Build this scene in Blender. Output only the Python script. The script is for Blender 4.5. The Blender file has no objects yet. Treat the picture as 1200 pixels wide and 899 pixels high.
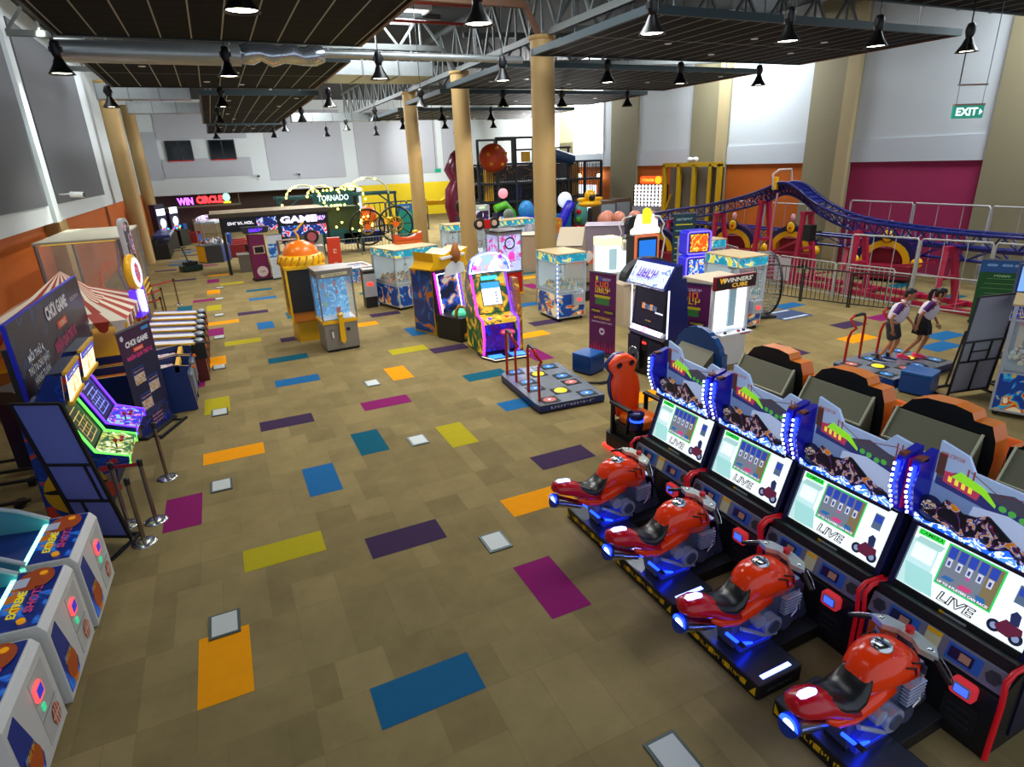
import bpy, math, random
from math import sin, cos, pi, radians, sqrt, atan2
from mathutils import Matrix, Vector
random.seed(7)
COL = bpy.context.scene.collection
SC = bpy.context.scene
# ---------------------------------------------------------------- camera
H = 4.695
F = 703.89
YAW, PITCH, ROLL = radians(24.593), radians(20.331), radians(-2.3545)
def cam_axes():
    fw = Vector((sin(YAW)*cos(PITCH), cos(YAW)*cos(PITCH), -sin(PITCH)))
    rt = Vector((cos(YAW), -sin(YAW), 0.0)); up = rt.cross(fw)
    return rt*cos(ROLL)+up*sin(ROLL), -rt*sin(ROLL)+up*cos(ROLL), fw
_r, _u, _f = cam_axes()
cd = bpy.data.cameras.new('camera'); cam = bpy.data.objects.new('camera', cd); COL.objects.link(cam)
cam.matrix_world = Matrix(((_r.x, _u.x, -_f.x, 0), (_r.y, _u.y, -_f.y, 0), (_r.z, _u.z, -_f.z, H), (0, 0, 0, 1)))
cd.sensor_fit = 'HORIZONTAL'; cd.sensor_width = 36; cd.lens = F/1200*36; cd.clip_end = 300; cd.clip_start = 0.05
SC.camera = cam
SC.view_settings.view_transform = 'Standard'
SC.view_settings.look = 'None'
SC.view_settings.exposure = 0.15
SC.view_settings.gamma = 1.0
SC.view_settings.use_curve_mapping = False
# ---------------------------------------------------------------- world and large lights
W = bpy.data.worlds.new('world'); SC.world = W; W.use_nodes = True
W.node_tree.nodes['Background'].inputs[0].default_value = (0.75, 0.85, 1.0, 1)
W.node_tree.nodes['Background'].inputs[1].default_value = 0.9
def area(name, loc, size, power, color=(1, 1, 1), rot=(0, 0, 0), sy=None):
    l = bpy.data.lights.new(name, 'AREA'); l.energy = power; l.color = color
    l.shape = 'RECTANGLE'; l.size = size; l.size_y = sy or size
    o = bpy.data.objects.new(name, l); COL.objects.link(o); o.location = loc; o.rotation_euler = rot
    return o
# daylight through the skylights in the roof gap down the middle aisle, then an added fill at the far right wall
for i, y in enumerate((6, 14, 26, 38, 50)):
    area('skylight_daylight', (6.6, y, 9.9), 3.0, (110 if y < 10 else 500 if y < 20 else 1300), (0.93, 0.97, 1.0), sy=5)
for y in (9, 24, 40):
    area('skylight_daylight', (22.0, y, 9.9), 2.5, 900, (0.9, 0.95, 1.0), sy=5)
area('skylight_daylight', (-3.6, 30, 9.9), 1.6, 260, (0.95, 0.97, 1.0), sy=20)
area('skylight_daylight', (-3.6, 8, 9.9), 1.2, 90, (0.85, 0.93, 1.0), sy=10)
area('window_daylight', (23.3, 44, 6.6), 5.0, 2600, (1, 1, 1), (radians(90), 0, radians(90)), sy=4)  # added fill lamp for the bright far right corner
for x, y, z, tx, ty, tz, e in ((18.5, 38, 9.3, 24, 41, 6.5, 7000), (16, 52, 9.0, 20, 60, 6.0, 3000), (18, 46, 9.3, 24, 50, 6.5, 5000)):
    l = bpy.data.lights.new('wall_flood', 'SPOT'); l.energy = e; l.spot_size = radians(70); l.spot_blend = .8; l.color = (1, .99, .94)
    o = bpy.data.objects.new('wall_flood', l); COL.objects.link(o); o.location = (x, y, z); o.rotation_euler = (Vector((tx-x, ty-y, tz-z))).to_track_quat('-Z', 'Y').to_euler()
# ---------------------------------------------------------------- materials
from statistics import NormalDist
_ND = NormalDist(.5, .085)
_M = {}
def lin(c):
    if isinstance(c, str):
        c = c.lstrip('#'); c = tuple(int(c[i:i+2], 16)/255 for i in (0, 2, 4))
    return tuple((x/12.92 if x <= .04045 else ((x+.055)/1.055)**2.4) for x in c)
def mat(name, col='#808080', rough=.5, metal=0., emit=0., ecol=None, alpha=1., noise=0., nscale=6., spec=.5, trans=0.):
    if name in _M: return _M[name]
    m = bpy.data.materials.new(name); m.use_nodes = True; _M[name] = m
    nt = m.node_tree; b = nt.nodes['Principled BSDF']; c = lin(col)
    b.inputs['Base Color'].default_value = (*c, 1); b.inputs['Roughness'].default_value = rough
    b.inputs['Metallic'].default_value = metal; b.inputs['Specular IOR Level'].default_value = spec
    b.inputs['Transmission Weight'].default_value = trans
    if emit:
        b.inputs['Emission Color'].default_value = (*lin(ecol or col), 1); b.inputs['Emission Strength'].default_value = emit
    if alpha < 1: b.inputs['Alpha'].default_value = alpha
    if noise:
        tc = nt.nodes.new('ShaderNodeTexCoord'); n = nt.nodes.new('ShaderNodeTexNoise'); n.inputs['Scale'].default_value = nscale
        n.inputs['Detail'].default_value = 4
        mx = nt.nodes.new('ShaderNodeMix'); mx.data_type = 'RGBA'; mx.blend_type = 'MIX'
        mx.inputs[6].default_value = (*[x*(1-noise) for x in c], 1); mx.inputs[7].default_value = (*[min(1, x*(1+noise)) for x in c], 1)
        nt.links.new(tc.outputs['Object'], n.inputs['Vector']); nt.links.new(n.outputs['Fac'], mx.inputs[0]); nt.links.new(mx.outputs[2], b.inputs['Base Color'])
    return m
def art(name, cols, scale=3., emit=0., dist=1.5, rough=.35, stretch=(1, 1, 1)):
    """printed artwork: flowing patches of a few inks"""
    if name in _M: return _M[name]
    m = bpy.data.materials.new(name); m.use_nodes = True; _M[name] = m
    nt = m.node_tree; N = nt.nodes; L = nt.links; b = N['Principled BSDF']; b.inputs['Roughness'].default_value = rough
    tc = N.new('ShaderNodeTexCoord'); mp = N.new('ShaderNodeMapping'); mp.inputs['Scale'].default_value = [scale*s for s in stretch]
    n = N.new('ShaderNodeTexNoise'); n.inputs['Scale'].default_value = 1.0; n.inputs['Detail'].default_value = 2.5; n.inputs['Distortion'].default_value = dist
    r = N.new('ShaderNodeValToRGB'); r.color_ramp.interpolation = 'CONSTANT'
    k = len(cols)
    el = r.color_ramp.elements
    while len(el) < k: el.new(.5)
    for i, c in enumerate(cols):
        el[i].position = 0 if i == 0 else _ND.inv_cdf(.46+.5*(i-1)/max(1, k-1))
        el[i].color = (*lin(c), 1)
    L.new(tc.outputs['Object'], mp.inputs[0]); L.new(mp.outputs[0], n.inputs['Vector']); L.new(n.outputs['Fac'], r.inputs[0]); L.new(r.outputs[0], b.inputs['Base Color'])
    if emit:
        L.new(r.outputs[0], b.inputs['Emission Color']); b.inputs['Emission Strength'].default_value = emit
    return m
def glow(name, col, s=3.): return mat(name, col, .4, emit=s)
def ink(col, rough=.5): return mat('ink_'+col.strip('#'), col, rough)
def lit(col, s=1.0): return mat('lit_%s_%s' % (col.strip('#'), s), col, .4, emit=s)
# ---------------------------------------------------------------- mesh builder
_tx = {}
def glyph_geo(n):
    # unreadable print: n small made-up letter shapes of two or three strokes
    rnd = random.Random(n*7+1); V = []; Fs = []
    def q(x0, y0, x1, y1):
        k = len(V); V.extend([Vector((x0, y0, 0)), Vector((x1, y0, 0)), Vector((x1, y1, 0)), Vector((x0, y1, 0))]); Fs.append((k, k+1, k+2, k+3))
    for i in range(n):
        x = (i-n/2)*.62+.06; w = .48
        q(x, -.33, x+.12, .33)
        if rnd.random() < .7: q(x+w-.12, -.33 if rnd.random() < .6 else 0, x+w, .33)
        y = rnd.choice((.22, -.05, -.33)); q(x+.12, y, x+w-.02, y+.11)
        if rnd.random() < .6: q(x+.12, -.33, x+w-.02, -.22)
    return V, Fs, n*.62
def text_geo(s, off=.012):
    if s[0] == '~': return glyph_geo(int(s[1:]))
    key = (s, off)
    if key in _tx: return _tx[key]
    cu = bpy.data.curves.new('t', 'FONT'); cu.body = s; cu.size = 1; cu.align_x = 'CENTER'; cu.align_y = 'CENTER'; cu.resolution_u = 2; cu.offset = off
    o = bpy.data.objects.new('t', cu); COL.objects.link(o)
    dg = bpy.context.evaluated_depsgraph_get(); me = o.evaluated_get(dg).to_mesh()
    r = ([v.co.copy() for v in me.vertices], [tuple(p.vertices) for p in me.polygons])
    o.evaluated_get(dg).to_mesh_clear(); bpy.data.objects.remove(o); bpy.data.curves.remove(cu)
    xs = [v.x for v in r[0]] or [0]; w = max(xs)-min(xs)
    _tx[key] = (r[0], r[1], w); return _tx[key]
class MB:
    def __init__(s, M=None): s.v = []; s.f = []; s.mi = []; s.sm = []; s.mats = []; s.M = M or Matrix()
    def m(s, mt):
        if mt not in s.mats: s.mats.append(mt)
        return s.mats.index(mt)
    def add(s, vs, fs, mt, smooth=False):
        k = len(s.v); i = s.m(mt)
        s.v += [s.M @ Vector(v) for v in vs]
        for f in fs: s.f.append(tuple(k+a for a in f)); s.mi.append(i); s.sm.append(smooth)
        return s
    def bx(s, x0, x1, y0, y1, z0, z1, mt):
        return s.add([(x0, y0, z0), (x1, y0, z0), (x1, y1, z0), (x0, y1, z0), (x0, y0, z1), (x1, y0, z1), (x1, y1, z1), (x0, y1, z1)],
                     [(0, 3, 2, 1), (4, 5, 6, 7), (0, 1, 5, 4), (1, 2, 6, 5), (2, 3, 7, 6), (3, 0, 4, 7)], mt)
    def box(s, c, d, mt): return s.bx(c[0]-d[0]/2, c[0]+d[0]/2, c[1]-d[1]/2, c[1]+d[1]/2, c[2]-d[2]/2, c[2]+d[2]/2, mt)
    def bar(s, p, q, w, h, mt, up=(0, 0, 1)):
        p = Vector(p); q = Vector(q); d = (q-p).normalized(); u = Vector(up)
        if abs(d.dot(u)) > .98: u = Vector((0, 1, 0))
        a = d.cross(u).normalized()*w/2; b = a.normalized().cross(d).normalized()*h/2
        vs = [p-a-b, p+a-b, p+a+b, p-a+b, q-a-b, q+a-b, q+a+b, q-a+b]
        return s.add(vs, [(0, 1, 2, 3), (7, 6, 5, 4), (0, 4, 5, 1), (1, 5, 6, 2), (2, 6, 7, 3), (3, 7, 4, 0)], mt)
    def cyl(s, p, q, r0, mt, r1=None, n=12, caps=True, smooth=True):
        if r1 is None: r1 = r0
        p = Vector(p); q = Vector(q); d = (q-p).normalized(); u = Vector((0, 0, 1)) if abs(d.z) < .95 else Vector((1, 0, 0))
        a = d.cross(u).normalized(); b = d.cross(a)
        vs = []
        for c, r in ((p, r0), (q, r1)):
            for i in range(n):
                t = 2*pi*i/n; vs.append(c+a*r*cos(t)+b*r*sin(t))
        s.add(vs, [(i, i+n, (i+1) % n+n, (i+1) % n) for i in range(n)], mt, smooth)
        if caps:
            s.add(vs[:n], [tuple(range(n))], mt); s.add(vs[n:], [tuple(reversed(range(n)))], mt)
        return s
    def tube(s, pts, r, mt, n=8, closed=False):
        pts = [Vector(p) for p in pts]; vs = []; N = len(pts); ref = None
        for i, p in enumerate(pts):
            a = pts[i-1] if (i > 0 or closed) else p; b = pts[(i+1) % N] if (i < N-1 or closed) else p
            d = (b-a).normalized()
            if ref is None:
                ref = Vector((0, 0, 1)) if abs(d.z) < .9 else Vector((1, 0, 0))
            e = (ref-d*ref.dot(d)).normalized(); ref = e; g = d.cross(e)
            rr = r[i] if isinstance(r, (list, tuple)) else r
            for k in range(n):
                t = 2*pi*k/n; vs.append(p+e*rr*cos(t)+g*rr*sin(t))
        fs = []
        for i in range(N if closed else N-1):
            j = (i+1) % N
            for k in range(n): fs.append((i*n+k, i*n+(k+1) % n, j*n+(k+1) % n, j*n+k))
        s.add(vs, fs, mt, True)
        if not closed: s.add(vs[:n], [tuple(reversed(range(n)))], mt); s.add(vs[-n:], [tuple(range(n))], mt)
        return s
    def prism(s, poly, ax, a, b, mt, side=None):
        """poly of (u,v): ax x -> (y,z), y -> (x,z), z -> (x,y)"""
        def P(u, v, w): return {'x': (w, u, v), 'y': (u, w, v), 'z': (u, v, w)}[ax]
        n = len(poly); vs = [P(u, v, a) for u, v in poly]+[P(u, v, b) for u, v in poly]
        s.add(vs, [tuple(range(n)), tuple(reversed(range(n, 2*n)))], mt)
        s.add(vs, [(i, (i+1) % n, (i+1) % n+n, i+n) for i in range(n)], side or mt)
        return s
    def quad(s, a, b, c, d, mt): return s.add([a, b, c, d], [(0, 1, 2, 3)], mt)
    def sph(s, c, r, mt, n=14, m=8, half=False):
        if not isinstance(r, (tuple, list)): r = (r, r, r)
        vs = []; top = m if not half else m
        for j in range(m+1):
            t = (pi*j/m) if not half else (pi/2*j/m)
            for i in range(n):
                p = 2*pi*i/n; vs.append((c[0]+r[0]*sin(t)*cos(p), c[1]+r[1]*sin(t)*sin(p), c[2]+r[2]*cos(t)))
        fs = [(j*n+i, (j+1)*n+i, (j+1)*n+(i+1) % n, j*n+(i+1) % n) for j in range(m) for i in range(n)]
        return s.add(vs, fs, mt, True)
    def lathe(s, prof, mt, c=(0, 0, 0), n=20, ax='z', smooth=True):
        vs = []
        for r, z in prof:
            for i in range(n):
                t = 2*pi*i/n; p = (r*cos(t), r*sin(t), z)
                if ax == 'y': p = (p[0], p[2], p[1])
                if ax == 'x': p = (p[2], p[0], p[1])
                vs.append((c[0]+p[0], c[1]+p[1], c[2]+p[2]))
        k = len(prof)
        return s.add(vs, [(j*n+i, j*n+(i+1) % n, (j+1)*n+(i+1) % n, (j+1)*n+i) for j in range(k-1) for i in range(n)], mt, smooth)
    def loft(s, rings, mt, caps=True, smooth=True):
        n = len(rings[0]); vs = [p for r in rings for p in r]
        fs = [(j*n+i, j*n+(i+1) % n, (j+1)*n+(i+1) % n, (j+1)*n+i) for j in range(len(rings)-1) for i in range(n)]
        if caps: fs += [tuple(reversed(range(n))), tuple(range(len(vs)-n, len(vs)))]
        return s.add(vs, fs, mt, smooth)
    def text(s, body, c, xd, yd, size, mt, width=None, lift=.004, slant=0., off=.012):
        """flat lettering centred at c; xd, yd = reading and up directions"""
        vs, fs, w = text_geo(body, off); w = text_geo(body)[2]; xd = Vector(xd).normalized(); yd = Vector(yd).normalized(); nn = xd.cross(yd)
        sx = size if width is None or w == 0 else width/w
        c = Vector(c)+nn*lift
        return s.add([c+xd*(v.x+slant*v.y)*sx+yd*v.y*size for v in vs], fs, mt)
    def build(s, name, parent=None, bevel=0., loc=None, seg=2):
        me = bpy.data.meshes.new(name); me.from_pydata([tuple(v) for v in s.v], [], s.f)
        for mt in s.mats: me.materials.append(mt)
        me.polygons.foreach_set('material_index', s.mi); me.polygons.foreach_set('use_smooth', s.sm); me.update()
        o = bpy.data.objects.new(name, me); COL.objects.link(o)
        if parent: o.parent = parent
        if loc: o.location = loc
        if bevel:
            b = o.modifiers.new('bevel', 'BEVEL'); b.width = bevel; b.segments = seg; b.limit_method = 'ANGLE'; b.angle_limit = radians(35)
        return o
def tag(o, label=None, cat=None, group=None, kind=None):
    if label: o['label'] = label
    if cat: o['category'] = cat
    if group: o['group'] = group
    if kind: o['kind'] = kind
    return o
def thing(name, label, cat, loc=(0, 0, 0), rz=0., group=None):
    o = bpy.data.objects.new(name, None); COL.objects.link(o); o.location = loc; o.rotation_euler = (0, 0, radians(rz)); o.empty_display_size = .2
    return tag(o, label, cat, group)
def struct(o): o['kind'] = 'structure'; return o
def dup(o, loc=None, rz=None, label=None, parent=None):
    c = o.copy(); COL.objects.link(c)
    if parent: c.parent = parent
    if loc is not None: c.location = loc
    if rz is not None: c.rotation_euler = (0, 0, radians(rz))
    if label: c['label'] = label
    for ch in list(o.children): dup(ch, parent=c)
    return c
def circ(cx, cy, r, n=20, a0=0, a1=360, ry=None):
    ry = ry or r
    full = abs(a1-a0) >= 360; k = n if full else n+1
    return [(cx+r*cos(radians(a0+(a1-a0)*i/n)), cy+ry*sin(radians(a0+(a1-a0)*i/n))) for i in range(k)]
def rrect(x0, x1, y0, y1, r, n=4):
    p = []
    for cx, cy, a in ((x1-r, y0+r, -90), (x1-r, y1-r, 0), (x0+r, y1-r, 90), (x0+r, y0+r, 180)):
        p += [(cx+r*cos(radians(a+90*i/n)), cy+r*sin(radians(a+90*i/n))) for i in range(n+1)]
    return p
# common materials
BLK = mat('black_plastic', '#101114', .45); BLK2 = mat('black_matte', '#0b0b0d', .8); CHR = mat('chrome', '#c8ccd0', .18, 1.)
STL = mat('brushed_steel', '#8d9196', .35, .9); WHT = mat('white_plastic', '#e6e8ea', .35); GRY = mat('grey_plastic', '#8b8f94', .5)
BLU = mat('blue_laminate', '#0d2c78', .35); NVY = mat('navy_laminate', '#0a1540', .35); RED = mat('red_gloss', '#c01818', .25); YEL = mat('yellow_gloss', '#f2b705', .35)
ORG = mat('orange_gloss', '#f06a12', .35); GLS = mat('clear_glass', '#dfeef4', .03, alpha=.16, spec=.6); MAG = mat('magenta_gloss', '#b01660', .35)
BEI = mat('beige_board', '#b8a78a', .6, noise=.06); SEAT = mat('black_vinyl', '#141416', .3); DRK = mat('dark_grey_metal', '#33363a', .45, .4)
NBLU = glow('neon_blue', '#1030ff', 7); NWHT = glow('neon_white', '#cfe0ff', 7); NPNK = glow('neon_pink', '#f028c8', 3); NPUR = glow('neon_violet', '#5a28ff', 3)
NGRN = glow('neon_green', '#58f048', 2.2); NRED = glow('neon_red', '#ff2018', 5); NCYN = glow('neon_cyan', '#58ffe0', 5)
X, Y, Z = (1, 0, 0), (0, 1, 0), (0, 0, 1); NX, NY = (-1, 0, 0), (0, -1, 0)
# ---------------------------------------------------------------- room shell
WL, WR, WB, ROOF = -5.0, 24.0, 60.0, 10.4
HB = 4.05            # top of the coloured band
def carpet():
    m = bpy.data.materials.new('carpet'); m.use_nodes = True; nt = m.node_tree; N = nt.nodes; L = nt.links; b = N['Principled BSDF']
    b.inputs['Roughness'].default_value = .95; b.inputs['Specular IOR Level'].default_value = .1
    tc = N.new('ShaderNodeTexCoord'); mp = N.new('ShaderNodeMapping'); mp.inputs['Location'].default_value = (.017, -.12, 0)
    def brick(w, h, c1, c2, off):
        k = N.new('ShaderNodeTexBrick'); k.offset = off; k.inputs['Scale'].default_value = 1.0
        k.inputs['Brick Width'].default_value = w; k.inputs['Row Height'].default_value = h; k.inputs['Mortar Size'].default_value = .004
        k.inputs['Mortar Smooth'].default_value = 1; k.inputs['Color1'].default_value = (*lin(c1), 1); k.inputs['Color2'].default_value = (*lin(c2), 1)
        k.inputs['Mortar'].default_value = (*lin('#6e6244'), 1); L.new(mp.outputs[0], k.inputs['Vector']); return k
    k1 = brick(1.0, .5, '#8a7a52', '#7c6d49', .5); k2 = brick(.5, 1.0, '#8c7c54', '#786a47', .5)
    ch = N.new('ShaderNodeTexChecker'); ch.inputs['Scale'].default_value = 1/1.5
    L.new(tc.outputs['Object'], mp.inputs[0]); L.new(mp.outputs[0], ch.inputs['Vector'])
    mx = N.new('ShaderNodeMix'); mx.data_type = 'RGBA'; L.new(ch.outputs['Fac'], mx.inputs[0]); L.new(k1.outputs[0], mx.inputs[6]); L.new(k2.outputs[0], mx.inputs[7])
    n = N.new('ShaderNodeTexNoise'); n.inputs['Scale'].default_value = 1.3; n.inputs['Detail'].default_value = 6; n.inputs['Roughness'].default_value = .7
    L.new(tc.outputs['Object'], n.inputs['Vector'])
    mr = N.new('ShaderNodeMapRange'); mr.inputs[1].default_value = .3; mr.inputs[2].default_value = .7; mr.inputs[3].default_value = .84; mr.inputs[4].default_value = 1.16
    L.new(n.outputs['Fac'], mr.inputs[0])
    m2 = N.new('ShaderNodeMix'); m2.data_type = 'RGBA'; m2.blend_type = 'MULTIPLY'; m2.inputs[0].default_value = 1
    L.new(mx.outputs[2], m2.inputs[6]); L.new(mr.outputs[0], m2.inputs[7]); L.new(m2.outputs[2], b.inputs['Base Color'])
    return m
b = MB(); CP = carpet()
b.quad((WL-.9, -6, 0), (WR+2, -6, 0), (WR+2, WB+3, 0), (WL-.9, WB+3, 0), CP)
TC = {'b': '#1f5f93', 't': '#0f5468', 'p': '#3c2b47', 'm': '#7e1c5c', 'o': '#e3930c', 'y': '#a79a1e'}
TM = {k: mat('carpet_tile_'+k, v, .95, noise=.08, nscale=8, spec=.1) for k, v in TC.items()}
TM['n'] = mat('carpet_tile_n', '#1b5980', .95, noise=.08, nscale=8, spec=.1)
tiles = """n1,8L o-2,10D p2,13L m5,9D y-1,14L b1,17D t3,19D m-3,17D o-2,21L p0,23L m4,23L y6,18D p8,15L b1,28L t1,32L o6,26D t9,24L o6,13L
o-2,33D y-2,26D y-1,37L p2,36L b1,40D t3,42D p0,45L o-2,43L y-2,48D b1,50L t1,54L m-3,52L t-4,49D m-2,40D m-3,30D o-2,55D y-1,59L o-2,65L m-2,61D p-5,64L p-7,72L
b-6,79L b-6,76L m-3,73L b-5,87D b-4,89L p-6,91L p-5,84L o-8,100L y7,30L b9,33D p8,39L o6,37L t9,47L b9,43D b17,36L p16,31L o14,29L m13,25D b9,20L p9,29L m21,41D o22,45L
b26,52L t23,47L o21,35L b31,26L p30,21L o28,19L p24,19D b32,17L b30,16L m33,21L t23,14L m40,24L p38,26L t41,22L t42,26L o14,18L"""
for t in tiles.split():
    c = t[0]; i, j = t[1:-1].split(','); i = int(i); j = int(j); w, d = (2, 1) if t[-1] == 'L' else (1, 2)
    x0 = (i-.03446)*.5; y0 = (j+.24)*.5
    b.quad((x0, y0, .003), (x0+w*.5, y0, .003), (x0+w*.5, y0+d*.5, .003), (x0, y0+d*.5, .003), TM[c])
struct(b.build('floor'))
WP = mat('wall_paint_white', '#c9d2d6', .7, noise=.03, nscale=.5); WG = mat('wall_panel_grey', '#5a5e64', .8, noise=.03, nscale=2)
WG2 = mat('wall_panel_pale', '#a9adb6', .8, noise=.03, nscale=2)
WY = mat('wall_paint_yellow', '#e0c400', .7); WO = mat('wall_paint_orange', '#c0600c', .7, noise=.1, nscale=.6); WM = mat('wall_paint_magenta', '#a02456', .7)
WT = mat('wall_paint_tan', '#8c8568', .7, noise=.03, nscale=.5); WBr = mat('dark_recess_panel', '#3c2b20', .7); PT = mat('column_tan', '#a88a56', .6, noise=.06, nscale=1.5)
RF = mat('roof_deck_dark', '#17191a', .8); 
# left wall: white upper with grey felt panels, orange band below
b = MB(); zb = 3.35
b.bx(WL-.6, WL, -1, WB, zb, ROOF, WP); b.bx(WL-.8, WL-.45, -1, WB, 0, zb, WO)
for y0, y1 in ((2.0, 24.9), (26.5, 37.2)):
    b.bx(WL, WL+.06, y0, y1, zb+.55, 9.6, WG)
struct(b.build('wall_left'))
_s = bpy.data.lights.new('wall_lamp_light', 'SPOT'); _s.energy = 4200; _s.spot_size = radians(30); _s.spot_blend = .9; _s.shadow_soft_size = .1; _s.color = (.95, 1, .9)
_o = bpy.data.objects.new('wall_lamp_light', _s); COL.objects.link(_o); _o.location = (WL+1.1, 25.6, 9.3); _o.rotation_euler = (0, radians(15), 0)
b = MB(); b.bx(WL-.45, WL, 26.0, 27.2, 0, zb, PT); b.bx(WL, WL+.12, 25.2, 25.9, zb, ROOF-.05, WP); struct(b.build('trim_1'))
# back wall
b = MB(); zb2 = 3.05
b.bx(WL, WR, WB, WB+.3, zb2, ROOF, WP)
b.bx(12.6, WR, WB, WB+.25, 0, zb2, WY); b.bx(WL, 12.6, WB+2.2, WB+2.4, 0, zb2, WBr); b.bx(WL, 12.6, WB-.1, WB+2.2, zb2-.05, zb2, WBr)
for x0, x1, z0, z1 in ((-4.9, -3.5, 4.3, 8.0), (-3.4, 3.4, 4.4, 5.9), (-3.4, 3.4, 7.4, 9.4), (4.8, 11.4, 3.9, 9.6), (12.6, 20.4, 3.9, 9.6), (21, 23.8, 3.9, 9.6)):
    b.bx(x0, x1, WB-.06, WB, z0, z1, WG2)
struct(b.build('wall_back'))
# right wall with tan pilasters and coloured bays
b = MB(); BY = [(-2, 5.6, WM), (5.6, 12.9, WM), (12.9, 18, WM), (18.0, 25.4, WO), (25.4, 33, WO), (33, 44, WO), (44, WB, WY)]
b.bx(WR, WR+.3, -2, WB, 4.1, ROOF, WP)
for y0, y1, m_ in BY: b.bx(WR+.05, WR+.3, y0, y1, 0, 4.1, m_)
b.bx(WR-.05, WR, -2, WB, 4.1, 4.95, mat('wall_band_pale', '#c3cbd2', .7))
struct(b.build('wall_right'))
WT2 = mat('wall_paint_sand', '#b0a078', .7)
for i, (y0, y1, yl) in enumerate(((9.6, 12.85, 0), (17.9, 20.15, .55), (24.9, 27.6, .6), (32.4, 35.2, 0), (40, 42, 0))):
    b = MB(); b.bx(WR-.12, WR+.02, y0, y1, 0, ROOF-.1, WT)
    if yl: b.bx(WR-.3, WR-.12, y0-.0, y0+yl, 0, ROOF-.1, WT2)
    struct(b.build('trim_%d' % (i+2)))
b = MB(); b.bx(WL-.3, WR+.3, -2, WB+.3, ROOF, ROOF+.2, RF)
struct(b.build('ceiling'))
# framed glowing pane added for the bright glow at the right wall's far end
b = MB(); b.bx(WR-.03, WR-.01, 36.2, 46.5, 4.4, 9.2, lit('#ffffff', 7.0))
for y in (36.2, 41.3, 46.4): b.bx(WR-.08, WR-.01, y-.06, y+.06, 4.3, 9.3, WHT)
b.bx(WR-.08, WR-.01, 36.1, 46.5, 9.2, 9.32, WHT); b.bx(WR-.08, WR-.01, 36.1, 46.5, 4.3, 4.4, WHT)
struct(b.build('window_1'))
for k, (x0, x1) in enumerate(((-2.9, -1.0), (.35, 2.3))):
    b = MB(); b.bx(x0, x1, WB-.1, WB-.02, 5.75, 7.3, mat('dark_window_glass', '#0c1216', .1))
    for xx in (x0, (x0+x1)/2, x1): b.bx(xx-.04, xx+.04, WB-.14, WB-.02, 5.75, 7.3, DRK)
    b.bx(x0, x1, WB-.14, WB-.02, 7.24, 7.32, DRK); b.bx(x0, x1, WB-.14, WB-.02, 5.7, 5.78, RED)
    struct(b.build('window_%d' % (k+2)))
# skylights
for k, (x, y) in enumerate(((5.3, 13.6), (7.9, 26), (6.4, 20.6), (6.2, 34), (-2.0, 36.8), (-3.4, 21), (-3.6, 36.6), (22, 24), (21.6, 34), (21.5, 11), (-3.5, 40))):
    b = MB(); b.bx(x-.65, x+.65, y-1.3, y+1.3, ROOF-.06, ROOF-.04, lit('#f2f8ff', 3.0))
    for a in (-.68, .68): b.bx(x+a-.05, x+a+.05, y-1.35, y+1.35, ROOF-.3, ROOF-.02, WHT)
    for a in (-1.33, 1.33): b.bx(x-.7, x+.7, y+a-.05, y+a+.05, ROOF-.3, ROOF-.02, WHT)
    struct(b.build('window_%d' % (k+4)))
# columns
def column(x, y, r, h, label, nm='column'):
    b = MB(); b.cyl((0, 0, 0), (0, 0, h), r, PT, n=28); b.lathe([(r, h-.12), (r+.04, h-.1), (r+.04, h)], PT, n=28)
    o = b.build('column', loc=(x, y, 0)); struct(o); tag(o, label, 'column'); return o
CY = [18.3, 25.7, 33.1]
column(9.85, 18.3, .37, 8.2, 'tan round column nearest the camera, behind the blue claw machine')
column(9.95, 25.7, .37, 8.2, 'tan round column, middle one of the row of three')
column(10.0, 33.1, .37, 8.2, 'tan round column farthest along the row of three')
column(-4.15, 40.3, .42, 9.4, 'tan round column along the left wall, the nearer of the two')
column(-4.45, 53.5, .42, 9.4, 'tan round column along the left wall, the farther of the two')
# suspended dark grid ceiling panels
CG = bpy.data.materials.new('ceiling_grid'); CG.use_nodes = True
_n = CG.node_tree; _b = _n.nodes['Principled BSDF']; _b.inputs['Roughness'].default_value = .75
_t = _n.nodes.new('ShaderNodeTexCoord'); _k = _n.nodes.new('ShaderNodeTexBrick'); _k.offset = 0
for a_, v_ in (('Scale', 1.), ('Brick Width', .6), ('Row Height', 60.), ('Mortar Size', .016)): _k.inputs[a_].default_value = v_
_k.inputs['Color1'].default_value = (*lin('#050606'), 1); _k.inputs['Color2'].default_value = (*lin('#060707'), 1); _k.inputs['Mortar'].default_value = (*lin('#a4a69c'), 1)
_b.inputs['Specular IOR Level'].default_value = 0.1
_k2 = _n.nodes.new('ShaderNodeTexBrick'); _k2.offset = 0
for a_, v_ in (('Scale', 1.), ('Brick Width', 60.), ('Row Height', .6), ('Mortar Size', .012)): _k2.inputs[a_].default_value = v_
_k2.inputs['Color1'].default_value = (0, 0, 0, 1); _k2.inputs['Color2'].default_value = (0, 0, 0, 1); _k2.inputs['Mortar'].default_value = (.018, .018, .018, 1)
_ad = _n.nodes.new('ShaderNodeMix'); _ad.data_type = 'RGBA'; _ad.blend_type = 'ADD'; _ad.inputs[0].default_value = 1
_n.links.new(_t.outputs['Object'], _k.inputs['Vector']); _n.links.new(_t.outputs['Object'], _k2.inputs['Vector']); _n.links.new(_k.outputs[0], _ad.inputs[6]); _n.links.new(_k2.outputs[0], _ad.inputs[7]); _n.links.new(_ad.outputs[2], _b.inputs['Base Color'])
TEAL = mat('painted_steel_teal', '#2a3b40', .5, .3); TRS = mat('painted_steel_grey', '#555a58', .55, .2); TRB = mat('painted_steel_brown', '#6b4a34', .6)
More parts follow.
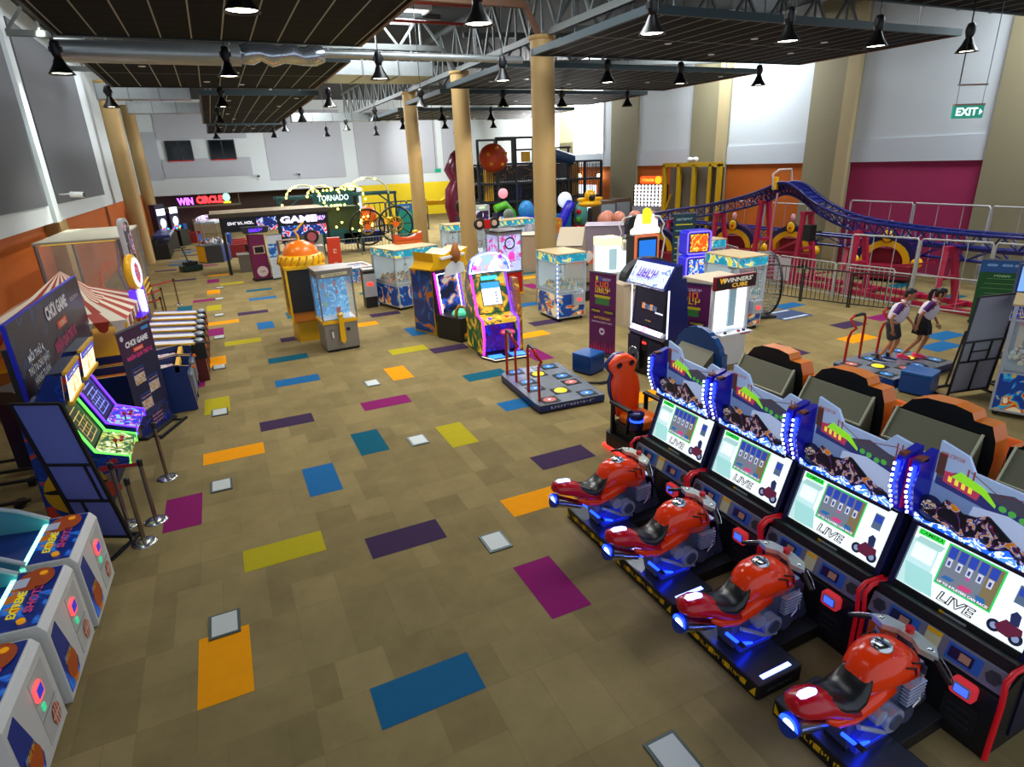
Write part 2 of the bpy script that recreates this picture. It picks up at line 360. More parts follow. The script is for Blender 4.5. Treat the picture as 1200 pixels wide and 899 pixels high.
def cloud(x0, x1, y0, y1, label, z=7.5):
    t = thing('ceiling_panel', label, 'ceiling panel', ((x0+x1)/2, (y0+y1)/2, z), group='suspended black ceiling panels')
    w, d = (x1-x0)/2, (y1-y0)/2
    b = MB(); b.bx(-w, w, -d, d, 0, .05, CG); b.build('panel', t)
    b = MB()
    for s_ in (-1, 1):
        b.bx(-w-.05, w+.05, s_*d-.04, s_*d+.04, -.03, .14, TEAL); b.bx(s_*w-.04, s_*w+.04, -d, d, -.03, .14, TRB if s_ > 0 else TEAL)
    for yy in (-d*.6, d*.6): b.bx(-w, w, yy-.04, yy+.04, .06, .16, TEAL)
    b.build('frame', t)
    b = MB()
    for sx in (-.8, .8):
        for sy in (-.8, .8): b.cyl((sx*w, sy*d, .1), (sx*w, sy*d, ROOF-z-.1), .012, STL, n=5)
    b.build('suspension_rod', t)
    b = MB()
    for k in range(5): xx = random.uniform(-w+.6, w-.6); yy = random.uniform(-d+.6, d-.6); b.lathe([(0, -.012), (.09, -.012), (.1, 0)], WHT, (xx, yy, -.005), n=12)
    b.build('downlight', t)
cloud(-2.35, 3.9, 5.5, 16.7, 'black ceiling panel at upper left, the nearest on that side')
cloud(-2.4, 4.1, 19.1, 25.4, 'black ceiling panel over the left aisle, second from the camera')
cloud(.2, 4.5, 27.6, 43.1, 'black ceiling panel over the left aisle, third from the camera')
cloud(.4, 5.0, 44.7, 53.6, 'black ceiling panel over the left aisle, farthest from the camera')
cloud(8.9, 19.5, 11.8, 17.1, 'black ceiling panel jutting above the racing games, largest at upper right')
cloud(9.1, 19.7, 19.2, 24.8, 'black ceiling panel right of the nearest tan column, second on the right')
cloud(9.4, 20, 26.5, 31.7, 'black ceiling panel third from the camera on the right')
cloud(9.9, 21, 35, 42, 'black ceiling panel farthest from the camera on the right')
cloud(11.5, 22, 3.6, 9.6, 'black ceiling panel edge at the very top right')
# trusses
def truss(p, q, dz, mt, label, n=10):
    t = thing('roof_truss', label, 'truss', p)
    p = Vector(p); q = Vector(q); d = q-p
    b = MB(); b.bar((0, 0, 0), d, .16, .18, mt); b.build('bottom_chord', t)
    b = MB(); b.bar((0, 0, dz), d+Vector((0, 0, dz)), .16, .18, mt); b.build('top_chord', t)
    b = MB()
    for i in range(n):
        a = d*(i/n); c = d*((i+.5)/n); e = d*((i+1)/n)
        b.bar(a, c+Vector((0, 0, dz)), .08, .08, mt); b.bar(c+Vector((0, 0, dz)), e, .08, .08, mt); b.bar(c, c+Vector((0, 0, dz)), .06, .06, mt)
    b.build('web_bracing', t)
truss((9.9, 3, 8.25), (9.9, 50, 8.25), 1.6, TRS, 'long grey roof truss resting on the tan columns', 26)
for k, (y, w_) in enumerate(((18.3, 'over the nearest tan column'), (25.7, 'over the middle tan column'), (33.1, 'over the third tan column'))):
    truss((-4.9, y, 9.0), (9.3, y, 9.0), 1.1, TRB if k == 0 else TRS, 'roof truss crossing to the left wall '+w_, 8)
    b = MB(); b.bar((9.3, y, 9.0), (9.75, y, 8.2), .14, .14, TRB if k == 0 else TRS)
    tag(b.build('corner_brace'), 'slanting steel brace down to the column top '+w_, 'brace')
for k, (y, w_) in enumerate(((18.2, 'first'), (25.6, 'second'), (33.2, 'third'))):
    truss((10.2, y, 8.4), (23.8, y, 8.9), 1.1, TRS, 'roof truss crossing to the right wall, %s from the camera' % w_, 8)
# ducts and pipes
DUC = mat('galvanised_duct', '#a9b0b0', .35, .7, noise=.15, nscale=4); FOIL = mat('foil_wrap', '#b9c2cc', .2, .9, noise=.4, nscale=14)
t = thing('round_duct', 'silver round air duct between the two nearest left ceiling panels', 'air duct', (0, 18.0, 7.4))
b = MB(); b.cyl((-2.6, 0, 0), (1.2, 0, 0), .24, DUC, n=18); b.build('duct_body', t)
b = MB(); b.tube([(1.2+.25*i, .03*(-1)**i, .04*(i % 3)) for i in range(9)], [.2+.06*(i % 2) for i in range(9)], FOIL, n=12); b.build('foil_sleeve', t)
for x in (-2, 1, 4, 7.5): b = MB(); b.cyl((x, 0, .2), (x, 0, 3.01), .015, STL, n=5); b.build('hanger_rod', t)
b = MB(); b.cyl((3.2, 0, .1), (9, 0, .1), .1, DUC, n=12); b.build('pipe', t)
def duct(x0, x1, y0, y1, z0, z1, label):
    b = MB(); b.bx(x0, x1, y0, y1, z0, z1, DUC)
    L_ = x1-x0 > y1-y0; n = int(max(x1-x0, y1-y0)/1.2)
    for i in range(n+1):
        if L_: xx = x0+(x1-x0)*i/max(1, n); b.bx(xx-.03, xx+.03, y0-.03, y1+.03, z0-.03, z1+.03, STL)
        else: yy = y0+(y1-y0)*i/max(1, n); b.bx(x0-.03, x1+.03, yy-.03, yy+.03, z0-.03, z1+.03, STL)
    t = thing('rectangular_duct', label, 'air duct', ((x0+x1)/2, (y0+y1)/2, z0)); o = b.build('duct_body', t); o.location = (-(x0+x1)/2, -(y0+y1)/2, -z0)
    for k in (-1, 1):
        b = MB(); px_ = k*(x1-x0)*.4 if L_ else 0; py_ = 0 if L_ else k*(y1-y0)*.4; b.cyl((px_, py_, z1-z0-.01), (px_, py_, ROOF-z0+.01), .02, STL, n=5); b.build('hanger_rod', t)
duct(4.6, 8.8, 25.6, 28.2, 8.0, 8.5, 'wide silver rectangular duct reaching toward the middle column')
duct(-3.8, -.2, 33.5, 34.3, 7.9, 8.5, 'white lit rectangular duct at the left, beyond the second ceiling panel')
duct(-3.8, 1.5, 46, 46.8, 8.3, 8.9, 'rectangular duct at the left in front of the dark windows')
duct(5.4, 13, 44, 44.8, 7.6, 8.1, 'long rectangular duct along the far end beside the last panel')
duct(12.2, 20.6, 17.8, 18.5, 7.9, 8.4, 'silver duct above the gap behind the nearest right ceiling panel')
duct(12.5, 19.5, 10.4, 11.1, 7.9, 8.5, 'dark silver duct over the top edge at upper right')
duct(12.2, 20.6, 25.4, 26.0, 7.9, 8.3, 'silver duct above the gap behind the second right ceiling panel')
for k, (z, y) in enumerate(((9.6, 21.5), (9.3, 27.2), (9.4, 23.2))):
    b = MB(); b.cyl((4.5, y, z), (9.4, y, z), .05, mat('sprinkler_red', '#8c2418', .4), n=8)
    tag(b.build('sprinkler_pipe'), ['upper', 'far', 'middle'][k]+' red sprinkler pipe under the roof left of the columns', 'pipe')
# high bay lamps
LAMPB = mat("lamp_shade_black", "#0e0f10", .35); BULB = glow("lamp_bulb", "#fff6df", 14)
def make_lamp():
    t = thing('high_bay_lamp', 'x', 'lamp', (0, 0, 0), group='black high bay lamps hanging from the roof')
    b = MB(); b.lathe([(.07, .3), (.09, .26), (.13, .16), (.24, 0), (.25, -.01), (.235, 0), (.12, .15), (0, .2)], LAMPB, n=20); b.build('lamp_shade', t)
    b = MB(); b.lathe([(0, .03), (.21, .025), (.215, .03)], BULB, n=18); b.build('lamp_lens', t)
    b = MB(); b.lathe([(0, .62), (.07, .61), (.1, .54), (.1, .38), (.07, .3), (0, .3)], BLK, n=14); b.bx(-.12, .12, -.05, .05, .4, .5, BLK); b.build('ballast_housing', t)
    b = MB(); b.cyl((0, 0, .6), (0, 0, 3.64), .012, BLK, n=5); b.build('hanging_rod', t)
    return t
lamp0 = make_lamp(); LN = 0
LX = {-2.4: 'along the left wall', .8: 'over the left aisle', 4.3: 'beside the left ceiling panels', 7.7: 'left of the column row', 11.1: 'right of the column row', 13.8: 'over the right block of games', 17.1: 'over the coaster side'}
LY = {10.1: 'nearest', 16.6: 'second nearest', 24.0: 'third nearest', 31.4: 'fourth nearest', 38.6: 'fifth nearest', 45.5: 'farthest'}
for x in LX:
    for y in LY:
        if (x == -2.4 and y in (10.1, 38.6, 45.5, 31.4)) : continue
        o = lamp0 if LN == 0 else dup(lamp0)
        o.location = (x, y, 6.75); o['label'] = 'black high bay lamp %s, %s to the camera' % (LX[x], LY[y]); LN += 1
        pl = bpy.data.lights.new('lamp_light', 'SPOT'); pl.energy = (420 if y < 12 and x > 7 else 190 if y < 12 else 260 if y < 20 else 420); pl.color = (1, .95, .84); pl.spot_size = radians(130); pl.spot_blend = .6; pl.shadow_soft_size = .09
        po = bpy.data.objects.new('lamp_light', pl); COL.objects.link(po); po.location = (x, y, 6.74)
# ---------------------------------------------------------------- four motorcycle racing machines (front faces local -y, built once)
TANK = mat('bike_paint_red', '#f23c0e', .16, noise=.05, nscale=3); TAILR = mat('bike_paint_crimson', '#b80d1e', .2)
ENG = mat('engine_plastic', '#5c6580', .3, .6); ENGB = mat('engine_plastic_pale', '#b8c0d8', .25, .5); LBAR = glow('footrest_light', '#7f8fff', 4)
DECALY = ink('#e9b800'); HIVIZ = lit('#f1f6f8', .85); SCRN = lit('#e6f0f2', .95)
SKYP = lit('#93a9cc', .45)
def make_bike_machine():
    t = thing('motorcycle_arcade_machine', 'x', 'arcade machine', group=None)
    # platform
    b = MB(); b.prism(rrect(-.53, .53, 0, .56, .03), 'z', .0, .16, BLK); b.bx(-.52, .52, .01, .55, .158, .165, mat('tread_metal', '#54595f', .3, .8))
    b.bx(-.24, .24, .55, 1.2, 0, .14, BLK); b.bx(-.24, .24, .55, 1.2, .14, .146, DRK)
    for i in range(9):
        x = -.42+i*.105
        b.quad((x, -.002, .05), (x+.06, -.002, .05), (x+.075, -.002, .115), (x+.015, -.002, .115), DECALY if i % 2 else BLK)
    b.text('~13', (0, -.001, .085), X, Z, .07, DECALY, width=.72, lift=.004)
    for s_ in (-1, 1):
        b.add([(s_*.5, -.003, .03), (s_*.43, -.003, .03), (s_*.5, -.003, .14)], [(0, 1, 2)], DECALY)
        b.text('~7', (s_*.531, .28, .08), Y if s_ > 0 else NY, Z, .05, mat('decal_grey', '#7c8494', .5), width=.34)
    b.build('platform', t, .008)
    for s_ in (-1, 1):
        b = MB(); b.bx(s_*.46-.022, s_*.46+.022, .1, .46, .165, .172, LBAR); b.build('footrest_light', t)
    # motorcycle: engine block body with sub-parts
    b = MB()
    prof = [(.1, .2), (.5, .13), (.98, .2), (1.0, .62), (.86, .72), (.5, .6), (.2, .56), (.05, .5)]
    b.prism(prof, 'x', -.1, .1, ENG)
    b.prism([(.15, .16), (.55, .16), (.62, .3), (.5, .42), (.12, .36)], 'x', -.15, .15, mat('engine_clear_blue', '#1c2aa8', .15, 0, emit=.35))
    for s_ in (-1, 1):
        b.cyl((s_*.1, .52, .36), (s_*.19, .52, .36), .11, ENGB, n=18); b.cyl((s_*.19, .52, .36), (s_*.205, .52, .36), .07, ENG, n=16)
        b.cyl((s_*.1, .36, .46), (s_*.17, .36, .46), .07, ENGB, n=14); b.cyl((s_*.1, .72, .3), (s_*.17, .72, .3), .08, ENG, n=14)
        for k in range(6): b.bx(s_*.135-.035, s_*.135+.035, .68+.0*k, .9, .4+.035*k, .415+.035*k, ENGB)
        b.tube([(s_*.13, .15, .44), (s_*.16, .3, .36), (s_*.17, .42, .28), (s_*.14, .62, .2)], .022, ENGB)
        b.tube([(s_*.12, .9, .62), (s_*.16, .86, .4), (s_*.13, .7, .22)], .02, CHR)
        b.tube([(s_*.12, -.02, .45), (s_*.17, .12, .3), (s_*.14, .3, .22)], .018, NBLU)
        b.bx(s_*.13-.02, s_*.13+.02, .2, .5, .2, .215, NBLU)
        b.bar((s_*.15, .1, .33), (s_*.24, .1, .33), .05, .02, BLK)
    b.bar((0, .88, .7), (0, 1.06, .2), .2, .1, ENG); b.bx(-.1, .1, .1, .7, .15, .2, BLK)
    eng = b.build('motorcycle_frame', t, .006)
    # tank: lofted body
    rings = []
    for y, w, zc, h in ((.15, .06, .66, .06), (.19, .12, .72, .14), (.27, .165, .78, .19), (.38, .2, .80, .21), (.52, .215, .8, .21), (.68, .2, .76, .2), (.8, .15, .7, .17), (.88, .07, .66, .1)):
        r_ = []
        for i in range(20):
            a = 2*pi*i/20; cx = cos(a); sz = sin(a)
            ww = w*(1 if sz > -.2 else .72)
            r_.append((ww*(abs(cx)**.75)*(1 if cx >= 0 else -1), y, zc+h*(abs(sz)**.85)*(1 if sz >= 0 else -1)))
        rings.append(r_)
    b = MB(); b.loft(rings, TANK)
    for s_ in (-1, 1):   # side cowls sweeping under the seat
        b.loft([[(s_*(.1+.07*cos(a)*k), y, z+.09*sin(a)*k) for a in [2*pi*i/10 for i in range(10)]] for y, z, k in ((.5, .66, .9), (.3, .6, .9), (.1, .54, .7), (-.08, .58, .5), (-.2, .66, .3))], TANK)
    tk = b.build('fuel_tank', eng)
    for s_ in (-1, 1):
        b = MB()
        for k in (0, 1):
            y0 = .5+.09*k; zz = .88
            p = [(s_*(.192-.012*k), y0, zz+.045), (s_*(.208-.012*k), y0+.1, zz+.01), (s_*(.2-.014*k), y0+.13, zz-.09)]
            b.tube(p, .008, BLK, n=5)
        b.build('side_emblem', eng)
    b = MB(); b.lathe([(0, .03), (.055, .03), (.075, .015), (.085, 0), (.085, -.02)], CHR, (0, .46, 1.008), n=20); b.bx(-.05, .05, .455, .465, 1.035, 1.042, BLK)
    b.build('filler_cap', eng)
    b = MB(); b.loft([[(w*cos(a), y, z+h*sin(a)) for a in [2*pi*i/14 for i in range(14)]] for y, w, z, h in ((-.27, .05, .85, .02), (-.2, .11, .81, .05), (-.08, .155, .735, .06), (.04, .17, .69, .07), (.13, .165, .72, .07), (.2, .14, .8, .05), (.23, .12, .86, .02))], SEAT)
    b.build('seat', eng)
    b = MB(); b.loft([[(w*cos(a), y, z+h*(sin(a) if sin(a) > 0 else .8*sin(a))) for a in [2*pi*i/16 for i in range(16)]] for y, w, z, h in ((-.5, .05, .84, .04), (-.45, .115, .84, .085), (-.33, .145, .81, .11), (-.2, .15, .76, .11), (-.02, .17, .66, .09), (.12, .16, .6, .08))], TAILR)
    b.build('tail_cowl', eng)
    b = MB(); b.loft([[(.035*k*cos(a), y, z+.02*sin(a)) for a in [2*pi*i/12 for i in range(12)]] for y, z, k in ((-.44, .93, .6), (-.4, .93, 1), (-.3, .915, 1), (-.26, .9, .5))], glow('bike_tail_light', '#7f97ff', 6)); b.build('tail_light', eng)
    b = MB(); b.cyl((0, -.48, .67), (0, -.1, .5), .085, CHR, r1=.05, n=18); b.cyl((0, -.5, .68), (0, -.47, .667), .09, BLU, n=18); b.lathe([(0, 0), (.05, 0)], glow('exhaust_lamp', '#a8c4ff', 9), (0, -.502, .68), n=16, ax='y')
    b.lathe([(.05, 0), (.085, 0)], glow('exhaust_ring', '#1838ff', 6), (0, -.502, .68), n=20, ax='y'); b.build('exhaust', eng)
    b = MB(); b.prism([(-.28, .0), (-.2, .1), (-.05, .13), (.05, .13), (.2, .1), (.28, 0), (.15, -.03), (.06, .03), (-.06, .03), (-.15, -.03)], 'z', .93, .98, mat('bar_clamp_silver', '#c3cbc0', .3, .5), None)
    b.M = Matrix.Translation((0, .72, .0)); b.v = [Matrix.Translation((0, .72, .02)) @ v for v in b.v]; b.M = Matrix()
    b.cyl((0, .8, 1.0), (0, .8, 1.04), .035, RED, n=16); b.cyl((0, .8, .8), (0, .8, .96), .05, ENG)
    for s_ in (-1, 1):
        b.cyl((s_*.24, .74, .97), (s_*.42, .66, .9), .019, BLK, n=10); b.tube([(s_*.26, .78, .97), (s_*.36, .74, .93), (s_*.42, .7, .9)], .007, CHR, n=5)
        b.sph((s_*.2, .76, .99), (.035, .03, .02), CHR, 10, 6)
    b.build('handlebar', eng)
    # screen cabinet
    b = MB()
    prof = [(1.14, 0), (1.14, .74), (1.2, .82), (1.40, .84), (1.66, 1.54), (1.62, 2.2), (2.1, 2.2), (2.1, 0)]
    b.prism([(1.14, 0), (1.14, .62), (1.44, .8), (1.70, 1.54), (2.05, 1.54), (2.05, 0)], 'x', -.56, .56, BLK)
    b.prism([(1.44, .1), (1.44, .8), (1.70, 1.5), (2.08, 1.5), (2.08, .1)], 'x', -.575, .575, mat('cabinet_blue_black', '#0a1030', .4))
    cab = b.build('cabinet', t, .01)
    for s_ in (-1, 1):
        b = MB(); b.tube([(s_*.575, 1.14, .02), (s_*.575, 1.14, .6), (s_*.575, 1.1, .84), (s_*.575, 1.18, .9), (s_*.575, 1.42, .88)], .022, mat('trim_red', '#c3121f', .3, emit=.15), n=6)
        b.build('edge_trim', t)
    def P(y0, z0, y1, z1):          # plane helper: returns fn(u in -1..1 across, v 0..1 up) and normal offset
        d = Vector((0, y1-y0, z1-z0)); L_ = d.length; n = Vector((0, -(z1-z0), y1-y0)).normalized()
        def f(x, v, o=0.): p = Vector((x, y0, z0))+d*v+n*o; return (p.x, p.y, p.z)
        return f, d.normalized(), L_
    # screen
    S, sd, sL = P(1.40, .86, 1.62, 1.52)
    b = MB(); BZ = mat('screen_bezel_navy', '#101c4c', .3)
    def slab(f, x0, x1, v0, v1, o0, o1, mt):
        vs = [f(x0, v0, o0), f(x1, v0, o0), f(x1, v1, o0), f(x0, v1, o0), f(x0, v0, o1), f(x1, v0, o1), f(x1, v1, o1), f(x0, v1, o1)]
        b.add(vs, [(0, 3, 2, 1), (4, 5, 6, 7), (0, 1, 5, 4), (1, 2, 6, 5), (2, 3, 7, 6), (3, 0, 4, 7)], mt)
    slab(S, -.565, .565, 0, .1, -.05, .03, BLK2); slab(S, -.565, .565, .93, 1, -.05, .03, BZ); slab(S, -.565, -.51, 0, 1, -.05, .035, BZ); slab(S, .51, .565, 0, 1, -.05, .035, BZ)
    slab(S, -.06, .12, .03, .06, .03, .034, mat('badge_grey', '#9aa0a4', .4)); slab(S, -.1, -.06, .03, .06, .03, .034, YEL)
    slab(S, -.56, -.4, 1.0, 1.03, -.04, .03, RED); slab(S, .4, .56, 1.0, 1.03, -.04, .03, RED)
    bez = b.build('screen_bezel', t, .004)
    b = MB(); 
    def q(x0, x1, v0, v1, mt, o=.004, sk=0.): b.add([S(x0, v0, o), S(x1, v0, o), S(x1+sk, v1, o), S(x0+sk, v1, o)], [(0, 1, 2, 3)], mt)
    q(-.515, .515, .1, .93, SCRN)
    q(-.51, -.28, .11, .74, lit('#bfe3e2', .8), .005); q(-.48, -.3, .48, .68, lit('#e8f4f2', .85), .006); q(-.49, -.27, .7, .78, lit('#a6cfc9', .8), .0055, .02); q(-.44, -.2, .12, .4, lit('#9fd6d2', .8), .006, -.06)
    q(-.49, -.27, .8, .875, lit('#31d848', .9), .006); b.text('CAMERA', S(-.38, .837, .004), X, sd, .045, lit('#0b5a1b', .5), width=.2)
    q(-.235, .215, .32, .87, lit('#25c45a', .9), .006)
    q(-.222, .202, .34, .85, lit('#7b8492', .6), .008); q(.1, .202, .34, .85, lit('#8a7a58', .55), .009)
    for i in range(5):
        x = -.21+i*.08; q(x, x+.062, .7, .84, lit('#2f4dbb', .6), .01); q(x+.01, x+.05, .58, .69, lit('#cfd6e6', .7), .01); q(x+.02, x+.04, .6, .66, lit('#3a4688', .6), .011)
    q(-.2, -.12, .42, .47, lit('#2f6fb0', .6), .01, .03); q(.1, .17, .36, .44, lit('#2f6fb0', .6), .011, -.02); q(-.06, .03, .4, .46, lit('#d0447e', .7), .01, .02); q(-.03, .0, .54, .57, lit('#d0449e', .7), .01)
    b.text('UP TO 4 PLAYERS CAN RACE!', S(-.01, .365, .008), X, sd, .03, lit('#ffffff', .9), width=.4)
    b.text('LIVE', S(-.02, .2, .004), X, sd, .115, lit('#22262b', .4), width=.27, slant=.15, off=.05); b.text('LIVE', S(-.02, .2, .007), X, sd, .115, lit('#eef4f4', .9), width=.27, slant=.15, off=-.012)
    q(.32, .41, .58, .8, lit('#5a708c', .6), .006); q(.33, .4, .68, .78, lit('#2f4dbb', .6), .008)
    # little motorcycle picture
    for cx, cv in ((.27, .22), (.43, .2)):
        b.add([S(cx+.05*cos(a), cv+.075*sin(a), .007) for a in [2*pi*i/18 for i in range(18)]], [tuple(range(18))], lit('#1d2742', .4)); b.add([S(cx+.026*cos(a), cv+.04*sin(a), .008) for a in [2*pi*i/12 for i in range(12)]], [tuple(range(12))], lit('#8fa0c8', .6))
    b.add([S(.27, .24, .009), S(.33, .36, .009), S(.38, .34, .009), S(.45, .33, .009), S(.46, .27, .009), S(.38, .17, .009), S(.31, .18, .009)], [tuple(range(7))], lit('#6a2440', .5))
    b.add([S(.36, .33, .01), S(.34, .44, .01), S(.37, .5, .01), S(.41, .47, .01), S(.42, .34, .01)], [tuple(range(5))], lit('#2a3460', .5))
    b.build('screen', bez)
    # console with speakers
    Cn, cdn, cL = P(1.16, .66, 1.22, .84)
    b = MB(); slab(Cn, -.555, .555, 0, 1, -.06, .02, mat('console_grey', '#7e869c', .35, .3)); slab(Cn, -.555, .555, 1.0, 1.5, -.2, 0, BLK)
    con = b.build('console_panel', t, .004)
    for s_ in (-1, 1):
        b = MB(); c0 = Cn(s_*.47, .52, .02); c1 = Cn(s_*.47, .52, .03); b.cyl(c0, c1, .06, mat('speaker_mesh', '#33363f', .7), n=6); b.build('speaker', con)
    b = MB()
    for s_ in (-1, 1):
        slab(Cn, s_*.25-.13, s_*.25+.13, .15, .9, .02, .024, mat('panel_blue', '#2464c8', .3)); slab(Cn, s_*.25-.11, s_*.25+.07, .28, .78, .024, .028, mat('gauge_navy', '#0c1c4c', .25)); slab(Cn, s_*.25-.03, s_*.25+.05, .35, .7, .028, .031, mat('gauge_print', '#b98a78', .5, noise=.5, nscale=60))
    slab(Cn, -.06, .06, .1, 1.0, .022, .026, mat('sticker_cream', '#cfcda0', .6)); slab(Cn, -.06, .06, .8, 1.0, .026, .028, YEL); b.build('instrument_panel', con)
    b = MB(); b.bx(-.52, -.06, 1.12, 1.15, .3, .64, mat('panel_navy2', '#14265e', .35)); b.bx(-.50, -.24, 1.115, 1.13, .38, .62, ORG); b.text('M', (-.37, 1.115, .5), X, Z, .2, mat('decal_pale_blue', '#a9c6e6', .4)); b.build('side_artwork', t)
    b = MB(); b.prism(rrect(.24, .42, .47, .62, .03), 'y', 1.08, 1.15, mat('reader_housing', '#c8303a', .3, emit=.5)); b.prism(rrect(.265, .395, .5, .6, .02), 'y', 1.07, 1.085, GRY)
    b.bx(.28, .38, 1.064, 1.072, .515, .585, lit('#3a58ff', 1.6)); rd = b.build('card_reader', t); 
    b = MB(); b.bx(.2, .46, 1.13, 1.145, .12, .4, BLK2)
    for k in range(3): b.bx(.24, .42, 1.122, 1.13, .18+.07*k, .2+.07*k, DRK)
    b.build('coin_door', t)
    # marquee: backdrop board, wings, rider cut-out
    b = MB(); M_ = MB
    top = [(-.5, 1.56), (.5, 1.56), (.5, 2.17), (.32, 2.2), (.24, 2.1), (-.2, 2.12), (-.27, 2.24), (-.5, 2.3)]
    b.prism(top, 'y', 1.62, 1.65, SKYP)
    bd = b.build('backdrop_board', t)
    b = MB()
    def fq(pts, mt, o): b.add([(x, 1.62-o, z) for x, z in pts], [tuple(range(len(pts)))], mt)
    fq([(-.48, 1.9), (.48, 1.8), (.48, 1.98), (.3, 2.0), (.1, 2.06), (-.1, 2.0), (-.3, 2.08), (-.48, 2.0)], lit('#4b4b5c', .35), .003)
    fq([(-.48, 1.9), (-.1, 1.86), (.48, 1.76), (.48, 1.84), (.1, 1.93), (-.2, 1.99), (-.48, 1.96)], lit('#34397a', .35), .005)
    fq([(-.5, 1.56), (.5, 1.56), (.5, 1.8), (-.5, 1.93)], lit('#6f87b4', .45), .004)
    fq([(-.2, 1.6), (.4, 1.58), (.45, 1.8), (.1, 1.88), (-.15, 1.84)], lit('#a9b9d8', .6), .006)
    for x in (-.25, .36):
        for dx in (0, .045): fq([(x+dx, 1.94), (x+dx+.014, 1.94), (x+dx+.014, 2.14), (x+dx, 2.14)], lit('#8c3b3a', .4), .008)
    for a, c in (((-.23, 2.13), (.0, 2.02)), ((0, 2.02), (.36, 2.1)), ((.38, 2.1), (.5, 2.0))):
        fq([a, (a[0], a[1]-.008), (c[0], c[1]-.008), c], lit('#6a3a48', .4), .008)
    fq([(-.42, 1.95), (-.14, 1.9), (-.12, 1.98), (-.3, 2.06), (-.42, 2.05)], lit('#b23a58', .5), .01); fq([(-.36, 2.02), (-.12, 1.97), (.0, 1.9), (.0, 1.93), (-.1, 2.03), (-.3, 2.09)], lit('#8fe02a', .6), .012)
    for k in range(4): fq([(-.38+.055*k, 1.97-.01*k), (-.35+.055*k, 1.965-.01*k), (-.35+.055*k, 2.015-.01*k), (-.38+.055*k, 2.02-.01*k)], lit('#f2e04a', .6), .014)
    for x, z in ((.05, 1.92), (.12, 1.91), (.2, 1.89), (.27, 1.9)): b.add([(x+.03*cos(a), 1.61, z+.028*sin(a)) for a in [2*pi*i/10 for i in range(10)]], [tuple(range(10))], lit('#4fae4a', .5))
    fq([(-.49, 2.0), (-.42, 2.0), (-.42, 2.2), (-.49, 2.2)], lit('#5a3a30', .35), .01)
    b.text('~10', (-.38, 1.61, 2.2), X, Z, .05, lit('#9a2c1a', .4), width=.19)
    b.build('city_artwork', bd)
    for s_ in (-1, 1):
        b = MB(); b.prism([(1.5, 1.56), (1.64, 1.56), (1.64, 2.2), (1.4, 2.14), (1.36, 1.9), (1.44, 1.6)], 'x', s_*.5, s_*.575, mat('wing_blue', '#1518a0', .3, emit=.1), None)
        b.bx(s_*.53-.03, s_*.53+.03, 1.41, 1.5, 2.13, 2.17, mat('wing_cap', '#7a3a28', .5))
        if s_ > 0: b.bx(.57, .585, 1.45, 1.62, 1.62, 2.12, mat('wing_magenta', '#a0105a', .3, emit=.25))
        w = b.build('marquee_wing', t, .004)
        b = MB(); pts = [(s_*.535, 1.46, 1.62), (s_*.535, 1.38, 1.88), (s_*.535, 1.37, 2.1)]; b.tube(pts, .022, glow('wing_glow', '#1428ff', 4), n=6)
        for k in range(9):
            v = k/8; b.box((s_*.535, 1.42-.08*min(1, v*2)-.02, 1.64+.45*v), (.016, .016, .022), NWHT)
        b.build('led_strip', w)
    b = MB(); b.bx(-.5, .5, 1.44, 1.62, 1.54, 1.575, NVY); b.box((0, 1.44, 1.56), (.2, .02, .02), DRK)
    for cx, cz, r in ((-.42, 1.72, .11), (-.12, 1.66, .1), (.1, 1.64, .09), (.34, 1.62, .07)):
        b.cyl((cx, 1.5, cz), (cx, 1.52, cz), r, mat('wheel_art', '#16245c', .3), n=22); b.cyl((cx, 1.495, cz), (cx, 1.5, cz), r*.6, art('wheel_hub_art', ['#20284a', '#d9a23a', '#e8eef8', '#16245c'], 18, .3), n=18)
    body = art('rider_art', ['#10131c', '#262a3e', '#8c1c20', '#1f3f9a', '#d8d8dc', '#e89020'], 9, .2, 1.2)
    b.prism([(-.46, 1.68), (-.36, 1.74), (-.3, 1.86), (-.22, 1.84), (-.16, 1.8), (-.06, 1.82), (.02, 1.88), (.08, 1.84), (.2, 1.76), (.32, 1.7), (.42, 1.68), (.46, 1.6), (.2, 1.58), (-.1, 1.6), (-.3, 1.64)], 'y', 1.48, 1.5, body)
    b.prism([(-.5, 1.58), (.5, 1.56), (.5, 1.6), (.42, 1.66), (.3, 1.6), (.22, 1.68), (.1, 1.6), (0, 1.66), (-.12, 1.6), (-.25, 1.64), (-.4, 1.6), (-.5, 1.64)], 'y', 1.455, 1.465, art('splash_art', ['#1c5cff', '#bfe0ff', '#ffffff', '#4a8cff'], 9, 1.2))
    b.build('rider_cutout', t)
    return t
bm = make_bike_machine(); bm['label'] = 'red motorcycle racing machine with LIVE screen, farthest of the four, beside the orange seat'
bm.location = (3.64, 5.77, 0); bm.rotation_euler = (0, 0, radians(-90))
dup(bm, (3.64, 4.57, 0), -90, 'red motorcycle racing machine with LIVE screen, second from the orange racing seat')
dup(bm, (3.62, 3.37, 0), -90, 'red motorcycle racing machine with LIVE screen, third from the orange racing seat')
dup(bm, (3.64, 2.17, 0), -90, 'red motorcycle racing machine nearest the camera, its screen cut by the photo edge')
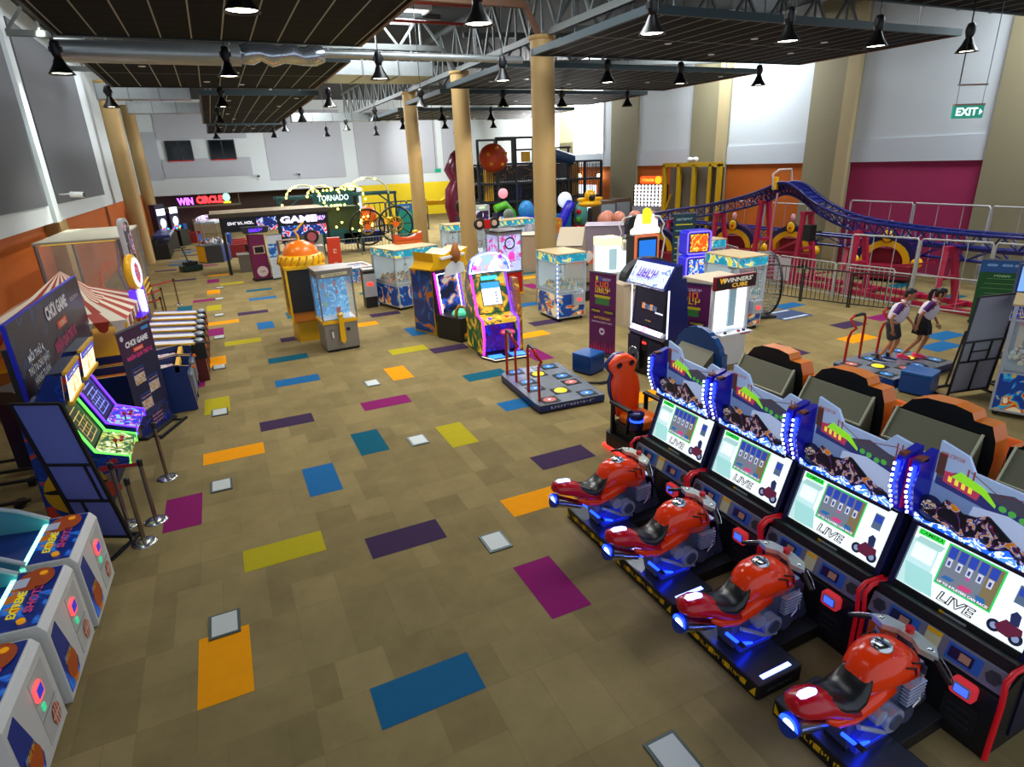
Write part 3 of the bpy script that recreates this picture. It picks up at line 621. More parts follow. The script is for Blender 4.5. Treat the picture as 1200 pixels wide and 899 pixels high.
# ---------------------------------------------------------------- driving cabinets seen from behind (back at local y=0, front toward local -y)
OLV = mat('cabinet_back_olive', '#6c6a52', .6); CKO = mat('marquee_orange', '#e07808', .3)
def make_driver():
    t = thing('driving_arcade_cabinet', 'x', 'arcade machine')
    b = MB(); b.prism([(0, 0), (0, 1.42), (-.2, 1.76), (-.24, 1.7), (-.24, 0)], 'x', -.46, .46, OLV); b.bx(-.42, .42, -.52, -.1, 0, .3, BLK); b.build('monitor_housing', t, .01)
    b = MB()
    for s_ in (-1, 1): b.bar((s_*.465, 0, 1.42), (s_*.465, -.2, 1.77), .02, .03, mat('edge_cream', '#c9c7a8', .5))
    b.bar((-.46, 0, 1.43), (.46, 0, 1.43), .02, .02, mat('edge_cream', '#c9c7a8', .5)); b.build('edge_strip', t)
    b = MB(); sil = [(-.56, 1.1), (.54, 1.1), (.58, 1.42), (.55, 1.46), (.56, 1.62), (.55, 1.72), (.46, 1.75), (.36, 1.88), (.2, 1.95), (-.1, 1.97), (-.28, 1.94), (-.32, 1.86), (-.5, 1.86), (-.56, 1.7), (-.58, 1.5)]
    b.prism(sil, 'y', -.27, -.5, BLK, CKO); b.build('marquee', t, .006)
    b = MB(); b.prism([(x*.94, 1.52+(z-1.52)*.93) for x, z in sil], 'y', -.5, -.51, art('driver_marquee_art', ['#e07808', '#ffd23a', '#8c1a10', '#ffffff'], 4, .6)); b.build('marquee_artwork', t)
    b = MB(); b.bx(-.36, .36, -.54, -.5, .75, 1.35, lit('#2b62c8', .8)); b.build('screen', t)
    for s_ in (-1, 1):
        b = MB(); b.prism([(-.5, .0), (-.5, 1.2), (-.52, 1.5), (-.7, 1.4), (-.75, .9), (-.9, .4), (-1.5, .3), (-1.5, 0)], 'x', s_*.44, s_*.5, BLK, CKO); b.build('side_panel', t)
    b = MB(); b.bx(-.4, .4, -1.7, -.5, 0, .12, DRK); b.build('floor_plate', t)
    b = MB(); b.bx(-.24, .24, -1.5, -1.05, .12, .5, ORG); b.prism([(-1.42, .48), (-1.62, 1.25), (-1.72, 1.22), (-1.55, .45)], 'x', -.25, .25, ORG); b.build('seat', t, .03)
    b = MB(); b.tube([(.14*cos(a), -.66+.05*sin(a), .88+.14*sin(a)) for a in [2*pi*i/16 for i in range(16)]], .016, BLK, closed=True); b.bar((0, -.64, .86), (0, -.5, .85), .06, .06, BLK); b.build('steering_wheel', t)
    return t
dv = make_driver(); dv['label'] = 'orange and black driving cabinet seen from behind, farthest of the row'; dv.location = (6.75, 6.05, 0); dv.rotation_euler = (0, 0, radians(90))
dup(dv, (6.75, 4.85, 0), 90, 'orange and black driving cabinet seen from behind, second of the row')
dup(dv, (6.72, 3.6, 0), 90, 'orange and black driving cabinet seen from behind, third of the row')
dup(dv, (6.7, 2.35, 0), 90, 'orange and black driving cabinet seen from behind, cut by the right photo edge')
# round blue marquee machine behind the farthest bike screen
t = thing('arcade_cabinet', 'arcade cabinet with a large round blue back panel behind the farthest bike screen', 'arcade machine', (6.7, 7.6, 0), 90)
b = MB(); b.prism([(0, 0), (0, 1.3), (-.3, 1.6), (-.6, 1.5), (-.6, 0)], 'x', -.4, .4, OLV); b.bx(-.4, .4, -1.0, -.6, 0, .8, BLK); b.build('cabinet', t, .01)
b = MB(); p = []
for i in range(60):
    a = 2*pi*i/60; r = .6+.022*abs(sin(a*12)); p.append((r*cos(a), 1.3+.62*r/.6*sin(a)))
b.prism(p, 'y', -.3, -.4, mat('disc_blue', '#0b4c8c', .4)); b.build('round_marquee', t)
b = MB(); b.bx(-.34, .34, -.62, -.6, .85, 1.4, lit('#2b62c8', .8)); b.build('screen', t)
# ---------------------------------------------------------------- orange racing seat pod
t = thing('racing_seat_machine', 'orange racing seat with black arms and a red glow beneath', 'arcade machine', (5.75, 7.5, 0), -176)
b = MB(); b.prism(rrect(-.42, .42, -.4, .35, .08), 'z', .06, .3, BLK); b.prism(rrect(-.34, .34, -.3, .3, .06), 'z', .3, .5, BLK); b.bx(-.3, .3, .3, .7, .05, .42, BLK); b.build('pedestal', t, .02)
b = MB(); b.tube([(-.4, -.42, .03), (.4, -.42, .03), (.44, .2, .03)], .028, NRED, n=6); b.build('underglow', t)
b = MB(); b.loft([[(x*k, y, z) for x, y in rrect(-.27, .27, -.25, .3, .1)] for z, k in ((.48, .9), (.52, 1), (.6, 1.0), (.63, .9))], ORG); st = b.build('seat_cushion', t)
b = MB(); OR2 = mat('seat_orange', '#ff4a08', .3)
sec = [(-.3, .55, .24), (-.32, .75, .25), (-.36, .95, .3), (-.4, 1.15, .29), (-.43, 1.25, .22), (-.46, 1.38, .3), (-.48, 1.45, .28), (-.5, 1.56, .12)]
b.loft([[(w*cos(a)*(abs(cos(a))**-.3 if abs(cos(a)) > .01 else 1), y+.07*sin(a), z) for a in [2*pi*(i+.5)/16 for i in range(16)]] for y, z, w in sec], OR2)
bk = b.build('seat_back', t)
b = MB()
for s_ in (-1, 1): b.lathe([(0, .0), (.045, 0), (.05, .012)], BLK, (s_*.13, -.385, 1.42), n=12, ax='y')
b.bx(-.1, .1, -.29, -.28, .74, .78, mat('logo_magenta', '#d01878', .4)); b.build('harness_hole', bk)
b = MB(); b.loft([[(w*1.04*cos(a), y-.1+.06*sin(a), z) for a in [2*pi*i/14 for i in range(14)]] for y, z, w in sec], BLU); b.build('back_shell', t)
for s_ in (-1, 1):
    b = MB(); b.bar((s_*.36, -.25, .3), (s_*.36, -.25, .85), .07, .05, BLK); b.bar((s_*.36, -.3, .86), (s_*.36, .2, .84), .09, .05, BLK); b.bar((s_*.36, .18, .84), (s_*.36, .1, .4), .05, .05, BLK); b.build('armrest', t, .01)
b = MB(); b.lathe([(0, .55), (.1, .55), (.11, .62), (.11, .78), (.12, .8), (.12, .83), (0, .84)], mat('pod_navy', '#10165a', .25), (.3, .28, 0), n=18); b.lathe([(.113, .7), (.118, .72), (.113, .74)], NBLU, (.3, .28, 0), n=18); b.build('control_pod', t)
b = MB(); b.prism([(-.05, .0), (-.05, .35), (.3, .38), (.62, .2), (.62, 0)], 'x', -.46, -.36, mat('pod_side_blue', '#0f4fa0', .3)); b.build('side_shell', t)
# ---------------------------------------------------------------- generic pieces
def cube_stool(x, y, label, rz=0):
    t = thing('cube_stool', label, 'stool', (x, y, 0), rz, 'blue vinyl cube stools')
    b = MB(); b.bx(-.27, .27, -.27, .27, .03, .4, mat('blue_vinyl', '#0c3f82', .35)); b.build('body', t, .015)
    b = MB(); b.bx(-.275, .275, -.275, .275, .4, .47, mat('blue_vinyl_top', '#0e5196', .35)); b.build('seat', t, .02)
    b = MB(); b.bx(-.24, .24, -.24, .24, 0, .04, BLK); b.build('base', t)
cube_stool(7.18, 11.35, 'blue vinyl cube stool in front of the purple roll-up banner', 20)
cube_stool(12.1, 6.8, 'blue vinyl cube stool beside the dance platform with two people', 15)
def dance_pad(name, label, loc, rz, lit_):
    t = thing(name, label, 'dance platform', loc, rz)
    b = MB(); p = [(-.95, -.6), (-.75, -.8), (.75, -.8), (1.05, -.5), (1.05, .75), (-.95, .75)]
    p = [(-.72, -1.15), (.72, -1.15), (.75, 1.15), (-.55, 1.15), (-.75, .95), (-.75, -.95)]
    b.prism(p, 'z', .04, .16, mat('pad_edge_blue', '#12306e', .35)); b.prism(p, 'z', .16, .175, mat('pad_steel', '#8c96a6', .25, .5)); b.prism([(x*.99, y*.99) for x, y in p], 'z', 0, .05, BLK)
    b.text('~7', (0, -1.152, .1), X, Z, .07, mat('pad_print', '#b9c6e6', .4), width=1.0)
    base = b.build('platform', t, .006)
    cols = [['#10305e', 'p', '#a04a4a'], ['p', '#e8d21a', 'p'], ['#10305e', 'p', '#a04a4a']]
    for q, cy in enumerate((-.58, .58)):
        for i in range(3):
            for j in range(3):
                if (i+j) % 2 and not (i == 1 and j == 1): continue
                x = -.42+.42*i; y = cy-.36+.36*j
                b = MB(); b.box((x, y, .18), (.36, .31, .012), BLK)
                if i == 1 and j == 1: b.lathe([(0, .012), (.13, .012), (.14, 0)], lit('#e8d21a', .7), (x, y, .182), n=20)
                else:
                    c = lit('#2a6fae', .45) if (i+j+q) % 4 else lit('#b0605a', .45); s_ = 1 if i > 1 else -1
                    b.add([(x+.14*cos(a), y+.12*sin(a), .1875) for a in [2*pi*k/8 for k in range(8)]], [tuple(range(8))], c)
                    b.add([(x+.05*cos(a), y+.04*sin(a), .189) for a in [2*pi*k/3 for k in range(3)]], [(0, 1, 2)], lit('#d8e6f2', .5))
                b.build('arrow_panel', base)
    RR = mat('rail_red', '#b01c12', .25)
    for cy in (-.62, .62):
        y = cy
        b = MB(); b.tube([(-.62, y-.28, .17), (-.62, y-.26, .7), (-.6, y-.22, .86), (-.52, y-.18, .95), (-.6, y-.2, 1.05), (-.66, y-.22, 1.14), (-.64, y-.14, 1.2), (-.62, y+.1, 1.22), (-.62, y+.22, 1.2), (-.62, y+.27, 1.1), (-.62, y+.28, .17)], .03, RR, n=8)
        rl = b.build('hand_rail', t)
        b = MB(); b.tube([(-.64, y-.12, 1.205), (-.62, y+.1, 1.222), (-.62, y+.2, 1.205)], .037, BLK, n=10); b.build('rail_grip', rl)
    return t
dance_pad('dance_platform', 'empty dance platform with red hand rails on the carpet', (5.8, 10.75, 0), -4, 0)
_p = dance_pad('dance_platform', 'dance platform with red hand rails where two people stand', (12.95, 7.9, 0), -88, 1); _p.scale = (.95, .92, 1)
b = MB(); b.tube([(6.55, 10.6, .06), (6.9, 10.45, .04), (7.3, 10.4, .04), (7.75, 10.45, .04)], .03, BLK, n=6); tag(b.build('power_cable'), 'thick black cable from the empty dance platform to the big blue cabinet', 'cable')
def banner(name, label, p, q, h, paint, cat='banner', group=None, lean=0.):
    """roll-up banner from p to q (floor points), readable from the right-hand side of p->q reversed"""
    p = Vector((*p, 0)); q = Vector((*q, 0)); c = (p+q)/2; w = (q-p).length; rz = math.degrees(atan2((q-p).y, (q-p).x))
    t = thing(name, label, cat, c, rz, group)
    b = MB(); b.bx(-w/2, w/2, -.09, .09, 0, .06, DRK); b.build('base', t, .006)
    b = MB(); b.bx(-w/2, w/2, -.02, .0, h-.03, h+.01, STL); b.build('top_rail', t)
    b = MB(); b.cyl((0, .03, .05), (0, .03, h), .012, STL, n=6); b.build('pole', t)
    b = MB(); paint(b, w, h); b.build('sheet', t)
    return t
PUR = mat('banner_purple', '#5c1050', .6); 
def promo(b, w, h):
    y = -.012
    b.bx(-w/2+.02, w/2-.02, -.012, -.006, .06, h-.02, PUR)
    def s(x0, x1, z0, z1, m_): b.quad((x0*w, y-.003, z0*h), (x1*w, y-.003, z0*h), (x1*w, y-.003, z1*h), (x0*w, y-.003, z1*h), m_)
    s(-.25, .25, .62, .7, ink('#3c7a3a')); s(-.28, .28, .7, .73, ink('#c8b81a'))
    b.text('~3', (-.02, y, h*.86), X, Z, .2, ink('#ff7a1a'), width=w*.5, off=.04); b.text('~4', (0, y, h*.79), X, Z, .2, ink('#ffd21a'), width=w*.55, off=.04)
    s(-.24, -.16, .9, .95, ink('#e8c81a')); s(-.12, -.03, .9, .95, ink('#2a5ac0')); b.text('~4', (w*.14, y, h*.92), X, Z, .1, ink('#d8c8e8'), width=w*.3)
    s(-.42, -.04, .5, .58, ink('#3c0a3c')); s(.04, .42, .5, .58, ink('#3c0a3c')); b.text('~6', (-w*.23, y-.004, h*.54), X, Z, .07, ink('#e8d21a'), width=w*.3); b.text('~6', (w*.23, y-.004, h*.54), X, Z, .07, ink('#e8d21a'), width=w*.3)
    b.text('~9', (0, y, h*.46), X, Z, .08, ink('#e8c81a'), width=w*.6); b.text('~16', (0, y, h*.41), X, Z, .05, ink('#e8d8f0'), width=w*.75)
    b.add([(.09*cos(a), y-.004, h*.3+.09*sin(a)) for a in [2*pi*i/20 for i in range(20)]], [tuple(range(20))], ink('#d9c8e0')); b.add([(.05*cos(a), y-.006, h*.3+.03*sin(a)) for a in [2*pi*i/20 for i in range(20)]], [tuple(range(20))], PUR)
    for i in range(9): b.prism([((-.42+i*.1)*w, .06*h), ((-.36+i*.1)*w, .06*h), ((-.38+i*.1)*w, (.12+.03*(i % 3))*h), ((-.41+i*.1)*w, (.1+.02*(i % 2))*h)], 'y', y-.004, y-.002, ink('#c01a5a'))
banner('roll_up_banner', 'purple promotional roll-up banner behind the blue cube stool', (7.98, 12.6), (8.22, 11.75), 2.1, promo)
banner('roll_up_banner', 'purple promotional roll-up banner right of the big blue dance cabinet', (9.02, 10.9), (9.42, 9.9), 2.0, promo)
# ---------------------------------------------------------------- big blue music cabinet (front faces local -y)
t = thing('music_arcade_cabinet', 'tall blue music game cabinet with dark screen and two round speakers', 'arcade machine', (8.15, 10.42, 0), -90)
NB = mat('cabinet_navy_gloss', '#101a66', .2)
b = MB(); b.bx(-.62, .62, -.05, .75, 0, .95, BLK); b.prism([(-.02, .95), (.1, 2.2), (.45, 2.25), (.6, .95)], 'x', -.62, .62, NB); b.build('cabinet', t, .015)
b = MB(); b.prism([(-.18, 2.05), (-.12, 2.1), (.12, 2.52), (.3, 2.55), (.3, 2.2), (.0, 2.05)], 'x', -.66, .66, NB)
b.quad((-.62, -.155, 2.09), (.62, -.155, 2.09), (.62, .105, 2.52), (-.62, .105, 2.52), art('music_marquee_art', ['#b9cbf2', '#e6eefc', '#6d86d8', '#c8d6f6'], 3, .5))
b.text('~4', (-.05, -.03, 2.31), X, (0, .26, .43), .3, lit('#5a1a9a', .7), width=.65, lift=.02, off=.05, slant=.2)
b.build('marquee', t)
b = MB(); b.prism([(-.03, 1.1), (.06, 2.02), (.14, 2.0), (.06, 1.08)], 'x', -.56, .56, BLK2); sc = b.build('screen_bezel', t)
b = MB(); f = lambda x, v, o=0: (x, -.02+(.085)*v-.012-o, 1.16+.83*v)
b.quad(f(-.5, 0), f(.5, 0), f(.5, 1), f(-.5, 1), lit('#0a1424', .5))
b.text('~6', f(0, .5, .003), X, Z, .16, lit('#7d94b8', .6), width=.5, off=.04); b.quad(f(-.27, .43, .002), f(-.17, .43, .002), f(-.17, .58, .002), f(-.27, .58, .002), lit('#e8902a', .8)); b.quad(f(.0, .43, .002), f(.1, .43, .002), f(.1, .58, .002), f(0, .58, .002), lit('#e8902a', .8))
b.text('~9', f(0, .14, .003), X, Z, .04, lit('#c8a23a', .7), width=.2); b.quad(f(.2, .38, .003), f(.46, .38, .003), f(.46, .42, .003), f(.2, .42, .003), lit('#dfe8f8', .9)); b.build('screen', sc)
b = MB(); b.prism([(-.1, .94), (-.1, 1.02), (-.0, 1.12), (.1, 1.12), (.1, .94)], 'x', -.6, .6, STL); b.quad((-.54, -.112, 1.02), (.54, -.112, 1.02), (.54, -.012, 1.126), (-.54, -.012, 1.126), lit('#f3e8ff', 1.2)); b.quad((-.15, -.116, 1.022), (.0, -.116, 1.022), (.0, -.016, 1.13), (-.15, -.016, 1.13), lit('#ff9ae0', 1.2)); b.build('light_bar', t)
for s_ in (-1, 1):
    b = MB(); b.bx(s_*.36-.22, s_*.36+.22, -.12, -.05, .12, .88, mat('speaker_box', '#1b1d2a', .4)); b.lathe([(.17, 0), (.19, -.02), (.2, 0)], CHR, (s_*.36, -.12, .42), n=26, ax='y'); b.lathe([(0, .0), (.07, -.005), (.15, -.012), (.17, -.004)], mat('cone_grey', '#4b4f5c', .5), (s_*.36, -.12, .42), n=24, ax='y')
    b.lathe([(0, -.02), (.05, -.015), (.06, 0)], BLK, (s_*.36, -.13, .42), n=14, ax='y'); b.build('speaker', t)
b = MB(); b.bx(-.1, .1, -.1, -.05, .6, .85, BLK2); b.bx(-.06, .06, -.115, -.1, .76, .8, NRED); b.build('coin_slot', t)
for s_ in (-1, 1):
    b = MB(); b.bx(s_*.635-.012, s_*.635+.012, -.02, .01, 1.0, 2.1, mat('side_light_tube', '#dfe6ff', .3, emit=1.2)); b.build('side_light', t)
# ---------------------------------------------------------------- winners cube
t = thing('prize_machine', 'white lit prize machine with a dark red title sign on its top front edge', 'arcade machine', (10.1, 10.5, 0))
WL_ = mat('white_glow_panel', '#f4f7ff', .4, emit=1.1)
b = MB(); b.bx(-.55, .55, -.5, .5, .0, .85, WHT); b.bx(-.56, .56, -.51, .51, 1.86, 2.02, mat('roof_board', '#b5aa92', .6)); 
for sx in (-1, 1):
    for sy in (-1, 1): b.bx(sx*.52-.035, sx*.52+.035, sy*.47-.035, sy*.47+.035, .85, 1.88, WHT)
b.bx(-.5, .5, .45, .49, .85, 1.86, WL_); b.bx(.48, .5, -.46, .46, .85, 1.86, WL_); b.build('cabinet', t, .008)
b = MB(); b.bx(-.5, .5, -.49, -.48, .87, 1.84, GLS); b.bx(-.535, -.525, -.46, .46, .87, 1.84, GLS); b.build('glass', t)
b = MB(); b.bx(-.35, -.05, -.3, .3, .86, 1.8, WL_); b.bx(.1, .3, -.35, -.3, .9, 1.8, mat('pane_teal', '#9fc4c8', .2)); b.bx(-.46, -.4, -.05, .1, .86, 1.7, MAG); b.build('prize_display', t)
b = MB(); b.bx(-.58, .6, -.6, -.5, 1.84, 2.14, mat('sign_red', '#7c0c1a', .4)); b.bx(-.55, .57, -.606, -.6, 1.87, 2.11, mat('sign_brown', '#2b1a10', .5))
b.text("WINNERS'", (.05, -.606, 2.04), X, Z, .13, lit('#cfc7b8', .5), width=.85, off=.03); b.text('CUBE', (.1, -.606, 1.92), X, Z, .12, lit('#d8a83a', .6), width=.45, off=.03); b.text('W', (-.4, -.61, 2.04), X, Z, .16, lit('#e8a818', .7), off=.04); b.build('sign', t)
b = MB(); b.bx(-.45, .5, -.75, -.5, .78, .84, WHT)
for x, m_ in ((-.25, BLK), (.15, RED), (.3, BLU)): b.cyl((x, -.65, .84), (x, -.65, .88), .035, m_, n=12)
b.bx(.1, .4, -.757, -.75, .8, .83, MAG); b.build('control_shelf', t, .006)
# ---------------------------------------------------------------- blank framed stands on the right
FRM = mat('frame_black', '#14151a', .45); SHT = mat('banner_back_grey', '#8d8a94', .7)
def back_frame(loc, rz, w, h, label, sheet, lean=8):
    t = thing('display_frame', label, 'display stand', loc, rz, 'sign frames seen from the back')
    R_ = Matrix.Rotation(radians(-lean), 4, 'X')
    def M2(): return MB(R_)
    b = M2(); b.bx(-w/2, w/2, -.01, .0, .08, h, sheet); b.build('sheet', t)
    b = M2()
    for x in (-w/2, w/2): b.bar((x, -.025, .05), (x, -.025, h), .035, .03, FRM)
    for z in (.1, h*.36, h*.56, h): b.bar((-w/2, -.025, z), (w/2, -.025, z), .03, .025, FRM, up=(0, 1, 0))
    b.bar((0, -.025, .1), (0, -.025, h*.36), .025, .025, FRM); b.bar((-w*.25, -.025, h*.36), (-w*.25, -.025, h*.56), .025, .025, FRM); b.bar((-w*.25, -.025, h*.46), (w*.2, -.025, h*.46), .02, .02, FRM); b.bar((w*.2, -.025, h*.36), (w*.2, -.025, h*.56), .025, .025, FRM)
    b.build('frame', t)
    b = MB(); b.bar((-w/2-.03, -.35, .025), (-w/2-.03, .5, .025), .04, .04, FRM); b.bar((w/2+.03, -.35, .025), (w/2+.03, .5, .025), .04, .04, FRM); b.bar((-w/2, .45, .03), (w/2, .45, .03), .04, .04, FRM); b.bar((0, .45, .03), (0, .28, h*.6), .03, .03, FRM); b.build('foot', t)
back_frame((12.75, 6.25, 0), -12, .95, 2.05, 'grey sign frame seen from the back beside the blue cube stool', SHT, -5)
back_frame((13.95, 5.8, 0), -25, .8, 2.05, 'darker sign frame seen from the back behind the first one at right', mat('banner_back_dark', '#4c4a50', .7), -5)
# ---------------------------------------------------------------- claw machines and the middle block of games
SEA = art('claw_art_sea', ['#123c8c', '#1e6ec0', '#38b0d8', '#e8a020', '#c8401a', '#f2e6c0'], 3.2, .12, .8)
SKYA = art('claw_header_art', ['#1a90b0', '#58c8d8', '#1c78b0', '#e8f0c0', '#e0d848'], 3, .3, .8)
PLUSH = [mat('plush_yellow', '#d8b030', .8), mat('plush_cream', '#e0d8b0', .8), mat('plush_brown', '#8a5a28', .8), mat('plush_teal', '#208a90', .8), mat('plush_white', '#e4e4e0', .8), mat('plush_red', '#b03a28', .8)]
def pile(x0, x1, y0, y1, z, pal, parent, n=46, r=.06, seed=1):
    rnd = random.Random(seed); b = MB(); b.bx(x0, x1, y0, y1, z-.06, z, mat('tray_grey', '#9aa6ac', .5))
    for i in range(n):
        x = rnd.uniform(x0+r, x1-r); y = rnd.uniform(y0+r, y1-r); h = rnd.uniform(0, .1); m_ = rnd.choice(pal)
        b.sph((x, y, z+r*.6+h), (r, r*.8, r*.8), m_, 7, 5); b.sph((x+rnd.uniform(-.04, .04), y-.03, z+r*1.6+h), r*.5, m_, 6, 4)
    o = b.build('plush_pile', parent); o['kind'] = 'stuff'; return o
def claw(label, loc, rz, w=1.0, d=1.1, h=2.05, bays=1, art_=None, head=None, pal=None, led=None, box=True, seed=1, nm='claw_machine', cat='claw machine', group=None, roof='#b8a37a', side_dark=False):
    art_ = art_ or SEA; head = head or SKYA; pal = pal or PLUSH[:2]; t = thing(nm, label, cat, loc, rz, group)
    FR = mat('claw_frame', '#b9c6d2', .3, .3)
    b = MB(); b.bx(-w/2, w/2, -d/2, d/2, .1, .85, FR)
    for s_ in (-1, 1): b.bx(s_*w/2-.004, s_*w/2+.004, -d/2+.04, d/2-.04, .14, .82, art_)
    for k in range(bays): x0 = -w/2+.04+k*(w-.04)/bays; b.bx(x0, x0+(w-.04)/bays-.04, -d/2-.006, -d/2, .14, .82, art_)
    b.build('base', t)
    for sx in [-w/2+w*k/bays for k in range(bays+1)]:
        for sy in (-1, 1): b = MB(); b.bx(sx-.03, sx+.03, sy*(d/2-.03)-.03, sy*(d/2-.03)+.03, .85, h-.02, FR); b.build('corner_post', t)
    b = MB(); b.bx(-w/2-.02, w/2+.02, -d/2-.03, d/2+.02, h-.26, h-.02, head); b.bx(-w/2-.03, w/2+.03, -d/2-.04, d/2+.03, h-.28, h-.25, FR); hd = b.build('header', t)
    b = MB(); b.bx(-w/2-.03, w/2+.03, -d/2-.04, d/2+.03, h-.02, h+.01, mat('roof_board_'+roof.strip('#'), roof, .6, noise=.08)); b.build('roof', t)
    b = MB(); b.bx(-w/2+.02, w/2-.02, -d/2+.01, -d/2+.018, .86, h-.27, GLS)
    for s_ in (-1, 1): b.bx(s_*(w/2-.014)-.004, s_*(w/2-.014)+.004, -d/2+.03, d/2-.03, .86, h-.27, GLS)
    b.build('glass', t)
    b = MB(); b.bx(-w/2+.03, w/2-.03, d/2-.05, d/2-.03, .86, h-.28, mat('mirror_back', '#b8ccd4', .3, .0, emit=.42)); b.build('back_panel', t)  # emission on the back panel stands in for the cabin's interior lights
    b = MB(); b.bx(-.14, .14, -.12, .12, h-.42, h-.28, STL); b.cyl((0, 0, h-.42), (0, 0, h-.62), .012, STL, n=6); b.sph((0, 0, h-.64), .05, STL, 10, 6)
    for k in range(3): a = 2*pi*k/3; b.tube([(0, 0, h-.64), (.1*cos(a), .1*sin(a), h-.7), (.04*cos(a), .04*sin(a), h-.82)], .01, CHR, n=5)
    b.build('claw', t)
    pile(-w/2+.04, w/2-.04, -d/2+.04, d/2-.06, .93, pal, t, int(50*w*d), seed=seed)
    if box:
        b = MB(); b.bx(.0, .38, -d/2-.14, -d/2, .48, .84, mat('control_box_grey', '#aab4be', .35, .3)); b.bx(.12, .28, -d/2-.15, -d/2-.14, .6, .7, lit('#e83a3a', 1.5)); b.cyl((.1, -d/2-.07, .84), (.1, -d/2-.07, .92), .012, CHR, n=6); b.sph((.1, -d/2-.07, .93), .026, YEL, 8, 6); b.build('control_box', t, .01)
    if led:
        b = MB()
        for k in range(26): z = .15+k*(h-.3)/26; b.box((-w/2-.005, -d/2-.012, z), (.025, .02, .035), lit(led[k % len(led)], 2.5))
        b.build('led_strip', t)
    for sx in (-1, 1):
        for sy in (-1, 1):
            b = MB(); b.cyl((sx*(w/2-.1)-.02, sy*(d/2-.1), .05), (sx*(w/2-.1)+.02, sy*(d/2-.1), .05), .05, BLK, n=12); b.bx(sx*(w/2-.1)-.03, sx*(w/2-.1)+.03, sy*(d/2-.1)-.03, sy*(d/2-.1)+.03, .06, .1, STL); b.build('caster', t)
    return t
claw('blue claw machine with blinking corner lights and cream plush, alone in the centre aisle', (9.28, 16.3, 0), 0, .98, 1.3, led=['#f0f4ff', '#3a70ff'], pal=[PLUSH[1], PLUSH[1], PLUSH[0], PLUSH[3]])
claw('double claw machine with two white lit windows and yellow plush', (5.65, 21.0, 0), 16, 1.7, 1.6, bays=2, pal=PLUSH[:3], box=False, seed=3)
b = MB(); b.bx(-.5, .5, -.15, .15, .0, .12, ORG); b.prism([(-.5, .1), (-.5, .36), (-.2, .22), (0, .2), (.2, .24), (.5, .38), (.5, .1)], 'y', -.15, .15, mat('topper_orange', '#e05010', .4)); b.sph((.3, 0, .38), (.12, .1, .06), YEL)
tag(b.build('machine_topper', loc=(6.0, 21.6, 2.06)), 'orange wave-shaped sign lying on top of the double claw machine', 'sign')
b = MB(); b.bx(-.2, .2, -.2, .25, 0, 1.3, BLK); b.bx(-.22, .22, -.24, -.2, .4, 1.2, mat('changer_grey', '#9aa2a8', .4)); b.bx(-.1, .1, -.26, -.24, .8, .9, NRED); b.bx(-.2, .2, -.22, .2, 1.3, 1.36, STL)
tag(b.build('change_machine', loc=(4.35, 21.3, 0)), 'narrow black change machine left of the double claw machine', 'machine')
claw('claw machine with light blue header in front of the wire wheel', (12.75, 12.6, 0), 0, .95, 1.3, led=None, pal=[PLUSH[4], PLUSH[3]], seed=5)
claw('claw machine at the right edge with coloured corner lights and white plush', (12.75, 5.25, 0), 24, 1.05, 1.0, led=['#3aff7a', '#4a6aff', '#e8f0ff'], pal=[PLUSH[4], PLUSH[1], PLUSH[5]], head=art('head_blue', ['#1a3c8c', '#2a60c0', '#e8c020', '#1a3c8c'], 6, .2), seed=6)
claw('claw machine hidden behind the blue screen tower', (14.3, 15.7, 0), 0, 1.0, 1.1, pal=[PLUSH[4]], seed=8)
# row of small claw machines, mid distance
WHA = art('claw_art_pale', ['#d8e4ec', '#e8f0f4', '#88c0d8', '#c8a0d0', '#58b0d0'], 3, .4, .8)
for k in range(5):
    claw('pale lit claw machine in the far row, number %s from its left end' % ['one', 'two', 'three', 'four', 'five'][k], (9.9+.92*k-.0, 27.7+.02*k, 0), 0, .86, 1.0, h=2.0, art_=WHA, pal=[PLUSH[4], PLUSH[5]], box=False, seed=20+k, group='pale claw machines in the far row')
# tall clear bubble machine with bear chute
def round_tower(label, loc, rz, top, base, cab, w, d, h, nm='prize_machine'):
    t = thing(nm, label, 'arcade machine', loc, rz); return t
t = thing('capsule_machine', 'tall grey prize machine with blue water scene and yellow chute', 'arcade machine', (2.43, 16.75, 0), 3)
SG = mat('steel_panel_grey', '#8e8880', .4, .3); WTR = art('water_scene', ['#2a88c8', '#58b8e8', '#3a9ad8', '#a8dcf4', '#2a78b8'], 3.2, .55, 2)
b = MB(); b.bx(-.45, .45, -.45, .45, .06, .78, SG); b.bx(-.43, .43, -.43, .43, 0, .07, BLK); b.build('base', t, .01)
b = MB(); b.prism([(-.48, -.48), (.48, -.48), (.48, .48), (-.48, .48)], 'z', .78, .86, YEL); b.build('yellow_rim', t, .01)
b = MB(); b.bx(-.42, .42, .2, .44, .86, 2.1, WTR); b.quad((-.42, -.4, .88), (.42, -.4, .88), (.42, .2, .88), (-.42, .2, .88), mat('tray_white', '#dfe8ee', .3)); b.build('scene_panel', t)
b = MB(); b.bx(-.45, .45, -.44, -.43, .87, 1.98, GLS); b.bx(-.45, -.44, -.43, .43, .87, 1.98, GLS); b.bx(.44, .45, -.43, .43, .87, 1.98, GLS); b.build('glass', t)
for sx in (-1, 1):
    for sy in (-1, 1): b = MB(); b.cyl((sx*.45, sy*.45, .86), (sx*.45, sy*.45, 2.05), .022, CHR, n=8); b.build('corner_post', t)
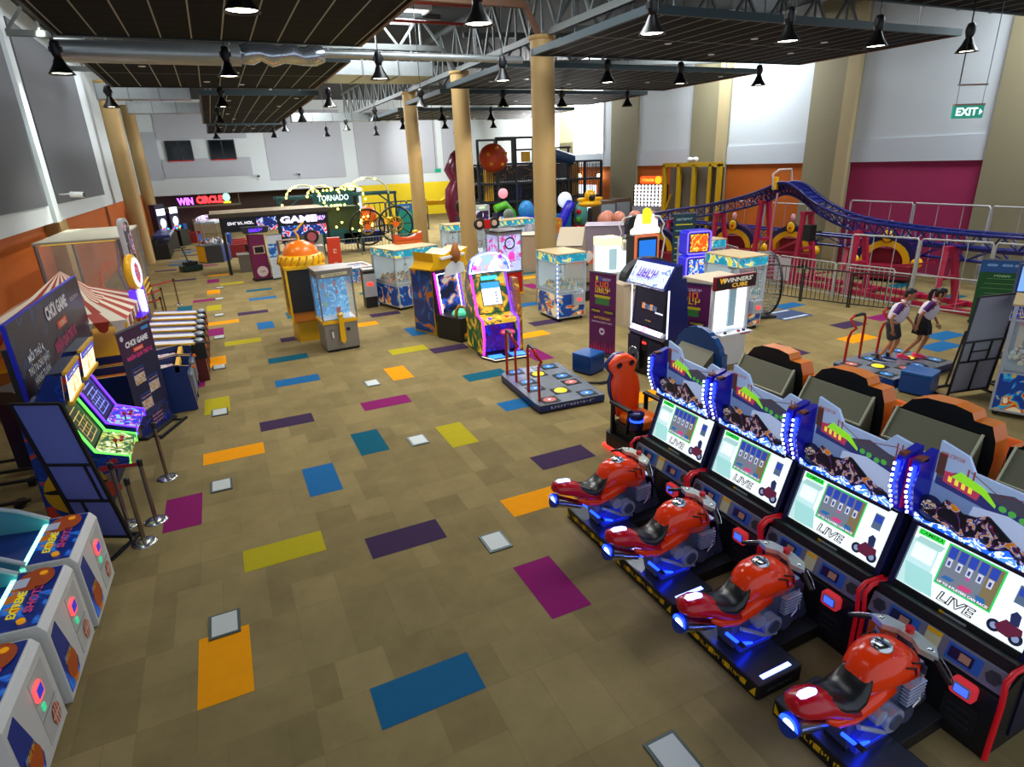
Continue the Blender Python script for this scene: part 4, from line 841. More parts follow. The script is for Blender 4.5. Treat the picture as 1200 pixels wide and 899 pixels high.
b = MB(); b.bx(-.49, .49, -.49, .49, 2.16, 2.22, mat('roof_grey_brown', '#8c847c', .5)); b.prism([(-.46, 2.0), (.46, 2.0), (.46, 2.17), (-.46, 2.17)], 'y', -.47, .46, SG); b.prism([(-.34, 2.03), (.34, 2.06), (.34, 2.14), (-.34, 2.11)], 'y', -.48, -.47, mat('title_cream', '#e8e0b0', .4)); b.text('~7', (0, -.482, 2.085), X, Z, .07, mat('title_grey', '#7c8a80', .4), width=.5); b.build('roof', t)
b = MB(); b.prism([(-.06, .95), (.06, .95), (.07, .3), (0, .22), (-.07, .3)], 'y', -.56, -.46, YEL); b.sph((0, -.5, 1.0), (.09, .07, .08), YEL); b.sph((-.03, -.57, 1.02), .018, WHT, 6, 4); b.sph((.03, -.57, 1.02), .018, WHT, 6, 4); b.bx(-.06, .06, -.42, -.4, 1.05, 1.2, RED); b.build('chute', t)
b = MB(); b.cyl((.18, -.46, .58), (.18, -.455-.02, .58), .05, BLK, n=16); b.bx(-.3, -.2, -.47, -.455, .5, .62, STL); b.bx(-.27, -.23, -.49, -.47, .4, .56, WHT); b.build('coin_panel', t)
b = MB()
for x, z, r, m_ in ((-.22, 1.7, .08, '#e8b8d8'), (-.18, 1.45, .05, '#a8d0a0'), (.1, 1.75, .07, '#f0a0c0'), (.14, 1.5, .05, '#f080b0'), (-.2, 1.2, .07, '#c8e0a8')): b.bx(x-r*.6, x+r*.6, .16, .19, z-r, z+r, ink(m_))
b.build('floating_prize', t)
# basketball game with orange dome
t = thing('basketball_hoop_game', 'yellow and black game with an orange ball dome on top, beside the water scene machine', 'arcade machine', (2.0, 18.45, 0), 0)
b = MB(); b.bx(-.62, .45, -.7, .5, .88, 2.1, mat('panel_black_brown', '#221c18', .4)); b.build('cabinet', t)
b = MB()
for x in (-.62, .45):
    for y in (-.7, .5): b.bx(x-.03, x+.03, y-.03, y+.03, .6, 2.12, YEL)
b.bx(-.65, .48, -.73, .53, 2.08, 2.18, YEL); b.build('frame', t, .01)
b = MB(); b.prism([(-.5, -.6), (.35, -.6), (.4, -.4), (.4, .4), (-.5, .4), (-.6, 0)], 'z', 0, .6, mat('pedestal_yellow', '#d8a40a', .4)); b.build('pedestal', t)
b = MB(); b.bx(-.6, .44, -.68, .48, .6, .88, mat('pedestal_orange', '#d87818', .4)); b.build('skirt', t, .02)
b = MB(); b.lathe([(.62, 2.15), (.66, 2.3), (.6, 2.42), (.4, 2.45)], YEL, (-.08, -.1, 0), n=20)
for k in range(20): a = 2*pi*k/20; b.bar((-.08+.66*cos(a), -.1+.66*sin(a), 2.2), (-.08+.6*cos(a+.15), -.1+.6*sin(a+.15), 2.42), .05, .03, mat('net_ochre', '#b87a0a', .4))
b.build('crown', t)
b = MB(); b.sph((-.08, -.1, 2.4), (.5, .5, .42), mat('ball_orange', '#f07808', .3), 24, 12, half=True); b.bx(-.1, -.06, -.62, .42, 2.4, 2.42, BLK); dome = b.build('ball_dome', t)
b = MB(); b.tube([(-.08, -.1, 2.7), (-.08, -.1, 2.95), (-.16, -.1, 3.08), (-.05, -.1, 3.14), (.12, -.1, 3.3)], .03, YEL); b.build('pole_topper', t)
b = MB(); b.lathe([(.13, 0), (.17, -.03), (.2, 0)], BLK, (.35, .3, 2.85), n=20, ax='y'); b.lathe([(0, 0), (.13, 0)], mat('hoop_rose', '#a05058', .4), (.35, .3, 2.85), n=20, ax='y'); b.bar((.35, .3, 2.2), (.35, .3, 2.7), .06, .06, MAG); b.build('target_ring', t)
# standing red side sign behind it
b = MB(); b.prism([(-.22, 0), (.22, 0), (.3, 2.6), (-.1, 2.6)], 'y', -.08, .08, mat('sign_orange_red', '#d03a18', .4), None)
for k in range(5): b.text('~1', (.02+.02*k, -.085, .5+.42*k), X, Z, .2, ink('#f0c8b0'))
tag(b.build('tall_sign', loc=(3.1, 20.4, 0)), 'tall leaning red orange sign panel behind the orange ball dome', 'sign')
# low blue game (children's ride, seen small)
t = thing('low_arcade_game', 'low blue and white game table on the carpet left of the double claw', 'arcade machine', (4.9, 27.0, 0), 10)
b = MB(); b.prism([(-.75, 0), (-.65, .6), (.65, .6), (.75, 0)], 'y', -.5, .6, art('low_game_art', ['#1a5c9c', '#60b0d8', '#e8eef0', '#1a5c9c', '#c86020'], 5, .1)); b.build('body', t, .02)
b = MB(); b.bx(.3, .9, -1.0, -.5, 0, .4, mat('box_brown_red', '#7a2818', .5)); b.build('step_box', t, .01)
b = MB(); b.tube([(-.7, -.5, .62), (.7, -.5, .62), (.7, .6, .66), (-.7, .6, .66)], .04, WHT, closed=True); b.build('rail', t)
# yellow machine + black base with green dome
t = thing('ball_throw_game', 'yellow arcade game with tall neon-edged screen and black box with green dome', 'arcade machine', (5.55, 16.6, 0), 22)
YG = mat('cabinet_yellow', '#e0ac08', .35)
b = MB(); b.bx(-.5, .5, -.1, .9, 0, 1.9, YG); b.bx(-.51, -.49, -.05, .85, .05, 1.85, art('throw_side', ['#153c84', '#1a4a9c', '#2a6ab8', '#d87818'], 1.6, .0)); b.build('cabinet', t, .01)
b = MB(); b.prism([(-.1, .4), (-.3, .5), (-.12, 1.85), (.1, 1.9)], 'x', -.5, .5, mat('screen_frame_dark', '#161034', .4)); f = lambda x, v, o=0: (x, -.3+.18*v-.01-o, .55+1.27*v)
b.quad(f(-.36, .05), f(.36, .05), f(.36, .95), f(-.36, .95), art('throw_screen', ['#0a1030', '#16307c', '#2a5ac0', '#c86a20', '#c8c0b0'], 2.2, .45, .8)); sc = b.build('screen', t)
b = MB()
for x, m_ in ((-.46, NPNK), (.46, NPUR)): b.tube([f(x, 0, .02), f(x, 1, .02)], .022, m_, n=6)
b.tube([f(-.38, .05, .02), f(.38, .05, .02), f(.38, .95, .02), f(-.38, .95, .02)], .014, NWHT, n=5, closed=True); b.build('neon_tube', sc)
b = MB(); b.prism([(-.75, 1.95), (-.6, 2.15), (-.65, 2.4), (-.2, 2.3), (.1, 2.42), (.3, 2.3), (.7, 2.42), (.6, 2.1), (.72, 1.9)], 'y', -.35, .5, YEL); b.build('splash_marquee', t)
b = MB(); b.lathe([(0, 0), (.12, .1), (.16, .3), (.08, .5), (0, .62)], mat('topper_tan', '#a8642c', .5), (.15, -.42, 2.02), n=12); b.bar((-.4, -.4, 2.22), (.5, -.4, 2.26), .08, .06, WHT); b.prism([(-.3, 1.7), (.5, 1.75), (.45, 2.0), (.1, 2.15), (-.2, 1.95)], 'y', -.42, -.36, WHT); b.build('topper_figure', t)
b = MB(); b.bx(-.62, .45, -1.3, -.3, 0, .68, mat('box_black_green', '#12161a', .4)); b.quad((-.5, -1.305, .08), (.4, -1.305, .08), (.4, -1.305, .25), (-.5, -1.305, .25), art('fire_art', ['#12161a', '#c83a10', '#e8a820', '#12161a', '#3a6a1c'], 9, .3)); b.bx(-.2, -.05, -1.32, -1.3, .4, .5, lit('#e83a3a', 1)); b.build('ball_box', t, .015)
b = MB(); b.sph((-.2, -.85, .68), (.24, .24, .16), lit('#4ac89a', .5), 18, 8, half=True); b.build('green_dome', t)
b = MB(); b.tube([(-.5, -1.0, .68), (-.52, -1.05, .85), (-.45, -1.1, 1.0), (-.35, -1.15, .95)], .05, mat('hand_gold', '#b8862a', .4)); 
for k in range(4): b.tube([(-.4+.03*k, -1.12, .97), (-.34+.03*k, -1.2, .92), (-.33+.03*k, -1.22, .84)], .016, mat('hand_gold', '#b8862a', .4), n=6)
b.build('golden_arm', t)
# neon ticket machine with stool
t = thing('neon_ticket_machine', 'brightly lit ticket game with pink neon edges, cloud-shaped marquee and a stool', 'arcade machine', (5.95, 13.6, 0), -4)
JUN = art('jungle_art', ['#175024', '#2a7a30', '#b06a1a', '#c8901a', '#e0c030'], 3.4, .3, .8)
b = MB(); prof = [(.0, .05), (-.1, .5), (-.05, .95), (.35, 1.02), (.75, 2.05), (1.2, 2.05), (1.3, .05)]
b.prism(prof, 'x', -.5, -.44, JUN); b.prism(prof, 'x', .44, .5, JUN); b.prism([(.12, .05), (.12, .9), (.4, 1.0), (.78, 2.0), (1.2, 2.0), (1.2, .05)], 'x', -.44, .44, mat('cabinet_violet', '#2a0c50', .3)); b.build('cabinet', t, .008)
for s_ in (-1, 1): b = MB(); b.tube([(s_*.47, -.02, .06), (s_*.47, -.12, .5), (s_*.47, -.08, .95), (s_*.47, .33, 1.04), (s_*.47, .73, 2.0)], .03, NPNK if s_ < 0 else NPUR, n=8); b.build('neon_tube', t)
b = MB(); b.prism([(-.1, .86), (-.06, .95), (.36, 1.03), (.36, .9)], 'x', -.44, .44, art('console_art', ['#c8a01a', '#e8c83a', '#c86a1a', '#2a6a2a'], 5, .35, .6))
for x, m_ in ((-.25, NPUR), (0, lit('#e8d040', 1)), (.22, lit('#e83a3a', 1))): b.cyl((x, .05, .97), (x, .05, 1.0), .045, m_, n=14)
b.build('console', t)
f = lambda x, v, o=0: (x, .37+.37*v-.015-o, 1.05+.95*v)
b = MB(); b.quad(f(-.43, 0), f(.43, 0), f(.43, 1), f(-.43, 1), JUN); b.quad(f(-.27, .18, .01), f(.27, .18, .01), f(.27, .8, .01), f(-.27, .8, .01), BLK); b.quad(f(-.25, .2, .015), f(.25, .2, .015), f(.25, .62, .015), f(-.25, .62, .015), lit('#eef2ff', 1.0)); b.quad(f(-.25, .62, .015), f(.25, .62, .015), f(.25, .78, .015), f(-.25, .78, .015), lit('#2a8ac8', .9))
for k in range(4): b.quad(f(-.2, .26+.08*k, .02), f(.02, .26+.08*k, .02), f(.02, .275+.08*k, .02), f(-.2, .275+.08*k, .02), lit('#8890b8', .6)); b.quad(f(.1, .25+.08*k, .02), f(.14, .25+.08*k, .02), f(.14, .29+.08*k, .02), f(.1, .29+.08*k, .02), lit('#303a8c', .6))
b.quad(f(-.22, .84, .01), f(.22, .84, .01), f(.22, .94, .01), f(-.22, .94, .01), lit('#3ac8e8', 1)); b.build('screen', t)
b = MB(); top = [(.55*cos(radians(a)), 2.2+.36*sin(radians(a))) for a in range(0, 181, 15)]+[(-.58, 2.06), (-.2, 2.08), (.2, 2.08), (.58, 2.06)]
b.prism(top, 'y', .55, .7, mat('marquee_blue', '#4a6ad8', .3, emit=.3)); b.prism([(x*.82, 2.2+(z-2.2)*.8+.02) for x, z in top], 'y', .53, .55, art('marquee_art', ['#f4ecf0', '#f0c890', '#e8a0c8', '#a0c8f0'], 5, .75, .8)); mq = b.build('marquee', t)
b = MB(); b.tube([(x*.95, .54, 2.2+(z-2.2)*.95) for x, z in top], .016, NWHT, n=5, closed=True); b.build('marquee_neon', mq)
for x, z, m_ in ((-.42, 2.2, lit('#d83ac8', 1)), (.42, 2.26, lit('#3a6ae8', 1)), (.28, 2.44, lit('#8a3ad8', 1))): b = MB(); b.sph((x, .52, z), .06, m_, 10, 6); b.build('marquee_ball', mq)
b = MB(); b.prism([(-.55, .3), (-.55, -.1), (-.35, -.55), (.5, -.55), (.62, -.4), (.6, .3)], 'z', 0, .07, mat('foot_plate_dark', '#14163a', .4)); b.bx(-.42, -.05, -.45, -.15, .07, .08, lit('#3a8aff', 1.3)); b.bx(.15, .52, -.45, -.15, .07, .08, lit('#3a8aff', 1.3)); b.tube([(-.55, -.1, .06), (-.35, -.55, .06), (.5, -.55, .06), (.62, -.4, .06)], .012, lit('#e8d8b0', 1), n=5); b.build('foot_plate', t)
b = MB(); b.bx(-.42, .42, .1, .13, .1, .86, art('violet_front', ['#3a0c7a', '#4a12a0', '#2a0c60', '#1a2ad0'], 3, .5)); b.tube([(-.4, .0, .86), (.4, .0, .86)], .02, glow('neon_sky', '#5aa8ff', 3), n=6); b.build('front_panel', t)
b = MB(); b.cyl((.1, -.28, .07), (.1, -.28, .62), .03, CHR); b.lathe([(0, .72), (.16, .71), (.19, .68), (.19, .64), (.03, .6)], mat('stool_top_red', '#c83a5a', .2, emit=.2), (.1, -.28, 0), n=20); b.build('stool', t)
b = MB(); b.prism([(.0, 0), (.5, .0), (.5, 1.9), (.2, 1.9), (.0, 1.2)], 'x', .5, .62, art('wood_side_art', ['#8a4a1a', '#c88a20', '#6a3010', '#d8a830'], 3, .1)); b.build('side_cutout', t)
# clear purple balloon machine
t = thing('balloon_prize_machine', 'tall clear prize machine with pink and white patterned windows and red base', 'arcade machine', (9.3, 20.55, 0), 4)
PB = art('bubble_window_art', ['#b4c0ee', '#d4d8f8', '#8a78e0', '#c8b0f0', '#c8408c'], 3.4, .55, 1)
b = MB(); b.bx(-.48, .48, -.5, .5, .06, .88, mat('base_red', '#b8140c', .35)); b.bx(-.5, .5, -.52, .52, .84, .9, STL); b.bx(-.5, .5, -.53, .52, .02, .08, YEL); b.build('base', t)
b = MB(); b.bx(-.44, .44, -.46, .46, .9, 2.2, PB); b.build('window_body', t)
b = MB(); b.bx(-.5, .5, -.5, .5, 2.2, 2.36, mat('top_silver', '#9a9ca0', .3, .6)); b.bx(-.52, .52, -.52, .52, 2.3, 2.33, BLK)
for sx in (-1, 1):
    for sy in (-1, 1): b.cyl((sx*.47, sy*.48, .05), (sx*.47, sy*.48, 2.3), .03, CHR, n=8)
b.build('frame', t)
b = MB(); b.sph((.05, -.47, 1.45), (.14, .04, .16), lit('#f03aa0', 1)); b.lathe([(.17, 0), (.2, -.02), (.22, 0)], BLK, (0, -.47, 1.9), n=24, ax='y'); b.build('balloon', t)
b = MB()
for s_ in (-1, 1):
    b.lathe([(.1, 0), (.2, -.04), (.21, .04), (.1, .02)], ink('#2a2018'), (-.65+s_*.3, 0, 2.62), n=18, ax='y'); b.lathe([(0, -.04), (.1, -.03)], ink('#e0b898'), (-.65+s_*.3, 0, 2.62), n=18, ax='y')
b.box((-.65, 0, 2.6), (.26, .1, .3), RED); b.box((-.65, 0, 2.42), (.1, .08, .2), STL); b.build('topper', t)
# grey beige backs of machines beyond
def wedge(label, loc, rz, w, d, h0, h1, col='#b3a48e', nm='machine_housing'):
    t = thing(nm, label, 'arcade machine', loc, rz); b = MB(); b.prism([(-d/2, 0), (-d/2, h0), (d/2, h1), (d/2, 0)], 'x', -w/2, w/2, mat('housing_'+col.strip('#'), col, .6)); b.build('cabinet', t, .01)
    b = MB(); b.bar((-w/2, -d/2, h0+.01), (w/2, -d/2, h0+.01), .03, .03, DRK); b.bar((-w/2, -d/2, h0), (-w/2, d/2, h1), .02, .02, DRK); b.bar((w/2, -d/2, h0), (w/2, d/2, h1), .02, .02, DRK); b.build('edge_trim', t); return t
wedge('beige slope-topped machine housing behind the blue claw machine', (13.2, 22.3, 0), -35, 1.1, 2.2, 1.35, 1.9)
wedge('grey boxy machine housing with mauve side, behind the sloped beige one', (16.3, 24.4, 0), -35, 1.8, 2.2, 1.75, 1.75, '#9c8ea0')
wedge('beige flat machine housing next to the nearest column', (12.6, 24.6, 0), -20, 1.4, 1.6, 1.6, 1.6, '#b8a68c')
t = thing('machine_housing', 'low beige machine side with orange and white chevrons', 'arcade machine', (12.3, 20.3, 0), -20)
b = MB(); b.prism([(-.5, .35), (.6, .35), (.75, 0), (.9, 0), (.9, 1.0), (-.5, 1.0)], 'y', -.5, .5, mat('housing_b3a48e', '#b3a48e', .6)); b.build('cabinet', t)
b = MB(); b.prism([(-.3, .9), (.1, 1.35), (.7, 1.35), (.7, .9)], 'y', -.52, -.5, ORG); b.prism([(.1, 1.1), (.35, 1.4), (.55, 1.2), (.35, .92)], 'y', -.54, -.52, mat('chevron_cream', '#e0dcd8', .5)); b.prism([(.0, 1.1), (.05, 1.15), (.33, .85), (.28, .82)], 'y', -.545, -.54, BLK); b.build('chevron_panel', t)
b = MB(); b.prism([(-.35, 0), (-.45, .1), (-.3, .32), (.3, .4), (.4, 0)], 'y', -.25, .25, BLK); tag(b.build('black_box', loc=(11.2, 17.9, 0)), 'low black box on the floor right of the blue claw machine', 'box')
# white lit display machines
for k, (x, y, h, lab) in enumerate(((12.75, 18.9, 1.95, 'white glowing capsule machine, taller of the two behind the first purple banner'), (13.6, 18.75, 1.75, 'white glowing capsule machine, lower one with a beige hood'))):
    t = thing('capsule_machine', lab, 'arcade machine', (x, y, 0), -10)
    b = MB(); b.bx(-.4, .4, -.4, .4, 0, .7, WHT); b.bx(-.4, .4, -.38, .4, h-.3, h, mat('lit_cream' if k == 0 else 'hood_beige', '#f6efc8' if k == 0 else '#cdc3ae', .4, emit=.6 if k == 0 else 0)); b.bx(-.4, .4, .3, .4, .7, h-.3, WHT); b.build('cabinet', t, .02)
    b = MB(); b.bx(-.36, .36, -.38, .28, .7, h-.32, mat('lit_window', '#dcecf6', .3, emit=.8)); b.bx(-.1, .2, -.39, -.38, .8, h-.4, mat('lit_window2', '#a8c8d0', .3, emit=.5)); b.build('window', t)
# orange framed screen with glowing topper
t = thing('ice_cream_game', 'orange-framed arcade screen with a glowing white and yellow topper', 'arcade machine', (12.9, 16.8, 0), -6)
b = MB(); b.bx(-.42, .42, 0, .6, 0, 2.15, BLK); b.build('cabinet', t)
b = MB(); b.prism(rrect(-.46, .46, 1.1, 2.2, .08), 'y', -.06, 0, mat('frame_coral', '#e8784a', .3, emit=.3)); b.prism(rrect(-.38, .38, 1.15, 2.12, .05), 'y', -.08, -.06, BLK); b.bx(-.32, .32, -.085, -.08, 1.25, 2.02, lit('#1a6ac8', .9)); b.build('screen', t)
b = MB(); b.prism([(-.55, 2.22), (.5, 2.22), (.52, 2.35), (.42, 2.45), (.4, 2.65), (.28, 2.72), (.26, 2.85), (-.3, 2.85), (-.38, 2.65), (-.42, 2.45), (-.55, 2.35)], 'y', 0, .15, mat('topper_glow', '#fff4e0', .4, emit=.75)); b.prism([(-.18, 2.55), (.12, 2.55), (.15, 2.85), (.1, 3.02), (-.05, 3.08), (-.18, 3.0), (-.2, 2.8)], 'y', -.03, 0, lit('#f0d820', 1.1)); b.build('topper', t)
# blue screen tower
t = thing('screen_tower', 'tall double-screen tower with glowing blue violet rounded frames', 'arcade machine', (12.75, 14.1, 0), -10)
b = MB(); b.bx(-.38, .38, 0, .5, 0, 1.0, NVY); b.prism(rrect(-.42, .42, .9, 1.82, .1), 'y', -.02, .4, mat('tower_blue', '#2020c0', .25, emit=.5)); b.prism(rrect(-.42, .42, 1.84, 2.56, .1), 'y', -.02, .4, mat('tower_blue', '#2020c0', .25)); b.build('cabinet', t, .01)
for z0, z1, nm in ((.98, 1.74, ['#1a4ab0', '#58b0e8', '#f0e8f8', '#d82a5a', '#f0c820']), (1.92, 2.48, ['#c84a08', '#f0a010', '#ffe060', '#a01808'])):
    b = MB(); b.bx(-.33, .33, -.03, -.02, z0, z1, BLK); b.bx(-.3, .3, -.036, -.03, z0+.03, z1-.03, art('tower_screen_%d' % (z0*10), nm, 5, .8)); sc = b.build('screen', t)
    b = MB(); b.tube([(x, -.02, z) for x, z in rrect(-.38, .38, z0-.04, z1+.04, .08)], .025, glow('neon_violet_blue', '#5a4aff', 2.5), n=6, closed=True); b.build('neon_frame', sc)
# black arched hood game
t = thing('arched_arcade_game', 'game with a black arched hood behind the big blue music cabinet', 'arcade machine', (10.9, 14.0, 0), -8)
b = MB(); b.bx(-.8, .8, 0, .9, 0, 1.2, mat('housing_b8a68c', '#b8a68c', .6)); b.build('cabinet', t)
b = MB(); ar = [(.85*cos(radians(a)), 1.35+.62*sin(radians(a))) for a in range(0, 181, 12)]; b.prism(ar+[(-.7, 1.3), (0, 1.5), (.7, 1.3)], 'y', -.1, .25, mat('hood_black', '#1c1c20', .5)); b.build('hood', t)
b = MB(); b.bx(-.6, .6, -.02, .0, 1.05, 1.2, art('gold_print', ['#14120c', '#c8a83a', '#14120c', '#e8d8a0'], 9, .1)); b.build('title_strip', t)
# wire hamster wheel
t = thing('wire_wheel', 'large round wire wheel standing behind the claw machine', 'ride', (14.15, 13.1, 0), 68)
b = MB()
for y in (-.35, .35): b.tube([(.9*cos(a), y, .98+.9*sin(a)) for a in [2*pi*i/40 for i in range(40)]], .035, BLK, n=6, closed=True)
b.build('rim', t)
b = MB()
for i in range(44): a = 2*pi*i/44; b.cyl((.9*cos(a), -.35, .98+.9*sin(a)), (.9*cos(a), .35, .98+.9*sin(a)), .014, STL, n=5)
for i in range(14): x = -.85+1.7*i/13; z = sqrt(max(0, .81-x*x)); b.cyl((x, -.35, .98-z), (x, -.35, .98+z), .008, STL, n=4)
b.build('wire_rungs', t)
b = MB(); b.bx(-.5, .5, -.5, .5, 0, .08, DRK); b.build('base', t)
# small blue panel on floor beside the wheel
b = MB(); b.quad((-.6, -.5, .006), (.6, -.5, .006), (.6, .5, .006), (-.6, .5, .006), ink('#1c3a6a')); b.quad((-.5, -.4, .008), (.5, -.4, .008), (.5, -.3, .008), (-.5, -.3, .008), ink('#c0ccd8')); b.quad((-.5, .3, .008), (.5, .3, .008), (.5, .4, .008), (-.5, .4, .008), ink('#c0ccd8'))
tag(b.build('floor_mat', loc=(15.0, 12.6, 0)), 'dark blue floor mat with white stripes beside the wire wheel', 'mat')
# floor boxes
fb = thing('floor_outlet_cover', 'x', 'floor cover', (0, 0, 0), group='white-lidded outlet covers set in the carpet')
b = MB(); b.bx(-.16, .16, -.2, .2, .0, .012, mat('cover_frame', '#3c4a48', .4, .5)); b.build('frame', fb)
b = MB(); b.bx(-.13, .13, -.17, .17, .012, .018, mat('cover_lid', '#b4bab8', .5)); b.build('lid', fb)
spots = [(2.59, 2.75, 'nearest the camera, beside the nearest motorcycle'), (-.76, 6.24, 'touching the near orange carpet tile'), (2.51, 6.21, 'left of the near magenta carpet tile'), (2.53, 9.72, 'between the teal and the mustard tiles'), (-.74, 9.7, 'right of the ropes at the left'), (-.72, 13.14, 'on the mustard tile beside the blue lanes'), (2.5, 13.21, 'above the long magenta tile'), (-.69, 16.55, 'just before the orange tile of the left aisle'), (-.65, 19.83, 'left of the long mustard tile'), (-.61, 23.15, 'in front of the long orange tile of the left aisle'), (-.57, 26.32, 'beyond the mustard tile of the left aisle'), (-.51, 28.97, 'farthest along the left aisle')]
for k, (x, y, l) in enumerate(spots):
    o = fb if k == 0 else dup(fb); o.location = (x, y, .004); o['label'] = 'white-lidded outlet cover '+l
# ---------------------------------------------------------------- basketball games at lower left (front faces local -y -> world +x)
BW = mat('cabinet_white', '#cfcfca', .35); BBLUE = mat('playfield_blue', '#06256e', .4); NETB = mat('side_net_teal', '#4a90a8', .5, alpha=.75)
BART = art('ball_art', ['#0a2a80', '#0a3a9c', '#1c6ae0', '#3a8af0', '#d87a1a'], 3, .05, 1, stretch=(1, 1, .4)); BALLO = mat('ball_print', '#b8501a', .4)
def make_ball():
    t = thing('basketball_arcade_game', 'x', 'arcade machine')
    b = MB(); b.prism([(0, .0), (0, .84), (.05, .92), (.44, .94), (.44, .8), (2.6, 1.0), (2.6, 0)], 'x', -.5, .5, BW); b.prism([(.03, 0), (.03, .05), (2.5, .05), (2.5, 0)], 'x', -.49, .49, BLK); b.build('cabinet', t, .02)
    b = MB()
    b.quad((-.48, .06, .9255), (.48, .06, .9255), (.48, .43, .944), (-.48, .43, .944), BART); b.add([(.3+.19*cos(a), .25+.16*sin(a), .945) for a in [2*pi*i/20 for i in range(20)]], [tuple(range(20))], BALLO)
    b.text('EXTREME', (-.1, .3, .943), X, Y, .1, lit('#e8d21a', .3), width=.42, slant=.2, off=.04); b.text('SHOTS', (-.05, .18, .941), X, Y, .1, ink('#e04a8c'), width=.42, slant=.2, off=.04); b.build('deck_artwork', t)
    for x in (-.38, .38):
        b = MB(); b.cyl((x, .2, .93), (x, .2, .955), .035, mat('button_amber', '#e89a10', .3, emit=.3), n=18); b.build('start_button', t)
    b = MB(); b.quad((.18, .3, .95), (.34, .3, .95), (.34, .42, .95), (.18, .42, .95), ink('#c8d0e8')); b.build('instruction_card', t)
    b = MB(); b.bx(-.46, .46, .45, .51, .86, .9, glow('trough_light', '#8affd8', 3)); b.build('trough_light', t)
    b = MB(); b.prism([(.48, .84), (2.55, 1.05), (2.55, 1.0), (.48, .8)], 'x', -.45, .45, BBLUE); b.build('playfield', t)
    for s_ in (-1, 1):
        b = MB(); b.prism([(.44, .93), (.7, 1.12), (2.6, 2.0), (2.6, 1.0), (.44, .8)], 'x', s_*.465-.01, s_*.465+.01, NETB); b.tube([(s_*.47, .44, .95), (s_*.47, .7, 1.13), (s_*.47, 2.6, 2.02)], .028, mat('rail_pale', '#a8b0b8', .4), n=6)
        b.build('side_guard', t)
    b = MB(); b.bx(-.47, .47, 2.45, 2.5, 1.0, 2.0, BBLUE); b.tube([(.2*cos(a), 2.2+.2*sin(a), 1.55) for a in [2*pi*i/18 for i in range(18)]], .018, ORG, closed=True, n=6); b.bx(-.3, .3, 2.4, 2.45, 1.5, 1.9, WHT); b.build('hoop_board', t)
    b = MB(); b.prism([(-.46, .08), (-.46, .76), (-.3, .8), (-.1, .2), (-.14, .1), (-.25, .06)], 'y', -.006, 0, BART); b.add([(-.26+.14*cos(a), -.008, .26+.14*sin(a)) for a in [2*pi*i/20 for i in range(20)]], [tuple(range(20))], BALLO)
    b.text('~4', (-.3, -.01, .4), X, Z, .1, ink('#e8b820'), width=.22, slant=.3, off=.04); b.build('front_artwork', t)
    b = MB(); b.prism(rrect(.06, .22, .55, .7, .03), 'y', -.03, 0, lit('#ff5a5a', .8)); b.bx(.085, .195, -.036, -.03, .585, .675, lit('#1a2a9c', .9)); b.build('card_reader', t)
    b = MB(); b.bx(.05, .4, -.006, 0, .1, .78, mat('door_white', '#bdbdb8', .35)); b.bx(.12, .17, -.02, -.006, .42, .48, lit('#3ac88a', .7)); b.bx(.05, .4, -.012, -.006, .36, .37, GRY); b.build('coin_door', t)
    b = MB(); b.add([(.3+.09*cos(a), -.013, .22+.1*sin(a)) for a in [2*pi*i/20 for i in range(20)]], [tuple(range(20))], ink('#c85a1a'))
    for dx in (-.045, 0, .045): b.bx(.3+dx-.004, .3+dx+.004, -.016, -.013, .13, .31, BW)
    b.bx(.21, .39, -.016, -.013, .216, .224, BW); b.build('ball_emblem', t)
    return t
bb = make_ball(); bb.location = (-2.02, 7.4, 0); bb.rotation_euler = (0, 0, radians(88)); bb['label'] = 'white and blue basketball arcade game, farthest of the three at lower left'
dup(bb, (-2.08, 6.3, 0), 88, 'white and blue basketball arcade game, middle of the three at lower left')
dup(bb, (-2.14, 5.16, 0), 88, 'white and blue basketball arcade game nearest the camera, cut by the bottom left corner')
# ---------------------------------------------------------------- queue posts
def post(loc, label, belt=None):
    t = thing('queue_post', label, 'barrier post', loc, 0, 'queue barrier posts')
    b = MB(); b.lathe([(0, .03), (.05, .03), (.12, .022), (.16, .008), (.16, 0)], CHR, n=24); b.build('base', t)
    b = MB(); b.cyl((0, 0, .02), (0, 0, .95), .028, mat('post_bronze', '#8f8275', .25, .9), n=14); b.build('pole', t)
    b = MB(); b.cyl((0, 0, .9), (0, 0, .99), .036, BLK, n=14); b.lathe([(0, 1.0), (.03, .995), (.036, .98)], BLK, n=14); b.build('belt_head', t)
    if belt:
        q = Vector(belt)-Vector(loc[:2]); b = MB(); b.bx(0, q.length, -.003, .003, .9, .95, mat('belt_red', '#9c1216', .6)); o = b.build('belt', t); o.rotation_euler = (0, 0, atan2(q.y, q.x))
post((-1.72, 8.5, 0), 'chrome queue post nearest the camera beside the tilted blue frame', None)
post((-1.62, 9.05, 0), 'chrome queue post second from the camera, its red belt running to the left', (-1.98, 9.14))
post((-1.98, 9.14, 0), 'queue post standing between the tilted frame and the yellow character panel')
post((-1.55, 10.45, 0), 'queue post in front of the violet arcade screen')
for k, (x, y, bx_, l) in enumerate(((-2.2, 22.4, (-2.68, 21.6), 'nearest of the far three'), (-2.3, 24.3, (-2.7, 23.4), 'middle of the far three'), (-2.0, 26.2, (-2.7, 25.3), 'farthest of the far three'))):
    post((x, y, 0), 'dark queue post with red belt by the white rails, '+l, bx_)
